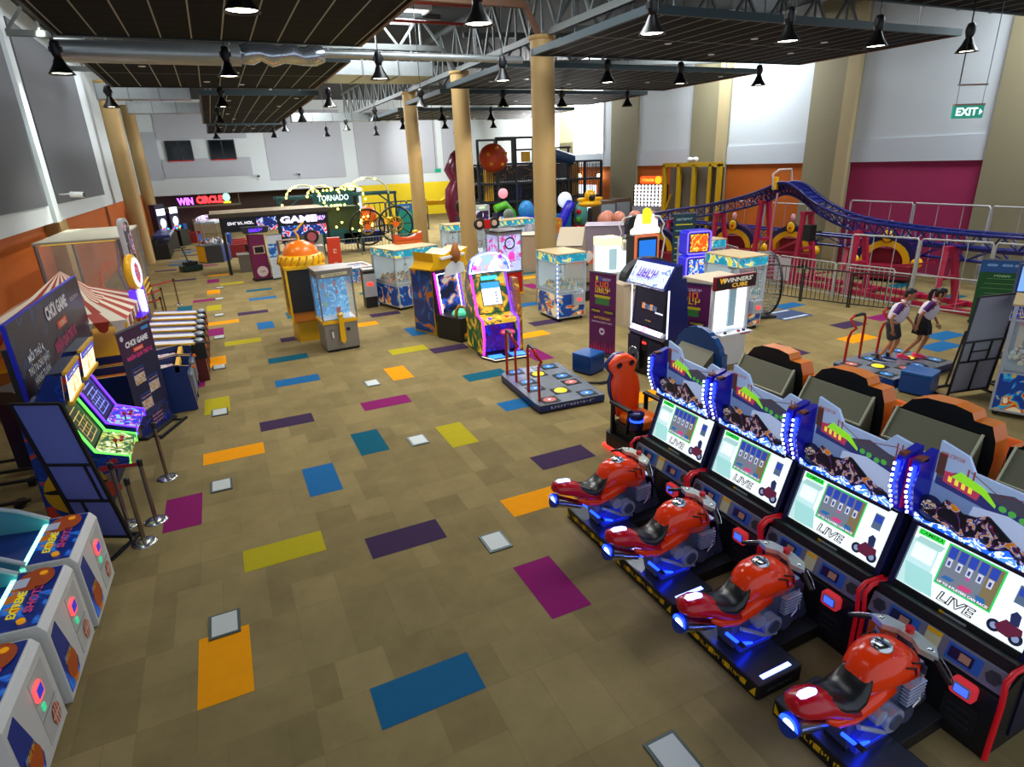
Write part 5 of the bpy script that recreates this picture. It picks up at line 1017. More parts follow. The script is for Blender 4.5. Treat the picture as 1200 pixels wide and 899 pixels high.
# ---------------------------------------------------------------- tilted blue frame
t = thing('display_frame', 'tall tilted blue sign frame seen from the back beside the chrome posts', 'display stand', (-2.14, 8.78, 0), -29, 'sign frames seen from the back')
R_ = Matrix.Rotation(radians(11), 4, 'X')
b = MB(R_); b.bx(-.31, .31, -.01, 0, .1, 2.25, mat('sheet_blue_back', '#6a74c8', .6)); b.build('sheet', t)
b = MB(R_)
for x in (-.32, .32): b.bar((x, -.02, .0), (x, -.02, 2.27), .045, .035, FRM)
for z in (.1, .75, 1.35, 2.27): b.bar((-.32, -.02, z), (.32, -.02, z), .03, .03, FRM, up=(0, 1, 0))
b.bar((-.1, -.02, .1), (-.1, -.02, .75), .025, .025, FRM); b.bar((.2, -.02, .75), (.2, -.02, 1.35), .025, .025, FRM); b.build('frame', t)
b = MB(); b.bar((-.32, -.45, .02), (-.32, .15, .02), .04, .04, FRM); b.bar((.32, -.45, .02), (.32, .15, .02), .04, .04, FRM); b.bar((-.32, .14, .02), (.32, .14, .02), .04, .04, FRM); b.build('foot', t)
# ---------------------------------------------------------------- two chomping-maze cabinets
def maze_cab(label, loc, rz, neon, edge, scr, deck, title):
    t = thing('upright_arcade_cabinet', label, 'arcade machine', loc, rz)
    b = MB(); prof = [(.1, 0), (.02, .75), (-.32, .82), (-.34, .95), (.05, 1.1), (.3, 1.75), (.2, 1.85), (.15, 2.25), (.3, 2.3), (.75, 1.6), (.78, 0)]
    for s_ in (-1, 1): b.prism(prof, 'x', s_*.43-.02, s_*.43+.02, art('maze_side', ['#0c2a70', '#123a98', '#0e2058', '#0a4a8c', '#a82a1a'], 2.2, .05), NVY)
    b.prism([(.12, 0), (.05, .8), (.08, 1.12), (.33, 1.75), (.75, 1.8), (.8, 0)], 'x', -.42, .42, NVY); b.build('cabinet', t, .006)
    f = lambda x, v, o=0: (x, .07+.25*v-.015-o, 1.1+.66*v)
    b = MB(); b.quad(f(-.4, 0), f(.4, 0), f(.4, 1), f(-.4, 1), BLK2); b.quad(f(-.33, .05, .004), f(.33, .05, .004), f(.33, .95, .004), f(-.33, .95, .004), scr)
    for i in range(6): v = .14+.13*i; b.quad(f(-.25+.03*(i % 2), v, .008), f(.25-.05*(i % 3), v, .008), f(.25-.05*(i % 3), v+.02, .008), f(-.25+.03*(i % 2), v+.02, .008), edge)
    for i in range(5): x = -.24+.12*i; b.quad(f(x, .14+.1*(i % 2), .008), f(x+.014, .14+.1*(i % 2), .008), f(x+.014, .5+.2*(i % 2), .008), f(x, .5+.2*(i % 2), .008), edge)
    sc = b.build('screen', t)
    for s_ in (-1, 1): b = MB(); b.tube([(s_*.43, .0, .78), (s_*.43, -.34, .84), (s_*.43, -.35, .95), (s_*.43, .03, 1.1), (s_*.43, .28, 1.75)], .018, neon, n=6); b.build('neon_tube', t)
    b = MB(); b.prism([(-.33, .86), (-.33, .95), (.05, 1.1), (.05, .9)], 'x', -.41, .41, deck); b.cyl((-.18, -.18, 1.02), (-.18, -.18, 1.12), .01, BLK, n=6); b.sph((-.18, -.18, 1.13), .03, RED, 8, 6)
    for x in (.1, .2): b.cyl((x, -.2, 1.0), (x, -.2, 1.03), .03, RED, n=10)
    b.build('control_deck', t)
    b = MB(); b.quad((-.42, .14, 1.86), (.42, .14, 1.86), (.42, .1, 2.28), (-.42, .1, 2.28), art('marquee_map_art', ['#f4ead0', '#f8c870', '#fff4e0', '#f0a860'], 4, 1.1)); b.bx(-.44, .44, .13, .3, 2.26, 2.3, NVY); b.bx(-.44, .44, .08, .13, 2.26, 2.3, YEL); b.bx(-.44, .44, .11, .16, 1.83, 1.88, YEL); b.quad((-.42, .1, 2.15), (.42, .1, 2.15), (.42, .09, 2.28), (-.42, .09, 2.28), lit('#3a48b8', .8)); b.text(title, (0, .1, 2.21), X, Z, .1, lit('#f0e080', 1), width=.6); b.build('marquee', t)
    return t
mc = maze_cab('arcade cabinet with green neon edges and maze screen, nearer of the pair', (-2.12, 9.8, 0), 90, NGRN, lit('#c8b060', .8), lit('#1a2a18', .6), art('deck_green_art', ['#1a5a3a', '#e8d85a', '#3a9a5a', '#f0f0d0'], 6, .5), 'PAC-MAN')
b = MB(); b.add([(.42+.38*cos(a), 0, .0+.38*sin(a)) for a in [2*pi*i/24 for i in range(24)]], [tuple(range(24))], ink('#c8960e')); b.add([(.42+.38*cos(a), -.002, .05+.1*sin(a)) for a in [pi+pi*i/12 for i in range(13)]], [tuple(range(13))], BLK)
b.add([(.78+.16*cos(a), -.004, -.1+.12*sin(a)) for a in [2*pi*i/16 for i in range(16)]], [tuple(range(16))], ink('#c84a12')); b.text('~4', (.55, -.004, -.62), X, Z, .1, ink('#d8d8e8'))
o = b.build('side_artwork', mc); o.rotation_euler = (0, 0, radians(-90)); o.location = (-.455, .78, .62)
maze_cab('arcade cabinet with violet neon edges and maze screen, farther of the pair', (-2.12, 10.95, 0), 88, NPUR, lit('#8a9aff', .9), lit('#10124a', .6), art('deck_blue_art', ['#1a1ac8', '#3a2ae0', '#e84a8c', '#5ad0e8'], 6, .6), 'PAC-MAN')
# wall-side marquee unit with lettering
t = thing('arcade_cabinet', 'blue cabinet with a yellow-lettered title panel below the large billboard', 'arcade machine', (-3.05, 12.3, 0), 55)
b = MB(); b.bx(-.6, .6, 0, .7, 0, 1.2, NVY); b.prism([(-.05, 1.22), (-.15, 1.26), (.2, 1.45), (.7, 1.45), (.7, 1.2)], 'x', -.65, .65, mat('hood_olive', '#3c3a30', .5)); b.build('cabinet', t, .01)
b = MB(); b.prism(rrect(-.58, .58, .8, 1.18, .1), 'y', -.04, 0, mat('title_navy', '#0c1a50', .4)); b.text('PAC-MAN', (0, -.042, 1.04), X, Z, .24, lit('#d8c020', .5), width=.95, off=.05); b.text('BATTLE', (0, -.042, .88), X, Z, .1, lit('#3a8a5a', .5), width=.4); b.build('title_panel', t)
b = MB(); b.bx(-.85, -.62, -.2, 0, .7, 1.1, mat('tag_blue', '#1a6ab0', .4)); b.text('BATTLE', (-.735, -.204, .9), X, Z, .1, ink('#e0ecf4'), width=.2); b.build('side_flag', t)
# ---------------------------------------------------------------- poster stand and billboard
def poster(b, w, h):
    y = -.012; b.bx(-w/2+.01, w/2-.01, -.012, -.006, .05, h, mat('poster_navy', '#12123c', .6)); b.quad((-w/2+.01, y-.001, h*.75), (w/2-.01, y-.001, h*.75), (w/2-.01, y-.001, h), (-w/2+.01, y-.001, h), mat('poster_plum', '#3a0c3a', .6))
    b.quad((-w/2+.01, y-.001, .05), (w/2-.01, y-.001, .05), (w/2-.01, y-.001, h*.24), (-w/2+.01, y-.001, h*.24), art('poster_splash', ['#12123c', '#1a3ab8', '#12123c', '#0c1c60'], 4, 0))
    b.text('CHƠI GAME', (0, y-.003, h*.86), X, Z, .14, ink('#f0f0f4'), width=w*.66, off=.05, slant=.1); b.quad((-.16, y-.002, h*.775), (.16, y-.002, h*.775), (.16, y-.002, h*.815), (-.16, y-.002, h*.815), ink('#e8401a')); b.text('~5', (0, y-.004, h*.795), X, Z, .06, ink('#f8e0c0'), width=.26)
    b.text('NHẬN QUÀ THÚ VỊ', (0, y-.003, h*.74), X, Z, .1, ink('#e83a8c'), width=w*.74, off=.04)
    for cx, cz in ((-.18, .55), (.2, .42), (-.15, .3)):
        b.quad((cx-.18, y-.002, h*(cz+.03)), (cx+.18, y-.002, h*(cz+.03)), (cx+.18, y-.002, h*(cz+.09)), (cx-.18, y-.002, h*(cz+.09)), ink('#1a5ac8')); b.quad((cx-.17, y-.003, h*(cz+.035)), (cx+.17, y-.003, h*(cz+.035)), (cx+.17, y-.003, h*(cz+.085)), (cx-.17, y-.003, h*(cz+.085)), ink('#12123c')); b.text('~10', (cx, y-.005, h*(cz+.06)), X, Z, .04, ink('#f0b8c8'), width=.3)
        b.quad((cx-.17, y-.003, h*(cz-.06)), (cx+.17, y-.003, h*(cz-.06)), (cx+.17, y-.003, h*(cz+.03)), (cx-.17, y-.003, h*(cz+.03)), art('photo_crowd', ['#e0c8a8', '#3a5a9c', '#c84a5a', '#e8e8e8', '#2a2a3a', '#d8a820'], 14, 0))
    for k in range(3): b.text(['~9', '~10', '~7'][k], (.05, y-.004, h*(.15-.035*k)), X, Z, .05, ink('#f0a8c8'), width=.36)
    b.add([(-w*.38+.05*cos(a), y-.003, h*.93+.05*sin(a)) for a in [2*pi*i/16 for i in range(16)]], [tuple(range(16))], ink('#c8d0e0')); b.quad((w*.2, y-.003, h*.93), (w*.42, y-.003, h*.93), (w*.42, y-.003, h*.96), (w*.2, y-.003, h*.96), ink('#2a8ac8'))
t = banner('poster_stand', 'dark poster stand reading CHƠI GAME with three small photos', (-2.05, 12.35), (-1.6, 13.35), 2.1, poster, 'poster stand')
b = MB(); b.bar((-.5, -.3, .02), (.5, -.3, .02), .05, .04, BLK); b.bar((-.4, -.3, .02), (-.4, .05, .02), .03, .03, BLK); b.bar((.4, -.3, .02), (.4, .05, .02), .03, .03, BLK); b.build('foot_bar', t)
t = thing('billboard', 'large dark billboard reading CHƠI GAME below the striped canopy', 'billboard', (-3.0, 13.05, 0), 89)
for x in (-2.3, 2.3): b = MB(); b.bar((x, .12, 0), (x, .12, 2.4), .08, .08, DRK); b.build('support_post', t)
b = MB(); b.bx(-2.42, 2.42, 0, .06, 1.48, 2.78, mat('board_edge_blue', '#1a2ad0', .4)); b.bx(-2.4, 2.4, -.006, 0, 1.5, 2.76, art('billboard_art', ['#101838', '#0c3a6c', '#141030', '#3c0e28', '#101838'], .6, 0)); b.build('panel', t)
b = MB(); f = -.012
b.text('CHƠI GAME', (.3, f, 2.5), X, Z, .3, ink('#f0f0f4'), width=1.5, off=.05); b.quad((.05, f, 2.14), (.75, f, 2.14), (.75, f, 2.28), (.05, f, 2.28), ink('#e0501a')); b.text('~5', (.4, f-.003, 2.21), X, Z, .13, ink('#f4e0c8'), width=.5)
b.text('NHẬN QUÀ THÚ VỊ', (.35, f, 1.9), X, Z, .24, ink('#c83a78'), width=1.6, off=.04)
for k, s_ in enumerate(('MỖI THỨ 4,', 'THỨ 7 & CHỦ NHẬT', 'HÀNG TUẦN')): b.text(s_, (-1.5, f, 2.12-.18*k), X, Z, .16, ink('#d8e8f4'), width=.9 if k != 1 else 1.2)
b.text('~10', (1.7, f, 2.45), X, Z, .1, ink('#d8c8d0'), width=.7); b.build('lettering', t)
# ---------------------------------------------------------------- blue roll-down lanes and white rails
LB = mat('lane_blue', '#0c2c66', .35)
def lane(label, y, front=True):
    t = thing('alley_roller_game', label, 'arcade machine', (-1.12, y, 0), 90, 'blue alley roller games')
    b = MB(); prof = [(0, .02), (.05, .85), (.0, .98), (.25, 1.04), (.7, .98), (1.9, 1.0), (1.9, .02)]
    for s_ in (-1, 1): b.prism(prof, 'x', s_*.4-.02, s_*.4+.02, LB, mat('edge_gold', '#c8a040', .4))
    b.prism([(.03, .02), (.03, .8), (1.85, .8), (1.85, .02)], 'x', -.38, .38, LB); b.build('cabinet', t)
    b = MB(); b.bx(-.36, .36, .9, 1.8, .8, .84, mat('lane_orange', '#b0560f', .4)); b.bx(-.34, .34, .35, .8, .82, .88, art('lane_sign', ['#e8e8f0', '#c83a3a', '#3a5aa8', '#f0f0f0'], 8, .15)); b.build('lane_bed', t)
    b = MB(); b.bx(-.42, .42, .18, .26, .88, 1.0, YEL); b.build('crossbar', t)
    b = MB(); b.bx(-.3, .3, -.02, .03, .3, .75, mat('lane_front_grey', '#7a8290', .4, .3)); b.cyl((.1, -.02, .8), (.1, -.06, .82), .04, ORG, n=10); b.build('front_panel', t)
    b = MB(); o_ = -.424; b.lathe([(.1, -.001), (.16, .0)], ink('#b8841a'), (o_, .85, .62), n=18, ax='x'); b.lathe([(0, 0), (.08, 0)], ink('#c85a2a'), (o_, .85, .62), n=14, ax='x'); b.build('side_emblem', t)
lane('blue alley roller game with round gold emblem, nearest of the pair', 13.98); lane('blue alley roller game, second one beside the white rails', 14.9)
def rail():
    t = thing('ball_ramp_game', 'x', 'arcade machine', group='white ball ramp games beside the blue lanes')
    b = MB(); b.bx(-.27, .27, .2, 1.1, .0, .82, mat('ramp_base_dark', '#2a1c18', .6)); b.build('base', t)
    b = MB(); b.prism([(.1, .95), (1.2, 1.06), (1.2, .94), (.1, .84)], 'x', -.17, .17, mat('ramp_white', '#e2e4ee', .3)); b.prism([(.1, .96), (1.2, 1.07), (1.2, 1.04), (.1, .92)], 'x', .17, .21, mat('ramp_violet', '#5a4a9c', .3)); b.prism([(.1, .96), (1.2, 1.07), (1.2, 1.04), (.1, .92)], 'x', -.21, -.17, YEL); b.build('ramp', t)
    b = MB(); b.bx(-.2, .2, -.1, .2, .55, .95, BLK); b.cyl((0, -.12, .8), (0, -.1, .8), .06, ORG, n=12); b.bx(-.2, .2, -.05, .2, 0, .55, mat('post_maroon', '#5a1616', .4)); b.sph((0, .02, .96), (.16, .12, .07), STL, 10, 6); b.build('ball_return', t)
    return t
r0 = rail(); r0.location = (-.95, 15.75, 0); r0.rotation_euler = (0, 0, radians(90)); r0['label'] = 'white ball ramp game nearest the blue lanes'
for k in range(1, 6): dup(r0, (-.95+.0*k, 15.75+.72*k, 0), 90, 'white ball ramp game, number %s from the blue lanes' % ['two', 'three', 'four', 'five', 'six'][k-1])
# ---------------------------------------------------------------- striped circus canopy
STR = mat('canopy_red', '#a83218', .6); CRM = mat('canopy_cream', '#e8ddc8', .6)
t = thing('striped_canopy', 'red and white striped circus canopy at the left wall', 'canopy', (-3.65, 17.1, 0), 0)
def tent(cx, cy, hw, hd, z0, z1):
    b = MB(); n = 36; ap = (cx, cy+.5, z1); pts = []
    per = []
    for i in range(n*4):
        s_ = i/(n); side = int(s_) % 4; u = s_-int(s_)
        x, y = [(-1+2*u, -1), (1, -1+2*u), (1-2*u, 1), (-1, 1-2*u)][side]; per.append((x, y))
    m_ = [(cx+x*hw*.35, cy+y*hd*.35, z0+(z1-z0)*.52) for x, y in per]; e = [(cx+x*hw, cy+y*hd, z0) for x, y in per]
    N = len(per)
    for i in range(N):
        c = STR if (i//4) % 2 else CRM; j = (i+1) % N
        b.add([ap, m_[i], m_[j]], [(0, 1, 2)], c); b.add([m_[i], e[i], e[j], m_[j]], [(0, 1, 2, 3)], c)
    return b
b = tent(0, 0, 1.4, 1.75, 1.75, 2.65); b.build('roof', t)
b = tent(.3, -.5, 1.1, 1.25, 1.72, 2.5); b.build('second_roof', t)
b = MB()
for i in range(11):
    y0 = -1.75+i*3.5/11; c = STR if i % 2 else CRM; b.prism([(y0, 1.75), (y0+3.5/11, 1.75), (y0+3.5/11*.75, 1.55), (y0+3.5/22, 1.5), (y0+3.5/11*.25, 1.55)], 'x', 1.39, 1.41, c)
for i in range(9):
    x0 = -1.4+i*2.8/9; c = STR if i % 2 else CRM; b.prism([(x0, 1.75), (x0+2.8/9, 1.75), (x0+2.8/9*.75, 1.55), (x0+2.8/18, 1.5), (x0+2.8/9*.25, 1.55)], 'y', -1.77, -1.75, c)
b.build('valance', t)
for sx in (-1, 1):
    for sy in (-1, 1):
        b = MB(); b.cyl((sx*1.35, sy*1.7, 0), (sx*1.35, sy*1.7, 1.75), .05, YEL, n=10); b.build('pole', t)
b = MB(); b.bx(-1.3, 1.0, -1.6, 1.6, 0, .9, mat('counter_wood', '#a8641c', .5, noise=.2, nscale=4)); b.bx(-1.35, 1.05, -1.62, 1.62, .9, .96, YEL)
for k in range(6): b.bx(1.0, 1.02, -1.6+.55*k, -1.35+.55*k, .1, .85, ORG)
b.build('counter', t)
# tall round lit sign on neon column
t = thing('round_sign_tower', 'tall orange game tower topped with a round white sign and violet neon', 'arcade machine', (-2.22, 18.0, 0), 80)
b = MB()
for x in (-.25, .25): b.bar((x, 0, 0), (x*.8, .1, 1.9), .09, .1, mat('tower_orange', '#c86a10', .4))
b.prism([(-.3, 1.3), (.3, 1.3), (.36, 2.0), (-.36, 2.0)], 'y', -.05, .12, mat('tower_violet', '#5a2ae0', .3, emit=.8)); b.bx(-.3, .3, 0, .3, 0, .4, ORG); b.build('tower', t)
b = MB(); b.lathe([(0, -.08), (.4, -.08), (.46, -.04), (.46, .06), (0, .06)], YEL, (0, 0, 2.4), n=26, ax='y'); b.lathe([(0, 0), (.38, 0)], lit('#e6e8f0', .7), (0, -.085, 2.4), n=26, ax='y'); b.prism([(-.16, 2.3), (0, 2.1), (.16, 2.3), (.14, 2.56), (0, 2.66), (-.14, 2.56)], 'y', -.1, -.09, art('badge_art', ['#c82a3a', '#2a48c8', '#e8e8f0', '#c82a3a'], 6, .4)); b.build('round_sign', t)
b = MB(); b.tube([(0, -.08, 1.4), (-.06, -.1, 1.7), (0, -.08, 1.95)], .04, NWHT, n=6); b.build('neon_tube', t)
# clear-walled batting booth with yellow roof
t = thing('netted_game_booth', 'clear-walled game booth with a yellow lit roof against the left wall', 'booth', (-3.75, 23.4, 0), 0)
b = MB()
for sx in (-1, 1):
    for sy in (-1, 1): b.cyl((sx*1.0, sy*2.4, 0), (sx*1.0, sy*2.4, 3.0), .05, STL, n=8)
for z in (1.2, 1.0, .8): b.tube([(1.0, -2.4, z), (1.0, 2.4, z)], .035, YEL, n=6); b.tube([(-1, -2.4, z), (1.0, -2.4, z)], .035, YEL, n=6)
b.build('frame', t)
b = MB(); b.bx(-1.05, 1.05, -2.45, 2.45, 3.0, 3.06, mat('booth_roof', '#b8b4a0', .4)); b.bx(-.9, .9, -2.3, 2.3, 2.96, 3.0, lit('#f0c818', .7)); b.build('roof', t)
b = MB(); b.bx(.99, 1.0, -2.38, 2.38, 1.2, 3.0, GLS); b.bx(-1, 1, -2.4, -2.39, 1.2, 3.0, GLS); b.build('clear_wall', t)
b = MB()
for k in range(5): b.tube([(.9, -2.0+k, 2.95), (.75, -2.0+k, 2.0), (.9, -2.0+k, 1.2)], .03, mat('curtain_violet', '#8a7ab8', .4), n=5)
b.tube([(0, -1, 1.0), (.1, -.9, 1.9), (.4, -.8, 2.2)], .06, ORG); b.build('inner_fittings', t)
t = thing('tall_game_sign', 'tall narrow white and violet sign standing beside the left wall booth', 'sign', (-2.5, 20.6, 0), 80)
b = MB(); b.prism(rrect(-.32, .32, 1.0, 3.6, .25), 'y', -.06, .06, mat('sign_frame_grey', '#c8ccd4', .4)); b.prism(rrect(-.25, .25, 1.1, 3.5, .2), 'y', -.07, -.06, art('tall_sign_art', ['#14141c', '#2a2a3c', '#c8c8d8', '#c8401a', '#3a3a8c'], 3, .4)); b.build('panel', t)
b = MB(); b.bar((0, 0, 0), (0, 0, 1.0), .3, .2, mat('sign_base_violet', '#3a2a8c', .4)); b.build('base', t)
# wall camera
t = thing('security_camera', 'small white security camera on the left wall above the orange band', 'camera', (WL+.12, 26.9, 4.2))
b = MB(); b.bar((-.13, 0, 0), (.4, -.1, .0), .05, .05, WHT); b.build('bracket', t)
b = MB(); b.cyl((.3, -.1, -.02), (.7, -.2, -.05), .1, WHT); b.cyl((.7, -.2, -.05), (.72, -.206, -.053), .085, BLK); b.build('housing', t)
# floor rails at far left (low pipe rails and cable)
for k, y in enumerate((11.4, 11.9, 12.4, 10.6)):
    b = MB(); b.cyl((-4.8, y, .12), (-3.4, y-.1, .1), .03, BLK, n=6); b.bx(-4.7, -4.6, y-.1, y+.1, 0, .1, BLK); b.bx(-3.6, -3.5, y-.15, y+.05, 0, .1, BLK)
    tag(b.build('floor_rail'), 'black pipe rail on the floor at the left edge, %s' % ['third from the camera', 'second farthest', 'farthest', 'nearest the camera'][k], 'rail', 'black pipe rails by the left wall')
# floor scrubber
t = thing('floor_cleaning_machine', 'small dark floor cleaning machine with upright handle in the left aisle', 'floor cleaner', (-1.75, 35.3, 0), 20)
b = MB(); b.prism(rrect(-.5, .5, -.35, .45, .15), 'z', .05, .3, mat('cleaner_green', '#10302c', .4)); b.bx(-.3, .3, -.2, .3, .3, .48, BLK); b.build('body', t, .02)
b = MB(); b.tube([(0, .3, .4), (-.05, .45, .9), (-.1, .5, 1.15)], .03, BLK); b.bar((-.3, .5, 1.15), (.1, .5, 1.15), .04, .04, BLK); b.build('handle', t)
b = MB(); b.sph((0, 0, .52), (.12, .1, .08), STL, 10, 6); b.build('motor', t)
# ---------------------------------------------------------------- roller coaster
CB = mat('coaster_blue', '#121c6c', .3); CM = mat('coaster_magenta', '#b01c44', .4)
def spline(P, k=6, closed=True):
    out = []; n = len(P)
    for i in range(n if closed else n-1):
        p0, p1, p2, p3 = [Vector(P[(i+d) % n] if closed else P[max(0, min(n-1, i+d))]) for d in (-1, 0, 1, 2)]
        for j in range(k):
            u = j/k; out.append(.5*((2*p1)+(p2-p0)*u+(2*p0-5*p1+4*p2-p3)*u*u+(3*p1-p0-3*p2+p3)*u**3))
    return out
TR = spline([(20.1, 4.5, 2.15), (19.9, 8.2, 2.2), (19.7, 10.8, 2.2), (19.5, 12.6, 2.3), (19.4, 14.2, 2.5), (19.4, 15.4, 2.9), (19.4, 16.3, 3.4), (19.4, 17.0, 3.55), (19.4, 17.7, 3.3), (19.5, 18.8, 3.0), (19.5, 21, 2.55), (19.5, 23.4, 2.2), (19.7, 26, 1.75), (20.8, 27.3, 1.5), (22.2, 26, 1.35), (22.8, 22, 1.3), (22.9, 16, 1.3), (22.8, 10, 1.35), (22.5, 5.5, 1.7), (21.3, 3.6, 2.0)], 4)
t = thing('roller_coaster', 'blue and magenta children roller coaster behind the white fences', 'roller coaster', (0, 0, 0))
nrm = []
for i, p in enumerate(TR):
    d = (TR[(i+1) % len(TR)]-TR[i-1]); d.z = 0; nrm.append(Vector((0, 0, 1)).cross(d.normalized()))
b = MB()
for s_ in (-1, 1): b.tube([p+n*s_*.32+Vector((0, 0, .0)) for p, n in zip(TR, nrm)], .055, CB, n=7, closed=True)
b.build('running_rails', t)
b = MB(); b.tube([p-Vector((0, 0, .42)) for p in TR], .05, CB, n=7, closed=True)
for i in range(0, len(TR)):
    p = TR[i]; n = nrm[i]; q = TR[(i+1) % len(TR)]; m_ = nrm[(i+1) % len(TR)]
    b.bar(p-n*.32, p+n*.32, .05, .04, CB)
    for s_ in (-1, 1): b.bar(p+n*s_*.32, (p+q)/2-Vector((0, 0, .42)), .035, .035, CB); b.bar((p+q)/2-Vector((0, 0, .42)), q+m_*s_*.32, .035, .035, CB)
b.build('track_spine', t)
b = MB(); pk = [i for i, p in enumerate(TR) if 15.2 < p.y < 18.2 and p.x < 20]
for i in pk[:-1]: b.quad(TR[i]+nrm[i]*.36-Vector((0, 0, .03)), TR[i]-nrm[i]*.36-Vector((0, 0, .03)), TR[i+1]-nrm[i+1]*.36-Vector((0, 0, .03)), TR[i+1]+nrm[i+1]*.36-Vector((0, 0, .03)), CB)
b.build('lift_walkway', t)
for (x, y, z) in ((19.9, 8.2, 1.7), (19.6, 10.9, 1.75), (19.4, 13.7, 2.0), (19.4, 15.9, 2.5), (19.4, 17.9, 2.8), (19.5, 20.4, 2.2), (19.6, 23.6, 1.7), (22.8, 22, .85), (22.9, 16.5, .85), (22.8, 10.5, .9)):
    b = MB()
    for dx in (-.5, .5):
        b.bar((x+dx*1.1, y-.15, 0), (x+dx*.35, y, z), .15, .15, CM); b.bx(x+dx*1.1-.15, x+dx*1.1+.15, y-.3, y, 0, .05, CM)
    b.bar((x-.4, y-.1, z*.5), (x+.4, y-.1, z*.5), .08, .1, CM); b.bx(x-.28, x+.28, y-.1, y+.1, z-.06, z+.06, CM); b.build('support_leg', t)
b = MB()
for x in (19.0, 20.1): b.bar((x, 7, .08), (x, 24, .08), .14, .14, CM)
for k in range(12): b.bar((19, 7.6+1.4*k, .1), (20.1, 7.6+1.4*k, .1), .1, .1, CM)
b.bar((19.3, 16.5, .12), (20, 11.5, 1.2), .06, .06, CM); b.bar((19.8, 17.8, .8), (19.1, 15.8, 1.6), .06, .06, CM); b.build('base_frame', t)
b = MB(); b.tube([(19.0, 17.2, 3.3), (19.0, 17.3, 3.85), (19.2, 17.2, 4.0), (19.8, 17.2, 4.0), (19.9, 17.2, 3.6)], .04, mat('hoop_pale', '#c0b0a8', .4)); b.bx(19.0, 19.1, 17.1, 17.3, 3.3, 3.75, YEL); b.tube([(18.9, 16.9, 3.2), (18.8, 16.9, 2.2), (18.9, 17, 1.2), (18.8, 17, .1)], .035, mat('hose_pink', '#c88a90', .4)); b.build('lift_gear', t)
for k, (x, y, z) in enumerate(((19.3, 13.8, 2.75), (19.3, 14.9, 2.95))):
    pass
tv = thing('coaster_motor_box', 'small black box hanging on the coaster supports below the peak', 'box', (18.75, 15.2, 1.9)); b = MB(); b.box((0, 0, 0), (.3, .3, .55), BLK); b.cyl((.15, 0, 0), (.6, 0, 0), .04, BLK, n=6); b.build('body', tv)
# coaster passengers cars (clown arches)
def arch_car(x, y, rz, label):
    t = thing('arched_ride_car', label, 'ride car', (x, y, 0), rz, 'arched ride cars with yellow clown badges')
    def half(r, r2, z0, y0, y1, m_):
        b.prism([(r*cos(radians(a)), z0+r*sin(radians(a))) for a in range(0, 181, 15)]+[(r2*cos(radians(a)), z0+r2*sin(radians(a))) for a in range(180, -1, -15)], 'y', y0, y1, m_)
    b = MB(); half(1.02, .82, .65, -.2, .3, mat('arch_blue', '#12124c', .35)); half(.82, .6, .65, -.22, .3, mat('arch_yellow', '#e0a808', .35)); b.build('canopy_arch', t)
    b = MB(); b.bx(-.9, .9, -.5, .7, .1, .62, mat('car_magenta', '#8c1830', .4)); b.bx(-.5, .5, .1, .6, .6, 1.1, mat('car_magenta', '#8c1830', .4)); b.build('car_body', t, .03)
    b = MB(); b.lathe([(0, -.05), (.2, -.04), (.24, 0)], BLK, (0, -.24, 1.62), n=18, ax='y'); b.sph((0, -.3, 1.62), (.16, .06, .22), YEL); b.sph((0, -.36, 1.6), .05, RED, 8, 6); b.build('clown_badge', t)
    b = MB(); b.sph((0, -.1, 2.0), (.1, .1, .16), mat('finial_pink', '#d8a0a8', .4)); b.cyl((0, 0, 1.6), (0, -.1, 1.95), .03, YEL); b.build('finial', t)
    for s_ in (-1, 1): b = MB(); b.sph((s_*1.0, -.1, .7), .2, YEL); b.build('knob', t)
arch_car(20.9, 20.9, -60, 'arched ride car right of the teal information banner'); arch_car(17.6, 22.3, -50, 'arched ride car left of the teal information banner'); arch_car(21.9, 18.6, -65, 'arched ride car under the peak of the coaster'); arch_car(22.0, 14.4, -70, 'arched ride car in front of the magenta wall')
# ---------------------------------------------------------------- fences
def fence(name, label, pts, h, mt, gap=.12, r=.012, rr=.022, group=None, cat='fence', mid=None, feet=True):
    p0 = Vector((*pts[0], 0)); t = thing(name, label, cat, p0, 0, group)
    for k in range(len(pts)-1):
        a = Vector((*pts[k], 0))-p0; c = Vector((*pts[k+1], 0))-p0; L_ = (c-a).length; d = (c-a)/L_
        a = a+d*.03; c = c-d*.03; L_ -= .06
        b = MB(); up = Vector((0, 0, h)); lo = Vector((0, 0, .12))
        b.tube([a+Vector((0, 0, 0)), a+up*.97, a+up+d*.05, c+up-d*.05, c+up*.97, c], rr, mt, n=6); b.tube([a+lo, c+lo], rr*.8, mt, n=6)
        if mid: b.tube([a+up*mid, c+up*mid], rr*.7, mt, n=5)
        n = max(2, int(L_/gap))
        for i in range(1, n): q = a+d*L_*i/n; b.cyl(q+lo, q+up, r, mt, n=5, caps=False)
        b.build('fence_panel', t)
    return t
FB = mat('fence_black', '#101214', .4); FW = mat('fence_white', '#a8a8a8', .35)
fence('barrier_fence', 'low black railing on the near side of the coaster', [(16.4, 15.0), (16.75, 13.6), (17.2, 12.2), (17.75, 10.8)], 1.1, FB, .13, .011, .025)
fence('barrier_fence', 'white railing around the arched ride cars', [(15.9, 26.2), (17.5, 24.3), (19.6, 22.8), (19.0, 19.8), (18.5, 18.2)], 1.1, FW, .16, .014, .024)
fence('barrier_fence', 'white railing beneath the coaster peak sloping down behind the black railing', [(17.7, 17.6), (17.9, 15.6), (18.0, 13.4), (18.3, 11.6)], 1.15, FW, .14, .013, .024)
fence('mesh_fence', 'tall white framed see-through fence in front of the coaster', [(18.0, 13.0), (18.4, 11.1), (18.9, 9.4), (19.2, 7.4)], 2.1, FW, .55, .012, .03, mid=.5)
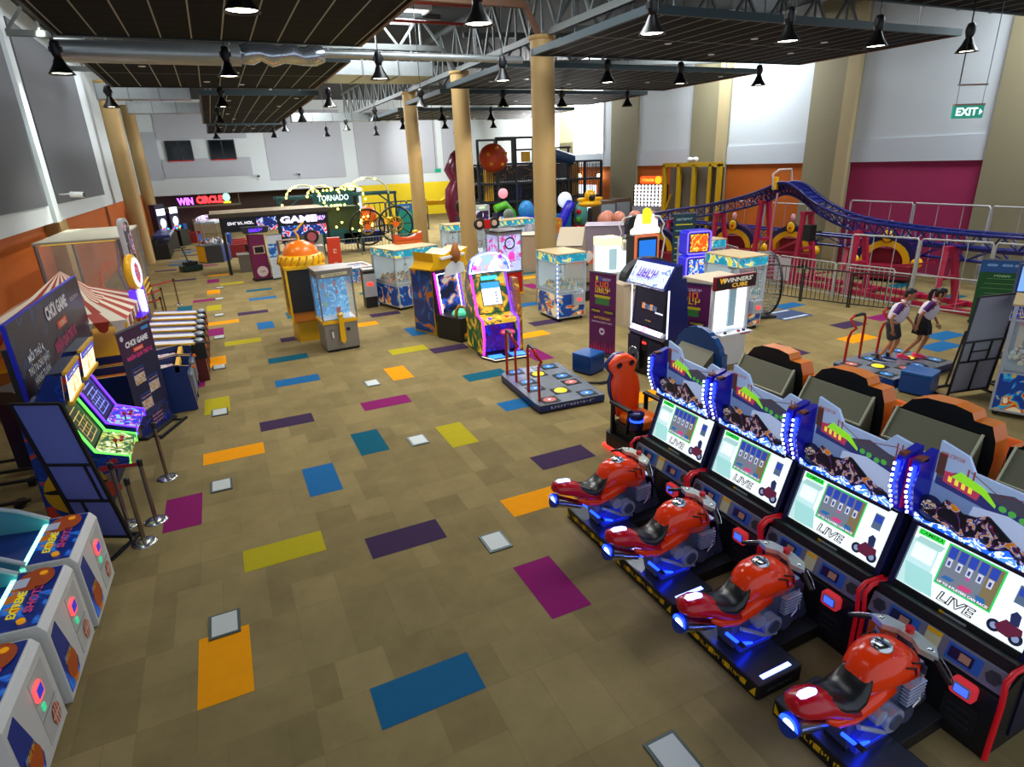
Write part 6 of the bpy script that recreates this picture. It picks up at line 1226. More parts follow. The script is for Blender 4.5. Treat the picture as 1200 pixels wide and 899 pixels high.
fence('mesh_fence', 'tall white framed fence behind the coaster along the magenta wall', [(23.4, 17.2), (23.4, 14.6), (23.4, 12.0), (23.4, 9.4), (23.4, 6.8)], 2.65, FW, .7, .012, .035)
fence('mesh_fence', 'tall pale framed fence along the orange wall behind the coaster', [(23.4, 24.0), (23.4, 21.6), (23.4, 19.2)], 2.4, FW, .8, .012, .03)
b = MB(); b.bx(-.3, .3, 0, .01, 0, .8, mat('notice_pale', '#b8b0b8', .6)); b.text('~7', (0, 0, .5), X, Z, .08, ink('#8c2848'), width=.4)
tag(b.build('notice_board', loc=(17.85, 15.4, .3)), 'small pale notice tied to the white railing', 'notice'); bpy.data.objects['notice_board'].rotation_euler = (0, 0, radians(-80))
def teal(b, w, h):
    y = -.012; b.bx(-w/2+.02, w/2-.02, -.012, -.006, .06, h-.02, mat('banner_teal', '#0c3848', .6))
    for k in range(7): m_ = ink('#c8c020') if k % 2 == 0 else ink('#78b0b8'); b.quad((-w*.38, y-.002, h*(.8-.1*k)), (w*(.36-.08*(k % 3)), y-.002, h*(.8-.1*k)), (w*(.36-.08*(k % 3)), y-.002, h*(.82-.1*k)), (-w*.38, y-.002, h*(.82-.1*k)), m_)
    b.text('~7', (0, y-.002, h*.9), X, Z, .14, ink('#a8c8d0'), width=w*.7)
banner('information_banner', 'dark teal information banner among the arched ride cars', (16.9, 20.3), (17.85, 20.0), 2.4, teal)
def green(b, w, h):
    y = -.012; b.bx(-w/2+.02, w/2-.02, -.012, -.006, .06, h-.02, mat('banner_green', '#0c4a1c', .6)); b.quad((-w/2+.02, y-.002, h*.8), (w/2-.02, y-.002, h*.8), (w/2-.02, y-.002, h-.02), (-w/2+.02, y-.002, h-.02), ink('#1c4c8c'))
    for cx in (-.25, 0.05, .3):
        for dx in (-.06, 0, .06): b.add([(cx*w+dx+.06*cos(a), y-.004, h*.91+.035*sin(a)) for a in [2*pi*i/12 for i in range(12)]], [tuple(range(12))], ink('#7aa8d8'))
    for k in range(8):
        ww = w*(.3+.05*(k % 3)); b.quad((-ww, y-.002, h*(.7-.075*k)), (ww, y-.002, h*(.7-.075*k)), (ww, y-.002, h*(.708-.075*k)), (-ww, y-.002, h*(.708-.075*k)), ink('#5a9058'))
    b.text('~5', (0, y-.003, h*.75), X, Z, .08, ink('#a8c8a0'), width=w*.35)
t = banner('information_banner', 'green rules banner with a blue cloud header at the right, by the coaster fence', (18.3, 9.35), (18.85, 8.45), 1.75, green)
b = MB(); b.bx(-.5, .5, -.4, -.15, 0, .05, BLK); b.bx(.1, .3, -.38, -.18, .05, .3, mat('foot_red', '#a81830', .4)); b.build('foot', t)
t = thing('light_box_sign', 'small glowing blue light box on a black pole at the right edge', 'sign', (15.9, 7.1, 0), -50)
b = MB(); b.cyl((0, 0, 0), (0, 0, 1.7), .05, BLK); b.bx(-.3, .3, -.2, .2, 0, .06, BLK); b.build('pole', t)
b = MB(); b.bx(-.22, .22, -.08, .08, 1.5, 2.15, mat('box_blue_rim', '#1a3a6a', .3)); b.bx(-.18, .18, -.09, -.08, 1.55, 2.1, lit('#7aa8e8', .8)); b.sph((.5, .1, 1.85), (.35, .3, .25), mat('white_bag', '#c8ccd4', .5)); b.build('light_box', t)
# ---------------------------------------------------------------- yellow frame by the right wall
t = thing('yellow_frame_game', 'tall yellow steel frame with grey panels against the orange wall', 'ride', (22.9, 26.3, 0), -90)
YF = mat('frame_yellow', '#c8a008', .4)
b = MB()
for x in (-2.1, -.9, .3, 1.5, 2.1):
    b.bx(x-.1, x+.1, -.1, .1, 0, 4.15, YF); 
for z in (1.25, 4.15): b.bx(-2.2, 2.2, -.1, .1, z-.1, z+.1, YF)
b.bar((-2.1, 0, 1.3), (-1.5, 0, 2.6), .1, .1, YF); b.build('frame', t)
b = MB(); b.bx(-1.9, 1.4, .2, .3, 1.3, 4.0, mat('panel_grey_brown', '#6c6458', .6)); b.bx(1.55, 2.1, .0, .3, 1.3, 4.0, mat('panel_dark_brown', '#2c2018', .5)); b.bx(-1.9, 2, .1, .3, 0, 1.2, DRK); b.build('panel', t)
b = MB(); b.sph((.3, 0, 4.4), (.18, .14, .12), WHT); b.sph((-.1, 0, 4.4), (.18, .14, .12), WHT); b.build('flood_lamp', t)
t = thing('connect_four_game', 'giant white lit four-in-a-row board with an orange sign on top', 'arcade machine', (22.9, 29.6, 0), -72)
b = MB(); b.bx(-1.2, 1.2, -.1, .2, .6, 1.9, mat('base_white2', '#9aa0b0', .4)); b.build('stand', t)
b = MB()
for i in range(9):
    for j in range(6): b.lathe([(0, 0), (.1, 0)], lit('#ffffff', 1.2), (-.96+.24*i, -.12, 2.0+.2*j), n=12, ax='y')
b.bx(-1.15, 1.15, -.1, .05, 1.9, 3.1, mat('board_black', '#1a1a22', .4)); b.build('board', t)
b = MB(); b.prism(rrect(-.7, .7, 3.15, 3.55, .12), 'y', -.1, .1, lit('#e8501a', 1.2)); b.lathe([(0, 0), (.22, 0)], lit('#f0b020', 1.3), (.55, -.12, 3.35), n=16, ax='y'); b.text('~6', (-.15, -.1, 3.35), X, Z, .2, lit('#f8d040', 1.2), width=.8); b.build('sign', t)
# black ride seen from behind
t = thing('ride_seat_unit', 'black ride seat unit seen from behind with white hoop rails', 'ride', (15.9, 21.2, 0), -20)
b = MB(); b.prism([(-.75, 1.0), (-.85, 1.3), (-.5, 1.6), (-.6, 2.0), (-.45, 2.35), (.45, 2.35), (.6, 2.0), (.5, 1.6), (.85, 1.3), (.75, 1.0)], 'y', -.2, .3, BLK); b.bx(-.7, .7, -.3, .5, .3, 1.0, BLK); b.build('shell', t, .03)
b = MB()
for s_ in (-1, 1): b.tube([(s_*.4, -.2, 2.35), (s_*.75, -.25, 2.3), (s_*.95, -.3, 2.0), (s_*.85, -.3, 1.7), (s_*1.0, -.3, 1.4), (s_*.9, -.2, .3)], .035, WHT, n=6)
b.build('hoop_rail', t)
for k, (x, y) in enumerate(((19.6, 29.4), (20.5, 29.3), (21.4, 29.0), (21.9, 28.2), (20.4, 30.3))):
    b = MB(); b.sph((0, 0, .0), (.4, .4, .45), mat('shell_pink', '#d88a70', .4), 14, 8); b.bx(-.42, .42, -.3, .3, -.9, -.2, mat('shell_navy', '#241c78', .4)); b.cyl((0, 0, -1.35), (0, 0, -.9), .2, BLK)
    tag(b.build('pod_chair', loc=(x, y, 1.35)), 'pink round ride seat in the cluster left of the four-in-a-row board, %s' % ['leftmost', 'second', 'third', 'rightmost', 'rear'][k], 'ride seat', 'pink round ride seats')
t = thing('bee_figure', 'yellow and black round ride figure above the pink seats', 'ride figure', (19.9, 31.4, 0))
b = MB(); b.cyl((0, 0, 0), (0, 0, 1.9), .12, BLK); b.build('post', t)
b = MB(); b.sph((0, 0, 2.6), (.35, .3, .35), YEL); b.sph((0, -.2, 2.5), (.22, .15, .22), BLK); b.sph((0, 0, 2.15), (.8, .4, .2), YEL)
for s_ in (-1, 1): b.sph((s_*.55, 0, 2.4), (.35, .1, .12), YEL)
b.build('body', t)
# ---------------------------------------------------------------- playground structure
t = thing('play_structure', 'tall black netted climbing playground behind the columns', 'playground', (0, 0, 0))
PF = mat('play_frame', '#1e262c', .5)
b = MB(); xs = [14.6+1.25*i for i in range(8)]
for x in xs:
    top = 6.0 if 15.5 < x < 19 else (4.5 if x < 22 else 4.5)
    if x > 19: top = 4.5
    for y in (35.5, 38.5): b.bx(x-.07, x+.07, y-.07, y+.07, 0, top, PF)
for z in (1.0, 2.3, 3.4, 4.5):
    for y in (35.5, 38.5): b.bx(14.6, 23.35, y-.06, y+.06, z-.06, z+.06, PF)
    for x in xs: b.bx(x-.05, x+.05, 35.5, 38.5, z-.05, z+.05, PF)
for y in (35.5, 38.5): b.bx(15.8, 18.4, y-.06, y+.06, 5.94, 6.06, PF); b.bx(18.4, 21, y-.06, y+.06, 5.3, 5.42, PF)
for x in (19.6, 20.85): b.bx(x-.06, x+.06, 35.45, 35.55, 4.5, 5.4, PF)
b.build('steel_frame', t)
b = MB()
for i in range(60): x = 14.7+8.6*i/59; b.bx(x-.02, x+.02, 35.48, 35.52, 2.3 if i % 3 else 1.0, 4.5, PF)
b.build('railing_bars', t)
b = MB(); b.bx(14.6, 23.3, 35.5, 38.5, 2.28, 2.36, mat('deck_dark', '#20303c', .6)); b.bx(14.6, 23.3, 35.5, 38.5, 3.4, 3.46, mat('deck_dark', '#20303c', .6)); b.bx(14.6, 23.3, 38.3, 38.4, .1, 4.4, art('play_back_art', ['#182028', '#202c38', '#243040', '#b88a20', '#182028', '#20303c'], .9, 0)); b.build('deck', t)
for k, (x, z0, z1, c) in enumerate(((15.4, 2.4, 4.3, YEL), (18.9, 2.4, 4.3, mat('pad_orange', '#d87818', .5)), (19.9, 3.5, 4.3, RED), (21.5, 2.4, 4.4, mat('pad_ochre', '#a8741c', .5)), (18.0, 4.6, 5.2, YEL), (17.3, 2.4, 3.3, BLU))):
    b = MB(); b.bx(x-.22, x+.22, 35.7, 36.1, z0, z1, c); b.build('padded_post', t)
b = MB(); b.sph((15.5, 35.2, 4.9), (.92, .7, .82), mat('pod_orange_red', '#b83c10', .4), 20, 12)
for a_ in (20, 90, 160, 230, 300): b.sph((15.5+.6*cos(radians(a_)), 34.65, 4.95+.5*sin(radians(a_))), .12, mat('pod_spot', '#d89010', .4), 8, 6)
b.build('round_pod', t)
b = MB(); b.tube([(13.9, 35.6, 5.3), (13.3, 35.5, 4.9), (12.9, 35.4, 4.3), (13.2, 35.3, 3.7), (12.8, 35.2, 3.1), (12.7, 35.1, 2.3), (12.9, 35.1, 1.4), (12.9, 34.6, .6)], .5, mat('slide_maroon', '#5c1028', .25), n=14); b.build('tube_slide', t)
b = MB(); b.tube([(19.6, 35.3, 5.0), (20.3, 35.2, 4.8), (21, 35.3, 4.6)], .35, mat('slide_blue', '#1a3a5c', .3), n=12); b.build('blue_tube', t)
b = MB(); b.prism([(11.2, 2.25), (13.6, 2.25), (13.9, 3.1), (13.0, 2.5), (11.2, 2.6)], 'y', 38, 38.3, YEL); b.build('yellow_wing', t)
fence('barrier_fence', 'dark wooden-backed railing below the yellow wall', [(9.6, 45.5), (11.2, 45.5), (12.8, 45.5), (14.4, 45.5)], 2.2, FB, .35, .03, .05)
# wall lamps on the far right wall
for k, (y, x) in enumerate(((36.4, 'right'), (39.0, 'middle'), (42.0, 'left'))):
    t = thing('wall_lamp', 'small round glowing lamp on the far right wall, %s one of three' % x, 'lamp', (WR-.12, y, 3.5), 0, 'round wall lamps'); b = MB(); b.box((.03, 0, 0), (.1, .12, .12), BLK); b.build('bracket', t); b = MB(); b.sph((-.1, 0, 0), .16, lit('#fff0c8', 8), 12, 8); b.build('globe', t)
b = MB(); b.bx(WR-.06, WR-.02, 37.0, 40.0, 1.1, 2.9, lit('#e8f0ff', 1.6)); struct(b.build('window_14'))
# ---------------------------------------------------------------- kiddie machines row (plain shapes)
def kid(x, y, label, parts, rz=0, cat='arcade machine', nm='kids_ride_machine'):
    t = thing(nm, label, cat, (x, y, 0), rz)
    for p in parts:
        b = MB(); kind, m_, a = p[0], p[1], p[2:]
        if kind == 'box': b.bx(*a[0], m_)
        elif kind == 'sph': b.sph(a[0], a[1], m_, 14, 9)
        elif kind == 'tube': b.tube(a[0], a[1], m_, n=10)
        elif kind == 'disc': b.lathe([(0, -.06), (a[1], -.05), (a[1]+.06, 0), (a[1]+.06, .1), (0, .1)], m_, a[0], n=22, ax='y')
        elif kind == 'prism': b.prism(a[0], 'y', a[1], a[2], m_)
        b.build(a[-1], t)
GRN = mat('lime_green', '#4aa81c', .35); LBL = mat('sky_blue', '#2a8ad8', .35); VBL = mat('violet_blue', '#2020b8', .3, emit=.3)
kid(15.0, 33.0, 'green dragon-backed kids game with rainbow screen and round pink sign', [('tube', GRN, [(.55, .2, 0), (.75, .2, .9), (.6, .1, 1.8), (.1, 0, 2.3), (-.5, 0, 2.1)], .25, 'green_arch'), ('box', NVY, (-.5, .3, -.3, .5, 0, 1.9), 'cabinet'), ('box', art('rainbow_art', ['#e8a060', '#e8e060', '#60c8a0', '#4a70e8'], 3, .8), (-.4, .2, -.34, -.3, .6, 1.7), 'screen'), ('disc', lit('#e88a98', .8), (.05, 0, 2.95), .22, 'round_sign')])
kid(16.4, 32.8, 'blue round-topped kids machine beside the green one', [('sph', LBL, (0, 0, 1.9), (.5, .4, .6), 'blue_head'), ('box', VBL, (-.5, .5, -.4, .5, 0, 1.6), 'cabinet'), ('box', art('kid_art1', ['#1a4ab8', '#e8e8f0', '#e85a8c', '#1a4ab8'], 5, .4), (-.4, .4, -.44, -.4, .4, 1.4), 'front_panel')])
kid(17.75, 32.5, 'yellow and green kids machine partly hidden by the nearest column', [('sph', mat('lemon', '#c8c820', .4), (0, 0, 2.0), (.45, .35, .5), 'figure'), ('box', art('kid_art2', ['#c86a1a', '#8a4a1a', '#e8c830', '#2a6a2a'], 3, .2), (-.6, .6, -.5, .5, 0, 1.4), 'cabinet')])
kid(19.3, 33.6, 'blue and white bubble kids machine just right of the nearest column', [('box', LBL, (-.5, .4, -.4, .4, 0, 1.5), 'cabinet'), ('tube', VBL, [(-.4, -.4, .8), (0, -.5, 1.7), (.4, -.3, 2.1)], .3, 'slide_arm'), ('disc', lit('#d8e0e8', .6), (.2, 0, 2.3), .42, 'round_sign')])
kid(20.4, 33.2, 'red based kids machine with green bubbles right of the blue one', [('box', RED, (-.5, .5, -.4, .4, 0, .8), 'base'), ('sph', mat('bubble_teal', '#5aa8a0', .3), (0, 0, 1.4), (.45, .35, .8), 'bubble'), ('sph', GRN, (-.35, -.3, 1.1), .18, 'green_ball'), ('sph', RED, (-.35, -.3, 1.6), .16, 'red_ball')])
for k, (x, y, c) in enumerate(((21.5, 32.3, 'left'), (23.1, 33.0, 'right'))):
    kid(x, y, 'brown clear-fronted kids booth in the far right corner, %s one' % c, [('box', mat('booth_brown', '#5c4a3c', .5), (-.6, .6, -.4, .5, 0, 2.2), 'cabinet'), ('box', mat('booth_glass', '#8c9aa0', .2), (-.5, .5, -.44, -.4, .6, 2.0), 'window')])
kid(13.0, 31.5, 'white framed game with dark red screen, left of the middle column base', [('box', WHT, (-.45, .45, -.1, .3, 0, 2.5), 'cabinet'), ('box', art('dusk_art', ['#1c1030', '#5c1430', '#1c1030', '#2a1a8c', '#e8e8f0'], 2, .4), (-.36, .36, -.14, -.1, .9, 2.2), 'screen'), ('sph', lit('#c8e8b0', .7), (0, -.12, 2.36), (.2, .03, .06), 'title')])
kid(12.0, 31.4, 'dark game with a round glowing orange head left of the white framed game', [('disc', BLK, (0, 0, 2.5), .42, 'round_rim'), ('disc', lit('#f0b050', 1.2), (0, -.1, 2.5), .24, 'round_face'), ('box', NVY, (-.4, .4, -.2, .4, 0, 2.0), 'cabinet'), ('box', RED, (-.42, -.3, -.24, -.2, 0, 1.2), 'side_stripe')])
kid(14.4, 31.0, 'grey and dark small game at the middle column', [('box', DRK, (-.4, .4, -.3, .3, 0, 1.7), 'cabinet'), ('sph', mat('grey_head', '#6a7a70', .4), (0, 0, 1.9), (.3, .3, .35), 'head'), ('box', NBLU, (.3, .4, -.32, -.3, .4, 1.2), 'light')])
kid(15.9, 30.0, 'tilted blue and white game with a pale dome, in front of the blue one', [('sph', mat('dome_pale', '#c8b8d0', .4), (-.5, -.3, 1.2), (.45, .45, .5), 'dome'), ('prism', art('kid_art3', ['#1a3ab8', '#58b0e8', '#e8e8f0', '#3a5ac8'], 3, .4), [(-.1, 0), (-.1, 1.2), (.9, .7), (.9, 0)], -.5, .5, 'cabinet'), ('tube', NBLU, [(-.2, -.6, .06), (1.0, -.6, .06)], .05, 'floor_glow')])
# ---------------------------------------------------------------- lit steel ride with wheels
t = thing('steam_carriage_ride', 'teal carnival ride covered in yellow bulbs with large black wheels and a lit name sign', 'ride', (0, 0, 0))
TL = mat('ride_teal', '#0e4a50', .4); BU = glow('bulb_yellow', '#ffe860', 8)
b = MB(); b.bx(3.0, 9.7, 36.4, 36.6, 3.15, 3.3, TL); b.bx(3.0, 9.7, 38, 38.2, 3.15, 3.3, TL)
for x in (3.2, 5.4, 7.4, 9.6): b.bx(x-.06, x+.06, 36.4, 36.52, 0, 3.2, TL); b.bx(x-.06, x+.06, 38, 38.1, 0, 3.2, TL)
b.bar((3.2, 36.45, 2.4), (4.2, 36.45, 3.2), .08, .08, TL); b.bar((9.6, 36.45, 2.4), (8.6, 36.45, 3.2), .08, .08, TL); b.bx(3.4, 7.4, 36.6, 38, .6, 1.4, TL); b.bx(3.4, 7.4, 36.6, 38, 1.4, 2.6, mat('ride_panel_green', '#2c3c10', .5)); b.build('frame', t)
b = MB(); b.prism(rrect(4.9, 7.1, 2.7, 3.55, .2), 'y', 36.2, 36.3, TL); b.text('TORNADO', (6.0, 36.19, 3.12), X, Z, .42, lit('#d8f0f0', .8), width=1.7, off=.03); b.build('sign', t)
for cx, cz, r in ((7.7, 1.4, 1.0), (9.4, 1.45, 1.0)):
    b = MB(); b.tube([(cx+r*cos(a), 36.1, cz+r*sin(a)) for a in [2*pi*i/30 for i in range(30)]], .06, BLK, n=6, closed=True); b.tube([(cx+r*.4*cos(a), 36.1, cz+r*.4*sin(a)) for a in [2*pi*i/20 for i in range(20)]], .05, mat('wheel_gold', '#a8841c', .4, .5), n=6, closed=True)
    for k in range(10): a = 2*pi*k/10; b.bar((cx, 36.1, cz), (cx+r*cos(a), 36.1, cz+r*sin(a)), .05, .05, BLK)
    b.cyl((cx, 36.0, cz), (cx, 36.2, cz), .18, ORG); b.build('wheel', t)
b = MB(); b.sph((7.9, 36.5, 2.0), (.5, .4, .6), ORG); b.bx(6.4, 8.6, 36.6, 37.6, .5, 1.1, BLU); b.bx(9.0, 9.8, 36.5, 37.2, 1.4, 1.8, YEL); b.build('engine', t)
b = MB(); rnd = random.Random(3)
for cx, r, z in ((4.4, .9, 3.2), (5.4, .8, 3.2), (8.0, 1.2, 3.2), (7.0, .7, 3.3)): b.tube([(cx+r*cos(radians(a)), 36.3, z+.75*r*sin(radians(a))) for a in range(0, 181, 12)], .05, mat('arc_pale', '#a8a880', .4, emit=.3), n=5)
b.build('light_arcs', t)
b = MB()
for i in range(95):
    if i < 40: a = rnd.uniform(0, pi); cx, r = rnd.choice(((4.4, .9), (5.4, .8), (8.0, 1.2), (7.0, .7))); p = (cx+r*cos(a), 36.2, 3.2+.75*r*sin(a))
    elif i < 65: p = (rnd.uniform(4.8, 7.2), 36.15, rnd.choice((2.72, 3.55)))
    else: p = (rnd.uniform(3.2, 8.4), 36.1, rnd.uniform(1.2, 3.0))
    b.sph(p, .06, BU, 6, 4)
o = b.build('light_bulb', t); o['kind'] = 'stuff'
fence('barrier_fence', 'low grey railing in front of the carnival ride', [(5.4, 35.0), (7.0, 35.0), (8.6, 35.0), (10.0, 35.2)], .95, mat('fence_grey', '#6c7068', .4), .16, .012, .02)
b = MB(); b.bx(-.5, .5, 0, .08, 0, 2.5, mat('banner_cyan', '#1a9c8c', .5)); b.quad((-.5, -.004, 2.1), (.5, -.004, 2.1), (.5, -.004, 2.5), (-.5, -.004, 2.5), ink('#2a7ac8')); b.text('~4', (0, -.004, 2.3), X, Z, .2, ink('#e0f0f4'))
tag(b.build('information_board', loc=(10.4, 37.2, 0)), 'green and blue information board right of the big wheel', 'board')
# ---------------------------------------------------------------- counter booth with black posts
t = thing('counter_booth', 'open booth with a tan roof slab, black posts and GAME lettering', 'booth', (0, 0, 0))
b = MB(); b.bx(-.4, 5.0, 32.3, 35.9, 2.72, 2.86, mat('booth_slab', '#7c6a50', .5)); b.bx(-.45, 5.05, 32.25, 32.3, 2.68, 2.88, mat('slab_edge', '#3c3428', .5)); b.build('roof_slab', t)
for x in (0.05, 2.6, 4.9):
    b = MB(); b.bx(x-.07, x+.07, 32.35, 32.5, 0, 2.72, BLK); b.build('post', t)
b = MB(); b.bx(0, 4.9, 32.4, 32.5, 2.0, 2.7, mat('fascia_dark', '#141828', .4)); b.bx(1.6, 2.55, 32.36, 32.4, 2.0, 2.6, art('fascia_art', ['#12246c', '#1a3ab8', '#3aa0e8', '#e8e8ff', '#e83a3a'], 3, .6)); b.bx(2.65, 4.9, 32.36, 32.4, 1.6, 2.1, _M['fascia_art']); b.build('fascia', t)
b = MB(); b.text('GAME', (3.55, 32.36, 2.38), X, Z, .42, lit('#e8d8ff', 2), width=1.7, off=.05); b.build('game_letters', t); b = MB(); b.text('~4', (4.6, 32.36, 2.4), X, Z, .3, lit('#c8a8ff', 2), width=.5, off=.04); b.build('zone_letters', t); b = MB(); b.text('~8', (.9, 32.36, 2.4), X, Z, .2, lit('#e8e8f0', 1), width=1.2, off=.03); b.build('lettering', t)
for k, (x0, x1, y, h, m_, l) in enumerate(((.5, 1.5, 33.2, .85, mat('desk_grey', '#7a7468', .5), 'grey counter desk under the booth roof at its left'), (3.4, 4.6, 33.4, .9, mat('desk_white', '#c8ccc8', .4), 'pale counter under the booth roof at its right'), (2.3, 3.2, 34.0, .9, BLK, 'dark counter in the middle of the booth'))):
    t = thing('counter', l, 'counter', ((x0+x1)/2, y, 0)); w = (x1-x0)/2; b = MB(); b.bx(-w, w, -.3, .3, 0, h, m_); b.build('body', t); b = MB(); b.bx(-w-.05, w+.05, -.35, .35, h, h+.05, WHT); b.build('worktop', t); b = MB(); b.bx(-.1, .2, 0, .05, h+.15, h+.45, BLK); b.bx(.0, .1, 0, .05, h+.04, h+.15, BLK); b.build('monitor', t)
for k, (x, y) in enumerate(((3.6, 35.4), (4.6, 35.6))):
    b = MB(); b.bx(-.4, .4, -.3, .3, 0, 2.0, mat('locker_grey', '#a8a89c', .4)); b.bx(-.3, -.05, -.32, -.3, .4, .6, BLK); b.bx(.05, .3, -.32, -.3, .4, .6, BLK)
    tag(b.build('tall_cabinet', loc=(x, y, 0)), 'tall pale cabinet inside the counter booth, %s of two' % ('left', 'right')[k], 'cabinet')
t = thing('shelf_rack', 'wooden shelf rack with boxes left of the orange ball dome', 'shelf', (2.45, 27.8, 0), 0)
b = MB()
for x in (-.4, .4): b.bx(x-.03, x+.03, -.25, .25, 0, 1.9, mat('rack_wood', '#6a4a30', .5))
for z in (.5, 1.0, 1.45, 1.9): b.bx(-.4, .4, -.25, .25, z-.02, z+.02, mat('rack_wood', '#6a4a30', .5))
b.build('frame', t)
b = MB()
for z in (.52, 1.02, 1.47):
    for x in (-.25, .02, .25): b.bx(x-.1, x+.1, -.2, .2, z, z+.3, mat('box_cream', '#d8c8a8', .5))
b.build('boxes', t)
t = thing('ticket_kiosk', 'magenta ticket kiosk with small grey screen by the booth', 'kiosk', (1.35, 29.9, 0), 10)
b = MB(); b.prism([(-.35, 0), (.35, 0), (.3, 2.0), (-.35, 2.05)], 'y', -.1, .35, mat('kiosk_magenta', '#6a0c48', .4)); b.bx(-.4, .4, -.25, .4, 0, .1, BLK); b.build('body', t)
b = MB(); b.bx(-.24, .24, -.14, -.1, 1.2, 1.55, mat('kiosk_rim', '#c8a890', .4)); b.bx(-.19, .19, -.15, -.14, 1.24, 1.51, BLK2); b.build('screen', t)
b = MB(); b.lathe([(0, 0), (.24, 0)], ink('#c8b8b8'), (0, -.11, .4), n=20, ax='y'); b.text('~3', (0, -.115, .4), X, Z, .12, ink('#4a3a3a')); b.build('emblem', t)
b = MB(); b.prism([(-.45, 2.1), (.5, 2.1), (.6, 2.35), (-.55, 2.4)], 'y', -.1, .4, mat('hood_dark', '#1c2430', .4)); b.text('~4', (0, -.1, 2.24), X, Z, .2, NPUR, width=.6); b.build('hood', t)
def bluewhite(b, w, h):
    y = -.012; b.bx(-w/2, w/2, -.012, -.006, .05, h, mat('sheet_white', '#c8d0dc', .5)); b.quad((-w/2, y-.002, h*.5), (w/2, y-.002, h*.5), (w/2, y-.002, h*.8), (-w/2, y-.002, h*.8), art('sheet_blue_art', ['#1a5ab0', '#3a8ad8', '#a8c8e8'], 3, 0))
    for k in range(7): b.quad((-w*.4, y-.002, h*(.42-.05*k)), (w*.35, y-.002, h*(.42-.05*k)), (w*.35, y-.002, h*(.425-.05*k)), (-w*.4, y-.002, h*(.425-.05*k)), ink('#8a94a8'))
banner('price_board', 'blue and white price board leaning beside the magenta kiosk', (1.75, 29.6), (2.4, 29.8), 2.0, bluewhite, 'board')
# hexagonal prize counter and chairs
t = thing('candy_crane_game', 'six-sided yellow and blue candy crane game with a clear top in the left aisle', 'arcade machine', (-.6, 38.4, 0))
b = MB(); h6 = [(.85*cos(radians(a)), .85*sin(radians(a))) for a in range(0, 360, 60)]; b.prism(h6, 'z', 0, .95, mat('hex_grey', '#5c6468', .4)); 
for i in (2, 3): a, c = h6[i], h6[(i+1) % 6]; b.add([(a[0]*1.01, a[1]*1.01, .05), (c[0]*1.01, c[1]*1.01, .05), (c[0]*1.01, c[1]*1.01, .9), (a[0]*1.01, a[1]*1.01, .9)], [(0, 1, 2, 3)], YEL)
for i in (4, 5, 0): a, c = h6[i], h6[(i+1) % 6]; b.add([(a[0]*1.01, a[1]*1.01, .05), (c[0]*1.01, c[1]*1.01, .05), (c[0]*1.01, c[1]*1.01, .9), (a[0]*1.01, a[1]*1.01, .9)], [(0, 1, 2, 3)], mat('hex_panel', '#4c5458' if i == 4 else '#1a3a9c', .4) if i == 4 else BLU)
b.build('base', t)
pile(-.6, .6, -.6, .6, 1.0, [PLUSH[4], PLUSH[5], mat('candy_blue', '#3a8ac8', .5)], t, 40, .09, 4)
b = MB(); b.prism([(x*.8, y*.8) for x, y in h6], 'z', 2.1, 2.2, mat('hex_roof', '#a8c8d0', .4)); b.sph((0, 0, 2.3), (.6, .6, .25), art('candy_top', ['#e8e8f0', '#c83a3a', '#3a5ac8', '#e8e8f0'], 3, .6)); b.build('roof', t)
for x, y in h6: b = MB(); b.cyl((x*.8, y*.8, .95), (x*.8, y*.8, 2.1), .03, CHR, n=6); b.build('corner_post', t)
for k, (x, y, rz) in enumerate(((-1.9, 50.5, 80), (.9, 42.2, 90), (.8, 39.8, 90))):
    t = thing('lounge_chair', ['blue and red armchair in the aisle before the violet and red neon sign', 'blue chair with red sides behind the booth post, farther', 'blue chair with red sides behind the booth post, nearer'][k], 'chair', (x, y, 0), rz)
    b = MB(); b.bx(-.5, .5, -.4, .5, .1, .55, mat('chair_blue', '#1a4a9c', .5)); b.build('seat', t, .03); b = MB(); b.bx(-.5, .5, .4, .6, .1, 1.35, mat('chair_blue', '#1a4a9c', .5)); b.build('backrest', t, .03)
    for s_ in (-1, 1): b = MB(); b.bx(s_*.54-.06, s_*.54+.06, -.4, .6, 0, .75, mat('chair_red', '#8c2018', .5)); b.build('armrest', t, .02)
# WIN CIRCLE sign
t = thing('neon_sign', 'two-word neon sign in violet and red across the far left opening', 'sign', (-1.2, 59.92, 2.5))
b = MB(); b.bx(-3.6, 3.2, .1, .16, -.5, -.35, mat('beam_olive', '#6c6a50', .5))
for x in (-3.5, 0, 3.1): b.bx(x-.03, x+.03, .1, .16, -.36, .52, mat('beam_olive', '#6c6a50', .5))
b.build('beam', t)
b = MB(); b.text('WIN', (-1.1, 0, .0), X, Z, .75, glow('neon_sign_violet', '#b050ff', 4), width=1.15, off=.05); b.build('violet_letters', t)
b = MB(); b.text('CIRCLE', (.75, 0, .05), X, Z, .75, glow('neon_sign_red', '#ff2a30', 4), width=2.0, off=.05); b.build('red_letters', t)
b = MB(); b.sph((2.1, 0, .2), (.3, .1, .35), lit('#a8e8d0', 1)); b.bx(1.8, 2.4, -.05, .05, -.3, -.15, lit('#f0d820', 1)); b.build('prize_icon', t)
b = MB(); b.bx(-1, 1, -.2, .2, 0, 1.2, mat('ledge_beige', '#8a7c60', .6)); b.bx(-1.3, 3.2, .2, .5, 0, .8, mat('ledge_brown', '#5c4430', .6)); tag(b.build('service_counter', loc=(-1.0, 57.5, 0)), 'beige service counter beneath the violet and red neon sign', 'counter')
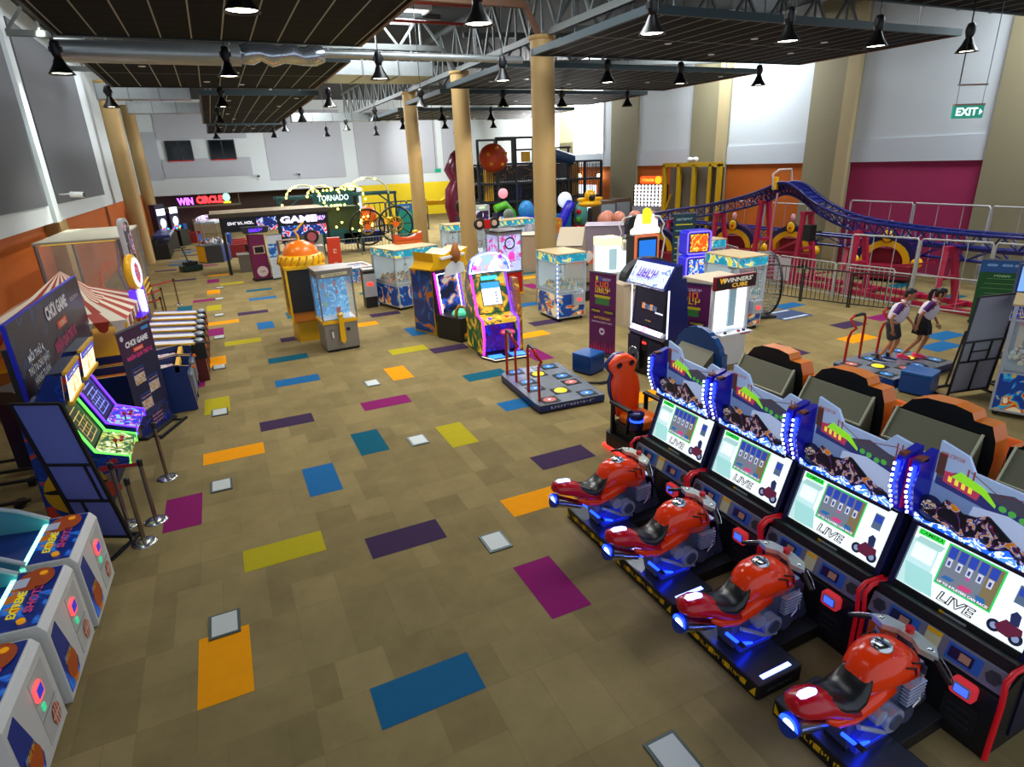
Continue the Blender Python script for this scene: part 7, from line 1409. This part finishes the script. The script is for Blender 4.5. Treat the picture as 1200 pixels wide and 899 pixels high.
# neon machines against left columns
for k, (x, y) in enumerate(((-3.35, 47.2), (-2.7, 49.0))):
    t = thing('light_up_game', 'dark arcade game dotted with coloured lights beside the far left column, %s one' % ('nearer', 'farther')[k], 'arcade machine', (x, y, 0), 60)
    b = MB(); b.bx(-.5, .5, -.4, .5, 0, 1.1, BLK); b.bx(-.5, .5, .1, .5, 1.1, 2.3+.6*(1-k), NVY); b.build('cabinet', t)
    b = MB(); b.lathe([(0, 0), (.3, 0)], lit('#e8e8ff', 1.5), (0, -.05+.1, 1.7), n=16, ax='y'); b.bx(-.4, .4, .05, .1, 2.2, 2.6, lit('#d8e0ff', 2))
    for i in range(8): b.sph((-.4+.11*i, .05, 1.2+.1*(i % 3)), .06, lit(['#e83a8c', '#3a6ae8', '#e8a030', '#3ae8c8'][i % 4], 2), 6, 4)
    b.build('lights', t)
for k in range(4):
    t = thing('driving_game_seat', 'dark blue driving game with pale top along the left columns, %s' % ['nearest', 'second', 'third', 'farthest'][k], 'arcade machine', (-3.3, 41.8+1.1*k, 0), 90, 'dark driving games by the left columns')
    b = MB(); b.bx(-.4, .4, -.3, .5, 0, .9, BLK); b.build('body', t, .03); b = MB(); b.bx(-.4, .4, -.5, .4, 1.2, 1.4, mat('seat_navy', '#142a6c', .4)); b.bx(-.3, .3, .3, .5, .9, 1.2, DRK); b.build('backrest', t, .03); b = MB(); b.bx(-.25, .25, -.52, -.45, 1.3, 1.42, WHT); b.build('headrest', t)
# hanging signs
t = thing('exit_sign', 'green lit EXIT sign hanging at the upper right', 'sign', (15.72, 9, 5.2), -14); t.scale = (.82, .82, .82)
b = MB(); b.bx(-.5, .5, -.02, .02, 0, .32, mat('exit_green', '#0f8a72', .3, emit=.55)); b.build('panel', t)
b = MB(); b.text('EXIT', (-.06, -.02, .16), X, Z, .27, lit('#f2fffa', 1.2), width=.68, off=.03); b.prism([(.36, .08), (.46, .16), (.36, .24)], 'y', -.024, -.02, lit('#f2fffa', 1.2)); b.build('lettering', t)
b = MB(); b.bx(-.5, .5, -.035, .035, .32, .37, mat('sign_rail', '#a88c78', .5)); b.bx(-.46, .46, -.03, .03, .82, .86, mat('sign_rail', '#a88c78', .5)); b.build('mounting_rail', t)
b = MB(); b.cyl((-.42, 0, .36), (-.42, 0, .82), .008, STL, n=5); b.cyl((.42, 0, .36), (.42, 0, .82), .008, STL, n=5); b.cyl((-.44, 0, .84), (-.44, 0, 6.35), .016, BLK, n=5); b.cyl((.44, 0, .84), (.44, 0, 6.35), .01, STL, n=5); b.build('hanging_rod', t)
t = thing('exit_sign', 'tiny green exit sign hanging near the far end between columns', 'sign', (12.9, 38, 4.3))
b = MB(); b.box((0, 0, 0), (.4, .05, .25), lit('#2a9c7a', 1)); b.build('panel', t); b = MB(); b.cyl((-.1, 0, .12), (-.1, 0, 6.0), .015, BLK, n=5); b.build('hanging_rod', t)
for k, (x, y) in enumerate(((2.2, 59.6), (5.6, 59.6))):
    b = MB(); b.cyl((0, 0, 0), (0, .35, .05), .12, WHT); b.sph((0, -.05, 0), .1, BLK)
    tag(b.build('security_camera', loc=(x+1.6, y, 4.3)), 'small round wall camera on the far white wall, %s of the pair' % ('left', 'right')[k], 'camera')
# ---------------------------------------------------------------- two people on the dance platform
def skin_mesh(nodes, edges, sub=2):
    """nodes: name -> (x,y,z,r[,r2]); returns evaluated verts and faces of a skinned skeleton"""
    names = list(nodes); idx = {n: i for i, n in enumerate(names)}
    me = bpy.data.meshes.new('sk'); me.from_pydata([nodes[n][:3] for n in names], [(idx[a], idx[c]) for a, c in edges], [])
    o = bpy.data.objects.new('sk', me); COL.objects.link(o); md = o.modifiers.new('s', 'SKIN'); md.use_smooth_shade = True
    if not me.skin_vertices:
        bpy.context.view_layer.objects.active = o
    sv = me.skin_vertices[0].data
    for i, n in enumerate(names): r = nodes[n][3]; r2 = nodes[n][4] if len(nodes[n]) > 4 else r; sv[i].radius = (r, r2); sv[i].use_root = (i == 0)
    ss = o.modifiers.new('u', 'SUBSURF'); ss.levels = sub; ss.render_levels = sub
    dg = bpy.context.evaluated_depsgraph_get(); dg.update(); ev = o.evaluated_get(dg); m2 = ev.to_mesh()
    r = ([v.co.copy() for v in m2.vertices], [tuple(p.vertices) for p in m2.polygons]); ev.to_mesh_clear(); bpy.data.objects.remove(o); return r
SKN = mat('skin_tone', '#b87a52', .5); HAIR = mat('hair_black', '#0c0a0a', .45); LIPS = mat('lip_tone', '#8c4038', .5); EYE = mat('eye_dark', '#140c0a', .3)
SHW = mat('shirt_white', '#d8d0dc', .7); SHP = mat('sleeve_purple', '#4a1068', .6); SHO = mat('shirt_orange_trim', '#c86a3a', .6)
def person(label, loc, rz, J, shoe, hair_tail, skirt, bottom):
    """J: joint dictionary, forward = +x, left = +y, heights in metres above the feet"""
    t = thing('person', label, 'person', loc, rz)
    N = {}; E_ = []
    def nd(n, p, r, r2=None): N[n] = (*p, r) if r2 is None else (*p, r, r2)
    P = J; hip = Vector(P['hip']); neck = Vector(P['neck']); head = Vector(P['head']); chest = hip.lerp(neck, .72); waist = hip.lerp(neck, .35)
    nd('hip', hip, .12, .14); nd('waist', waist, .1, .12); nd('chest', chest, .115, .15); nd('neck0', neck, .055); nd('neck1', neck.lerp(head, .45), .05)
    E_ += [('hip', 'waist'), ('waist', 'chest'), ('chest', 'neck0'), ('neck0', 'neck1')]
    for s_, sn in ((1, 'l'), (-1, 'r')):
        hj = hip+Vector((0, s_*.085, -.05)); kn = Vector(P['knee_'+sn]); an = Vector(P['ank_'+sn])
        nd('th'+sn, hj, .085); nd('tm'+sn, hj.lerp(kn, .5), .072); nd('kn'+sn, kn, .052); nd('cf'+sn, kn.lerp(an, .35), .05); nd('an'+sn, an, .034)
        nd('to'+sn, an+Vector((.13, 0, -.045)), .03)
        E_ += [('hip', 'th'+sn), ('th'+sn, 'tm'+sn), ('tm'+sn, 'kn'+sn), ('kn'+sn, 'cf'+sn), ('cf'+sn, 'an'+sn), ('an'+sn, 'to'+sn)]
        sh = chest+Vector((0, s_*.165, .06)); el = Vector(P['elb_'+sn]); wr = Vector(P['wri_'+sn]); d = (wr-el).normalized()
        nd('sh'+sn, sh, .05); nd('el'+sn, el, .036); nd('wr'+sn, wr, .024); pm = wr+d*.055; nd('pm'+sn, pm, .02, .034)
        E_ += [('chest', 'sh'+sn), ('sh'+sn, 'el'+sn), ('el'+sn, 'wr'+sn), ('wr'+sn, 'pm'+sn)]
    # fingers as their own short chains so they stay apart
    V, Fc = skin_mesh(N, E_)
    b = MB(); b.add(V, Fc, SKN, True)
    fl = {}; 
    for s_, sn in ((1, 'l'), (-1, 'r')):
        el = Vector(P['elb_'+sn]); wr = Vector(P['wri_'+sn]); d = (wr-el).normalized(); sd = d.cross(Vector((0, 1, 0))).normalized(); inn = Vector((0, -s_, 0))
        for k in range(4):
            a = wr+d*.085+sd*(-.027+.018*k); L_ = (.062, .07, .066, .052)[k]
            b.tube([a-d*.02, a+d*L_*.4+inn*.004, a+d*L_*.75+inn*.016, a+d*L_*.95+inn*.03], [.0095, .009, .008, .006], SKN, n=6)
        a = wr+d*.04-sd*.028; b.tube([a, a-sd*.02+d*.03+inn*.008, a-sd*.02+d*.058+inn*.014], [.011, .01, .007], SKN, n=6)
    # head
    hf = Matrix.Translation(head) @ Matrix.Rotation(radians(P.get('nod', 12)), 4, 'Y') @ Matrix.Rotation(radians(P.get('turn', 0)), 4, 'Z')
    b.M = hf; b.sph((0, 0, .02), (.095, .076, .105), SKN, 20, 14); b.sph((.02, 0, -.05), (.07, .06, .07), SKN, 14, 10); b.sph((.035, 0, -.085), (.035, .035, .03), SKN, 10, 8)
    b.loft([[(x+.006*cos(a), w*cos(a), z+w*sin(a)) for a in [2*pi*i/8 for i in range(8)]] for x, z, w in ((.08, .03, .008), (.1, .0, .014), (.108, -.022, .018), (.095, -.03, .012))], SKN)
    for s_ in (-1, 1): b.sph((0, s_*.077, -.005), (.02, .01, .03), SKN, 8, 6); b.sph((.083, s_*.032, .02), (.009, .014, .008), EYE, 8, 6); b.bar((.09, s_*.018, .042), (.083, s_*.048, .044), .006, .007, HAIR)
    b.sph((.084, 0, -.055), (.01, .024, .008), LIPS, 8, 6); b.M = Matrix()
    body = b.build('body', t)
    # hair
    b = MB(hf); b.sph((-.016, 0, .045), (.098, .085, .098), HAIR, 18, 10); b.sph((.03, 0, .09), (.065, .07, .045), HAIR, 12, 8); b.sph((-.05, 0, -.01), (.06, .075, .08), HAIR, 12, 8)
    if hair_tail:
        b.sph((-.1, 0, .08), .03, HAIR); b.tube([(-.1, 0, .08), (-.16, 0, .05), (-.18, 0, -.04), (-.165, 0, -.14), (-.13, 0, -.22)], [.025, .04, .042, .035, .012], HAIR); b.sph((.065, 0, .065), (.04, .06, .03), HAIR)
        for s_ in (-1, 1): b.tube([(.04, s_*.07, .05), (.045, s_*.078, -.02), (.035, s_*.075, -.07)], [.014, .012, .005], HAIR)
    b.build('hair', t)
    # shirt
    S = {}; SE = []
    S['a'] = (*hip.lerp(neck, .03), .175, .185); S['b'] = (*waist, .165, .175); S['c'] = (*chest, .185, .2); S['d'] = (*neck.lerp(chest, .12), .09, .09); SE += [('a', 'b'), ('b', 'c'), ('c', 'd')]
    V, Fc = skin_mesh(S, SE); b = MB(); b.add(V, Fc, SHW, True)
    b.tube([neck+Vector((.06, 0, -.01)), neck+Vector((0, .065, .012)), neck+Vector((-.06, 0, .03)), neck+Vector((0, -.065, .012))], .018, SHW, closed=True); b.tube([neck+Vector((.075, .01, -.03)), chest+Vector((.125, .005, 0))], .008, SHP, n=5)
    for s_ in (-1, 1): b.sph(chest+Vector((.06, s_*.09, .06)), (.055, .05, .02), SHO, 10, 6)
    sh_ = b.build('shirt', t)
    for s_, sn in ((1, 'l'), (-1, 'r')):
        sj = chest+Vector((0, s_*.155, .07)); el = Vector(P['elb_'+sn]); b = MB(); b.cyl(sj, sj.lerp(el, .62), .066, SHP, r1=.064, n=14); b.sph(sj, .07, SHP, 12, 8); b.cyl(sj.lerp(el, .6), sj.lerp(el, .66), .066, SHW, n=14); b.build('sleeve', sh_)
    # bottoms
    if skirt:
        b = MB(); rings = []
        for f_, rx, ry in ((.14, .128, .15), (0, .145, .17), (-.14, .165, .195), (-.3, .185, .22)):
            c = hip+Vector((0.02 if f_ < 0 else 0, 0, f_ if f_ < 0 else f_)); rings.append([(c.x+(rx+.012*cos(7*a)*(f_ < -.1))*cos(a), c.y+(ry+.012*cos(7*a)*(f_ < -.1))*sin(a), c.z) for a in [2*pi*i/42 for i in range(42)]])
        b.loft(rings, bottom, caps=True); b.build('skirt', t)
    else:
        S = {'p': (*(hip+Vector((0, 0, .1))), .165, .17), 'q': (*hip, .17, .175)}; SE = [('p', 'q')]
        for s_, sn in ((1, 'l'), (-1, 'r')):
            hj = hip+Vector((0, s_*.085, -.06)); kn = Vector(P['knee_'+sn]); S['h'+sn] = (*hj, .12); S['k'+sn] = (*hj.lerp(kn, .5), .11); S['m'+sn] = (*hj.lerp(kn, .93), .1); SE += [('q', 'h'+sn), ('h'+sn, 'k'+sn), ('k'+sn, 'm'+sn)]
        V, Fc = skin_mesh(S, SE); b = MB(); b.add(V, Fc, bottom, True); b.build('shorts', t)
        b = MB(); w = hip+Vector((0, 0, .1)); b.tube([w+Vector((.128*cos(a), .155*sin(a), 0)) for a in [2*pi*i/20 for i in range(20)]], .012, BLK, n=5, closed=True); b.build('belt', t)
    for s_, sn in ((1, 'l'), (-1, 'r')):
        an = Vector(P['ank_'+sn]); fz = an.z-.075; b = MB()
        rings = [[(an.x+x, an.y+w*cos(a), fz+.0+h*.5+h*.5*sin(a)) for a in [2*pi*i/12 for i in range(12)]] for x, w, h in ((-.075, .02, .06), (-.06, .038, .085), (0, .042, .1), (.07, .045, .075), (.13, .046, .055), (.175, .03, .04), (.19, .012, .025))]
        b.loft(rings, shoe[0]); b.prism([(an.x-.08, an.y-.035), (an.x+.1, an.y-.048), (an.x+.19, an.y-.02), (an.x+.19, an.y+.02), (an.x+.1, an.y+.048), (an.x-.08, an.y+.035)], 'z', fz-.012, fz+.014, shoe[1]); b.build('shoe', t)
        if shoe[2]: b = MB(); b.cyl(an+Vector((0, 0, -.01)), an+Vector((0, 0, .09)), .042, BLK, r1=.046, n=12); b.build('sock', t)
    return t
manJ = dict(hip=(.02, 0, .88), neck=(.16, 0, 1.36), head=(.23, 0, 1.53), knee_l=(.16, .1, .47), knee_r=(.06, -.1, .47), ank_l=(.02, .12, .087), ank_r=(-.14, -.12, .087), elb_l=(.2, .24, 1.02), elb_r=(.0, -.25, 1.02), wri_l=(.36, .2, .86), wri_r=(.06, -.22, .78), nod=14)
person('man in a white and purple polo shirt and dark shorts on the dance platform', (12.82, 8.0, .19), -64, manJ, (mat('trainer_blue', '#1a3a78', .5), WHT, True), False, False, mat('shorts_charcoal', '#2a2a2e', .8))
womJ = dict(hip=(.06, 0, .9), neck=(.22, 0, 1.33), head=(.29, 0, 1.49), knee_l=(.2, .09, .5), knee_r=(.08, -.09, .48), ank_l=(.06, .12, .087), ank_r=(-.2, -.12, .087), elb_l=(.2, .23, 1.02), elb_r=(.02, -.22, 1.04), wri_l=(.32, .2, .82), wri_r=(.0, -.2, .8), nod=8)
person('woman with a ponytail, dark skirt and bright pink trainers on the dance platform', (13.5, 7.84, .19), -64, womJ, (mat('trainer_pink', '#e81a5c', .45), mat('sole_pink', '#f06a98', .5), False), True, True, mat('skirt_black', '#141218', .8))
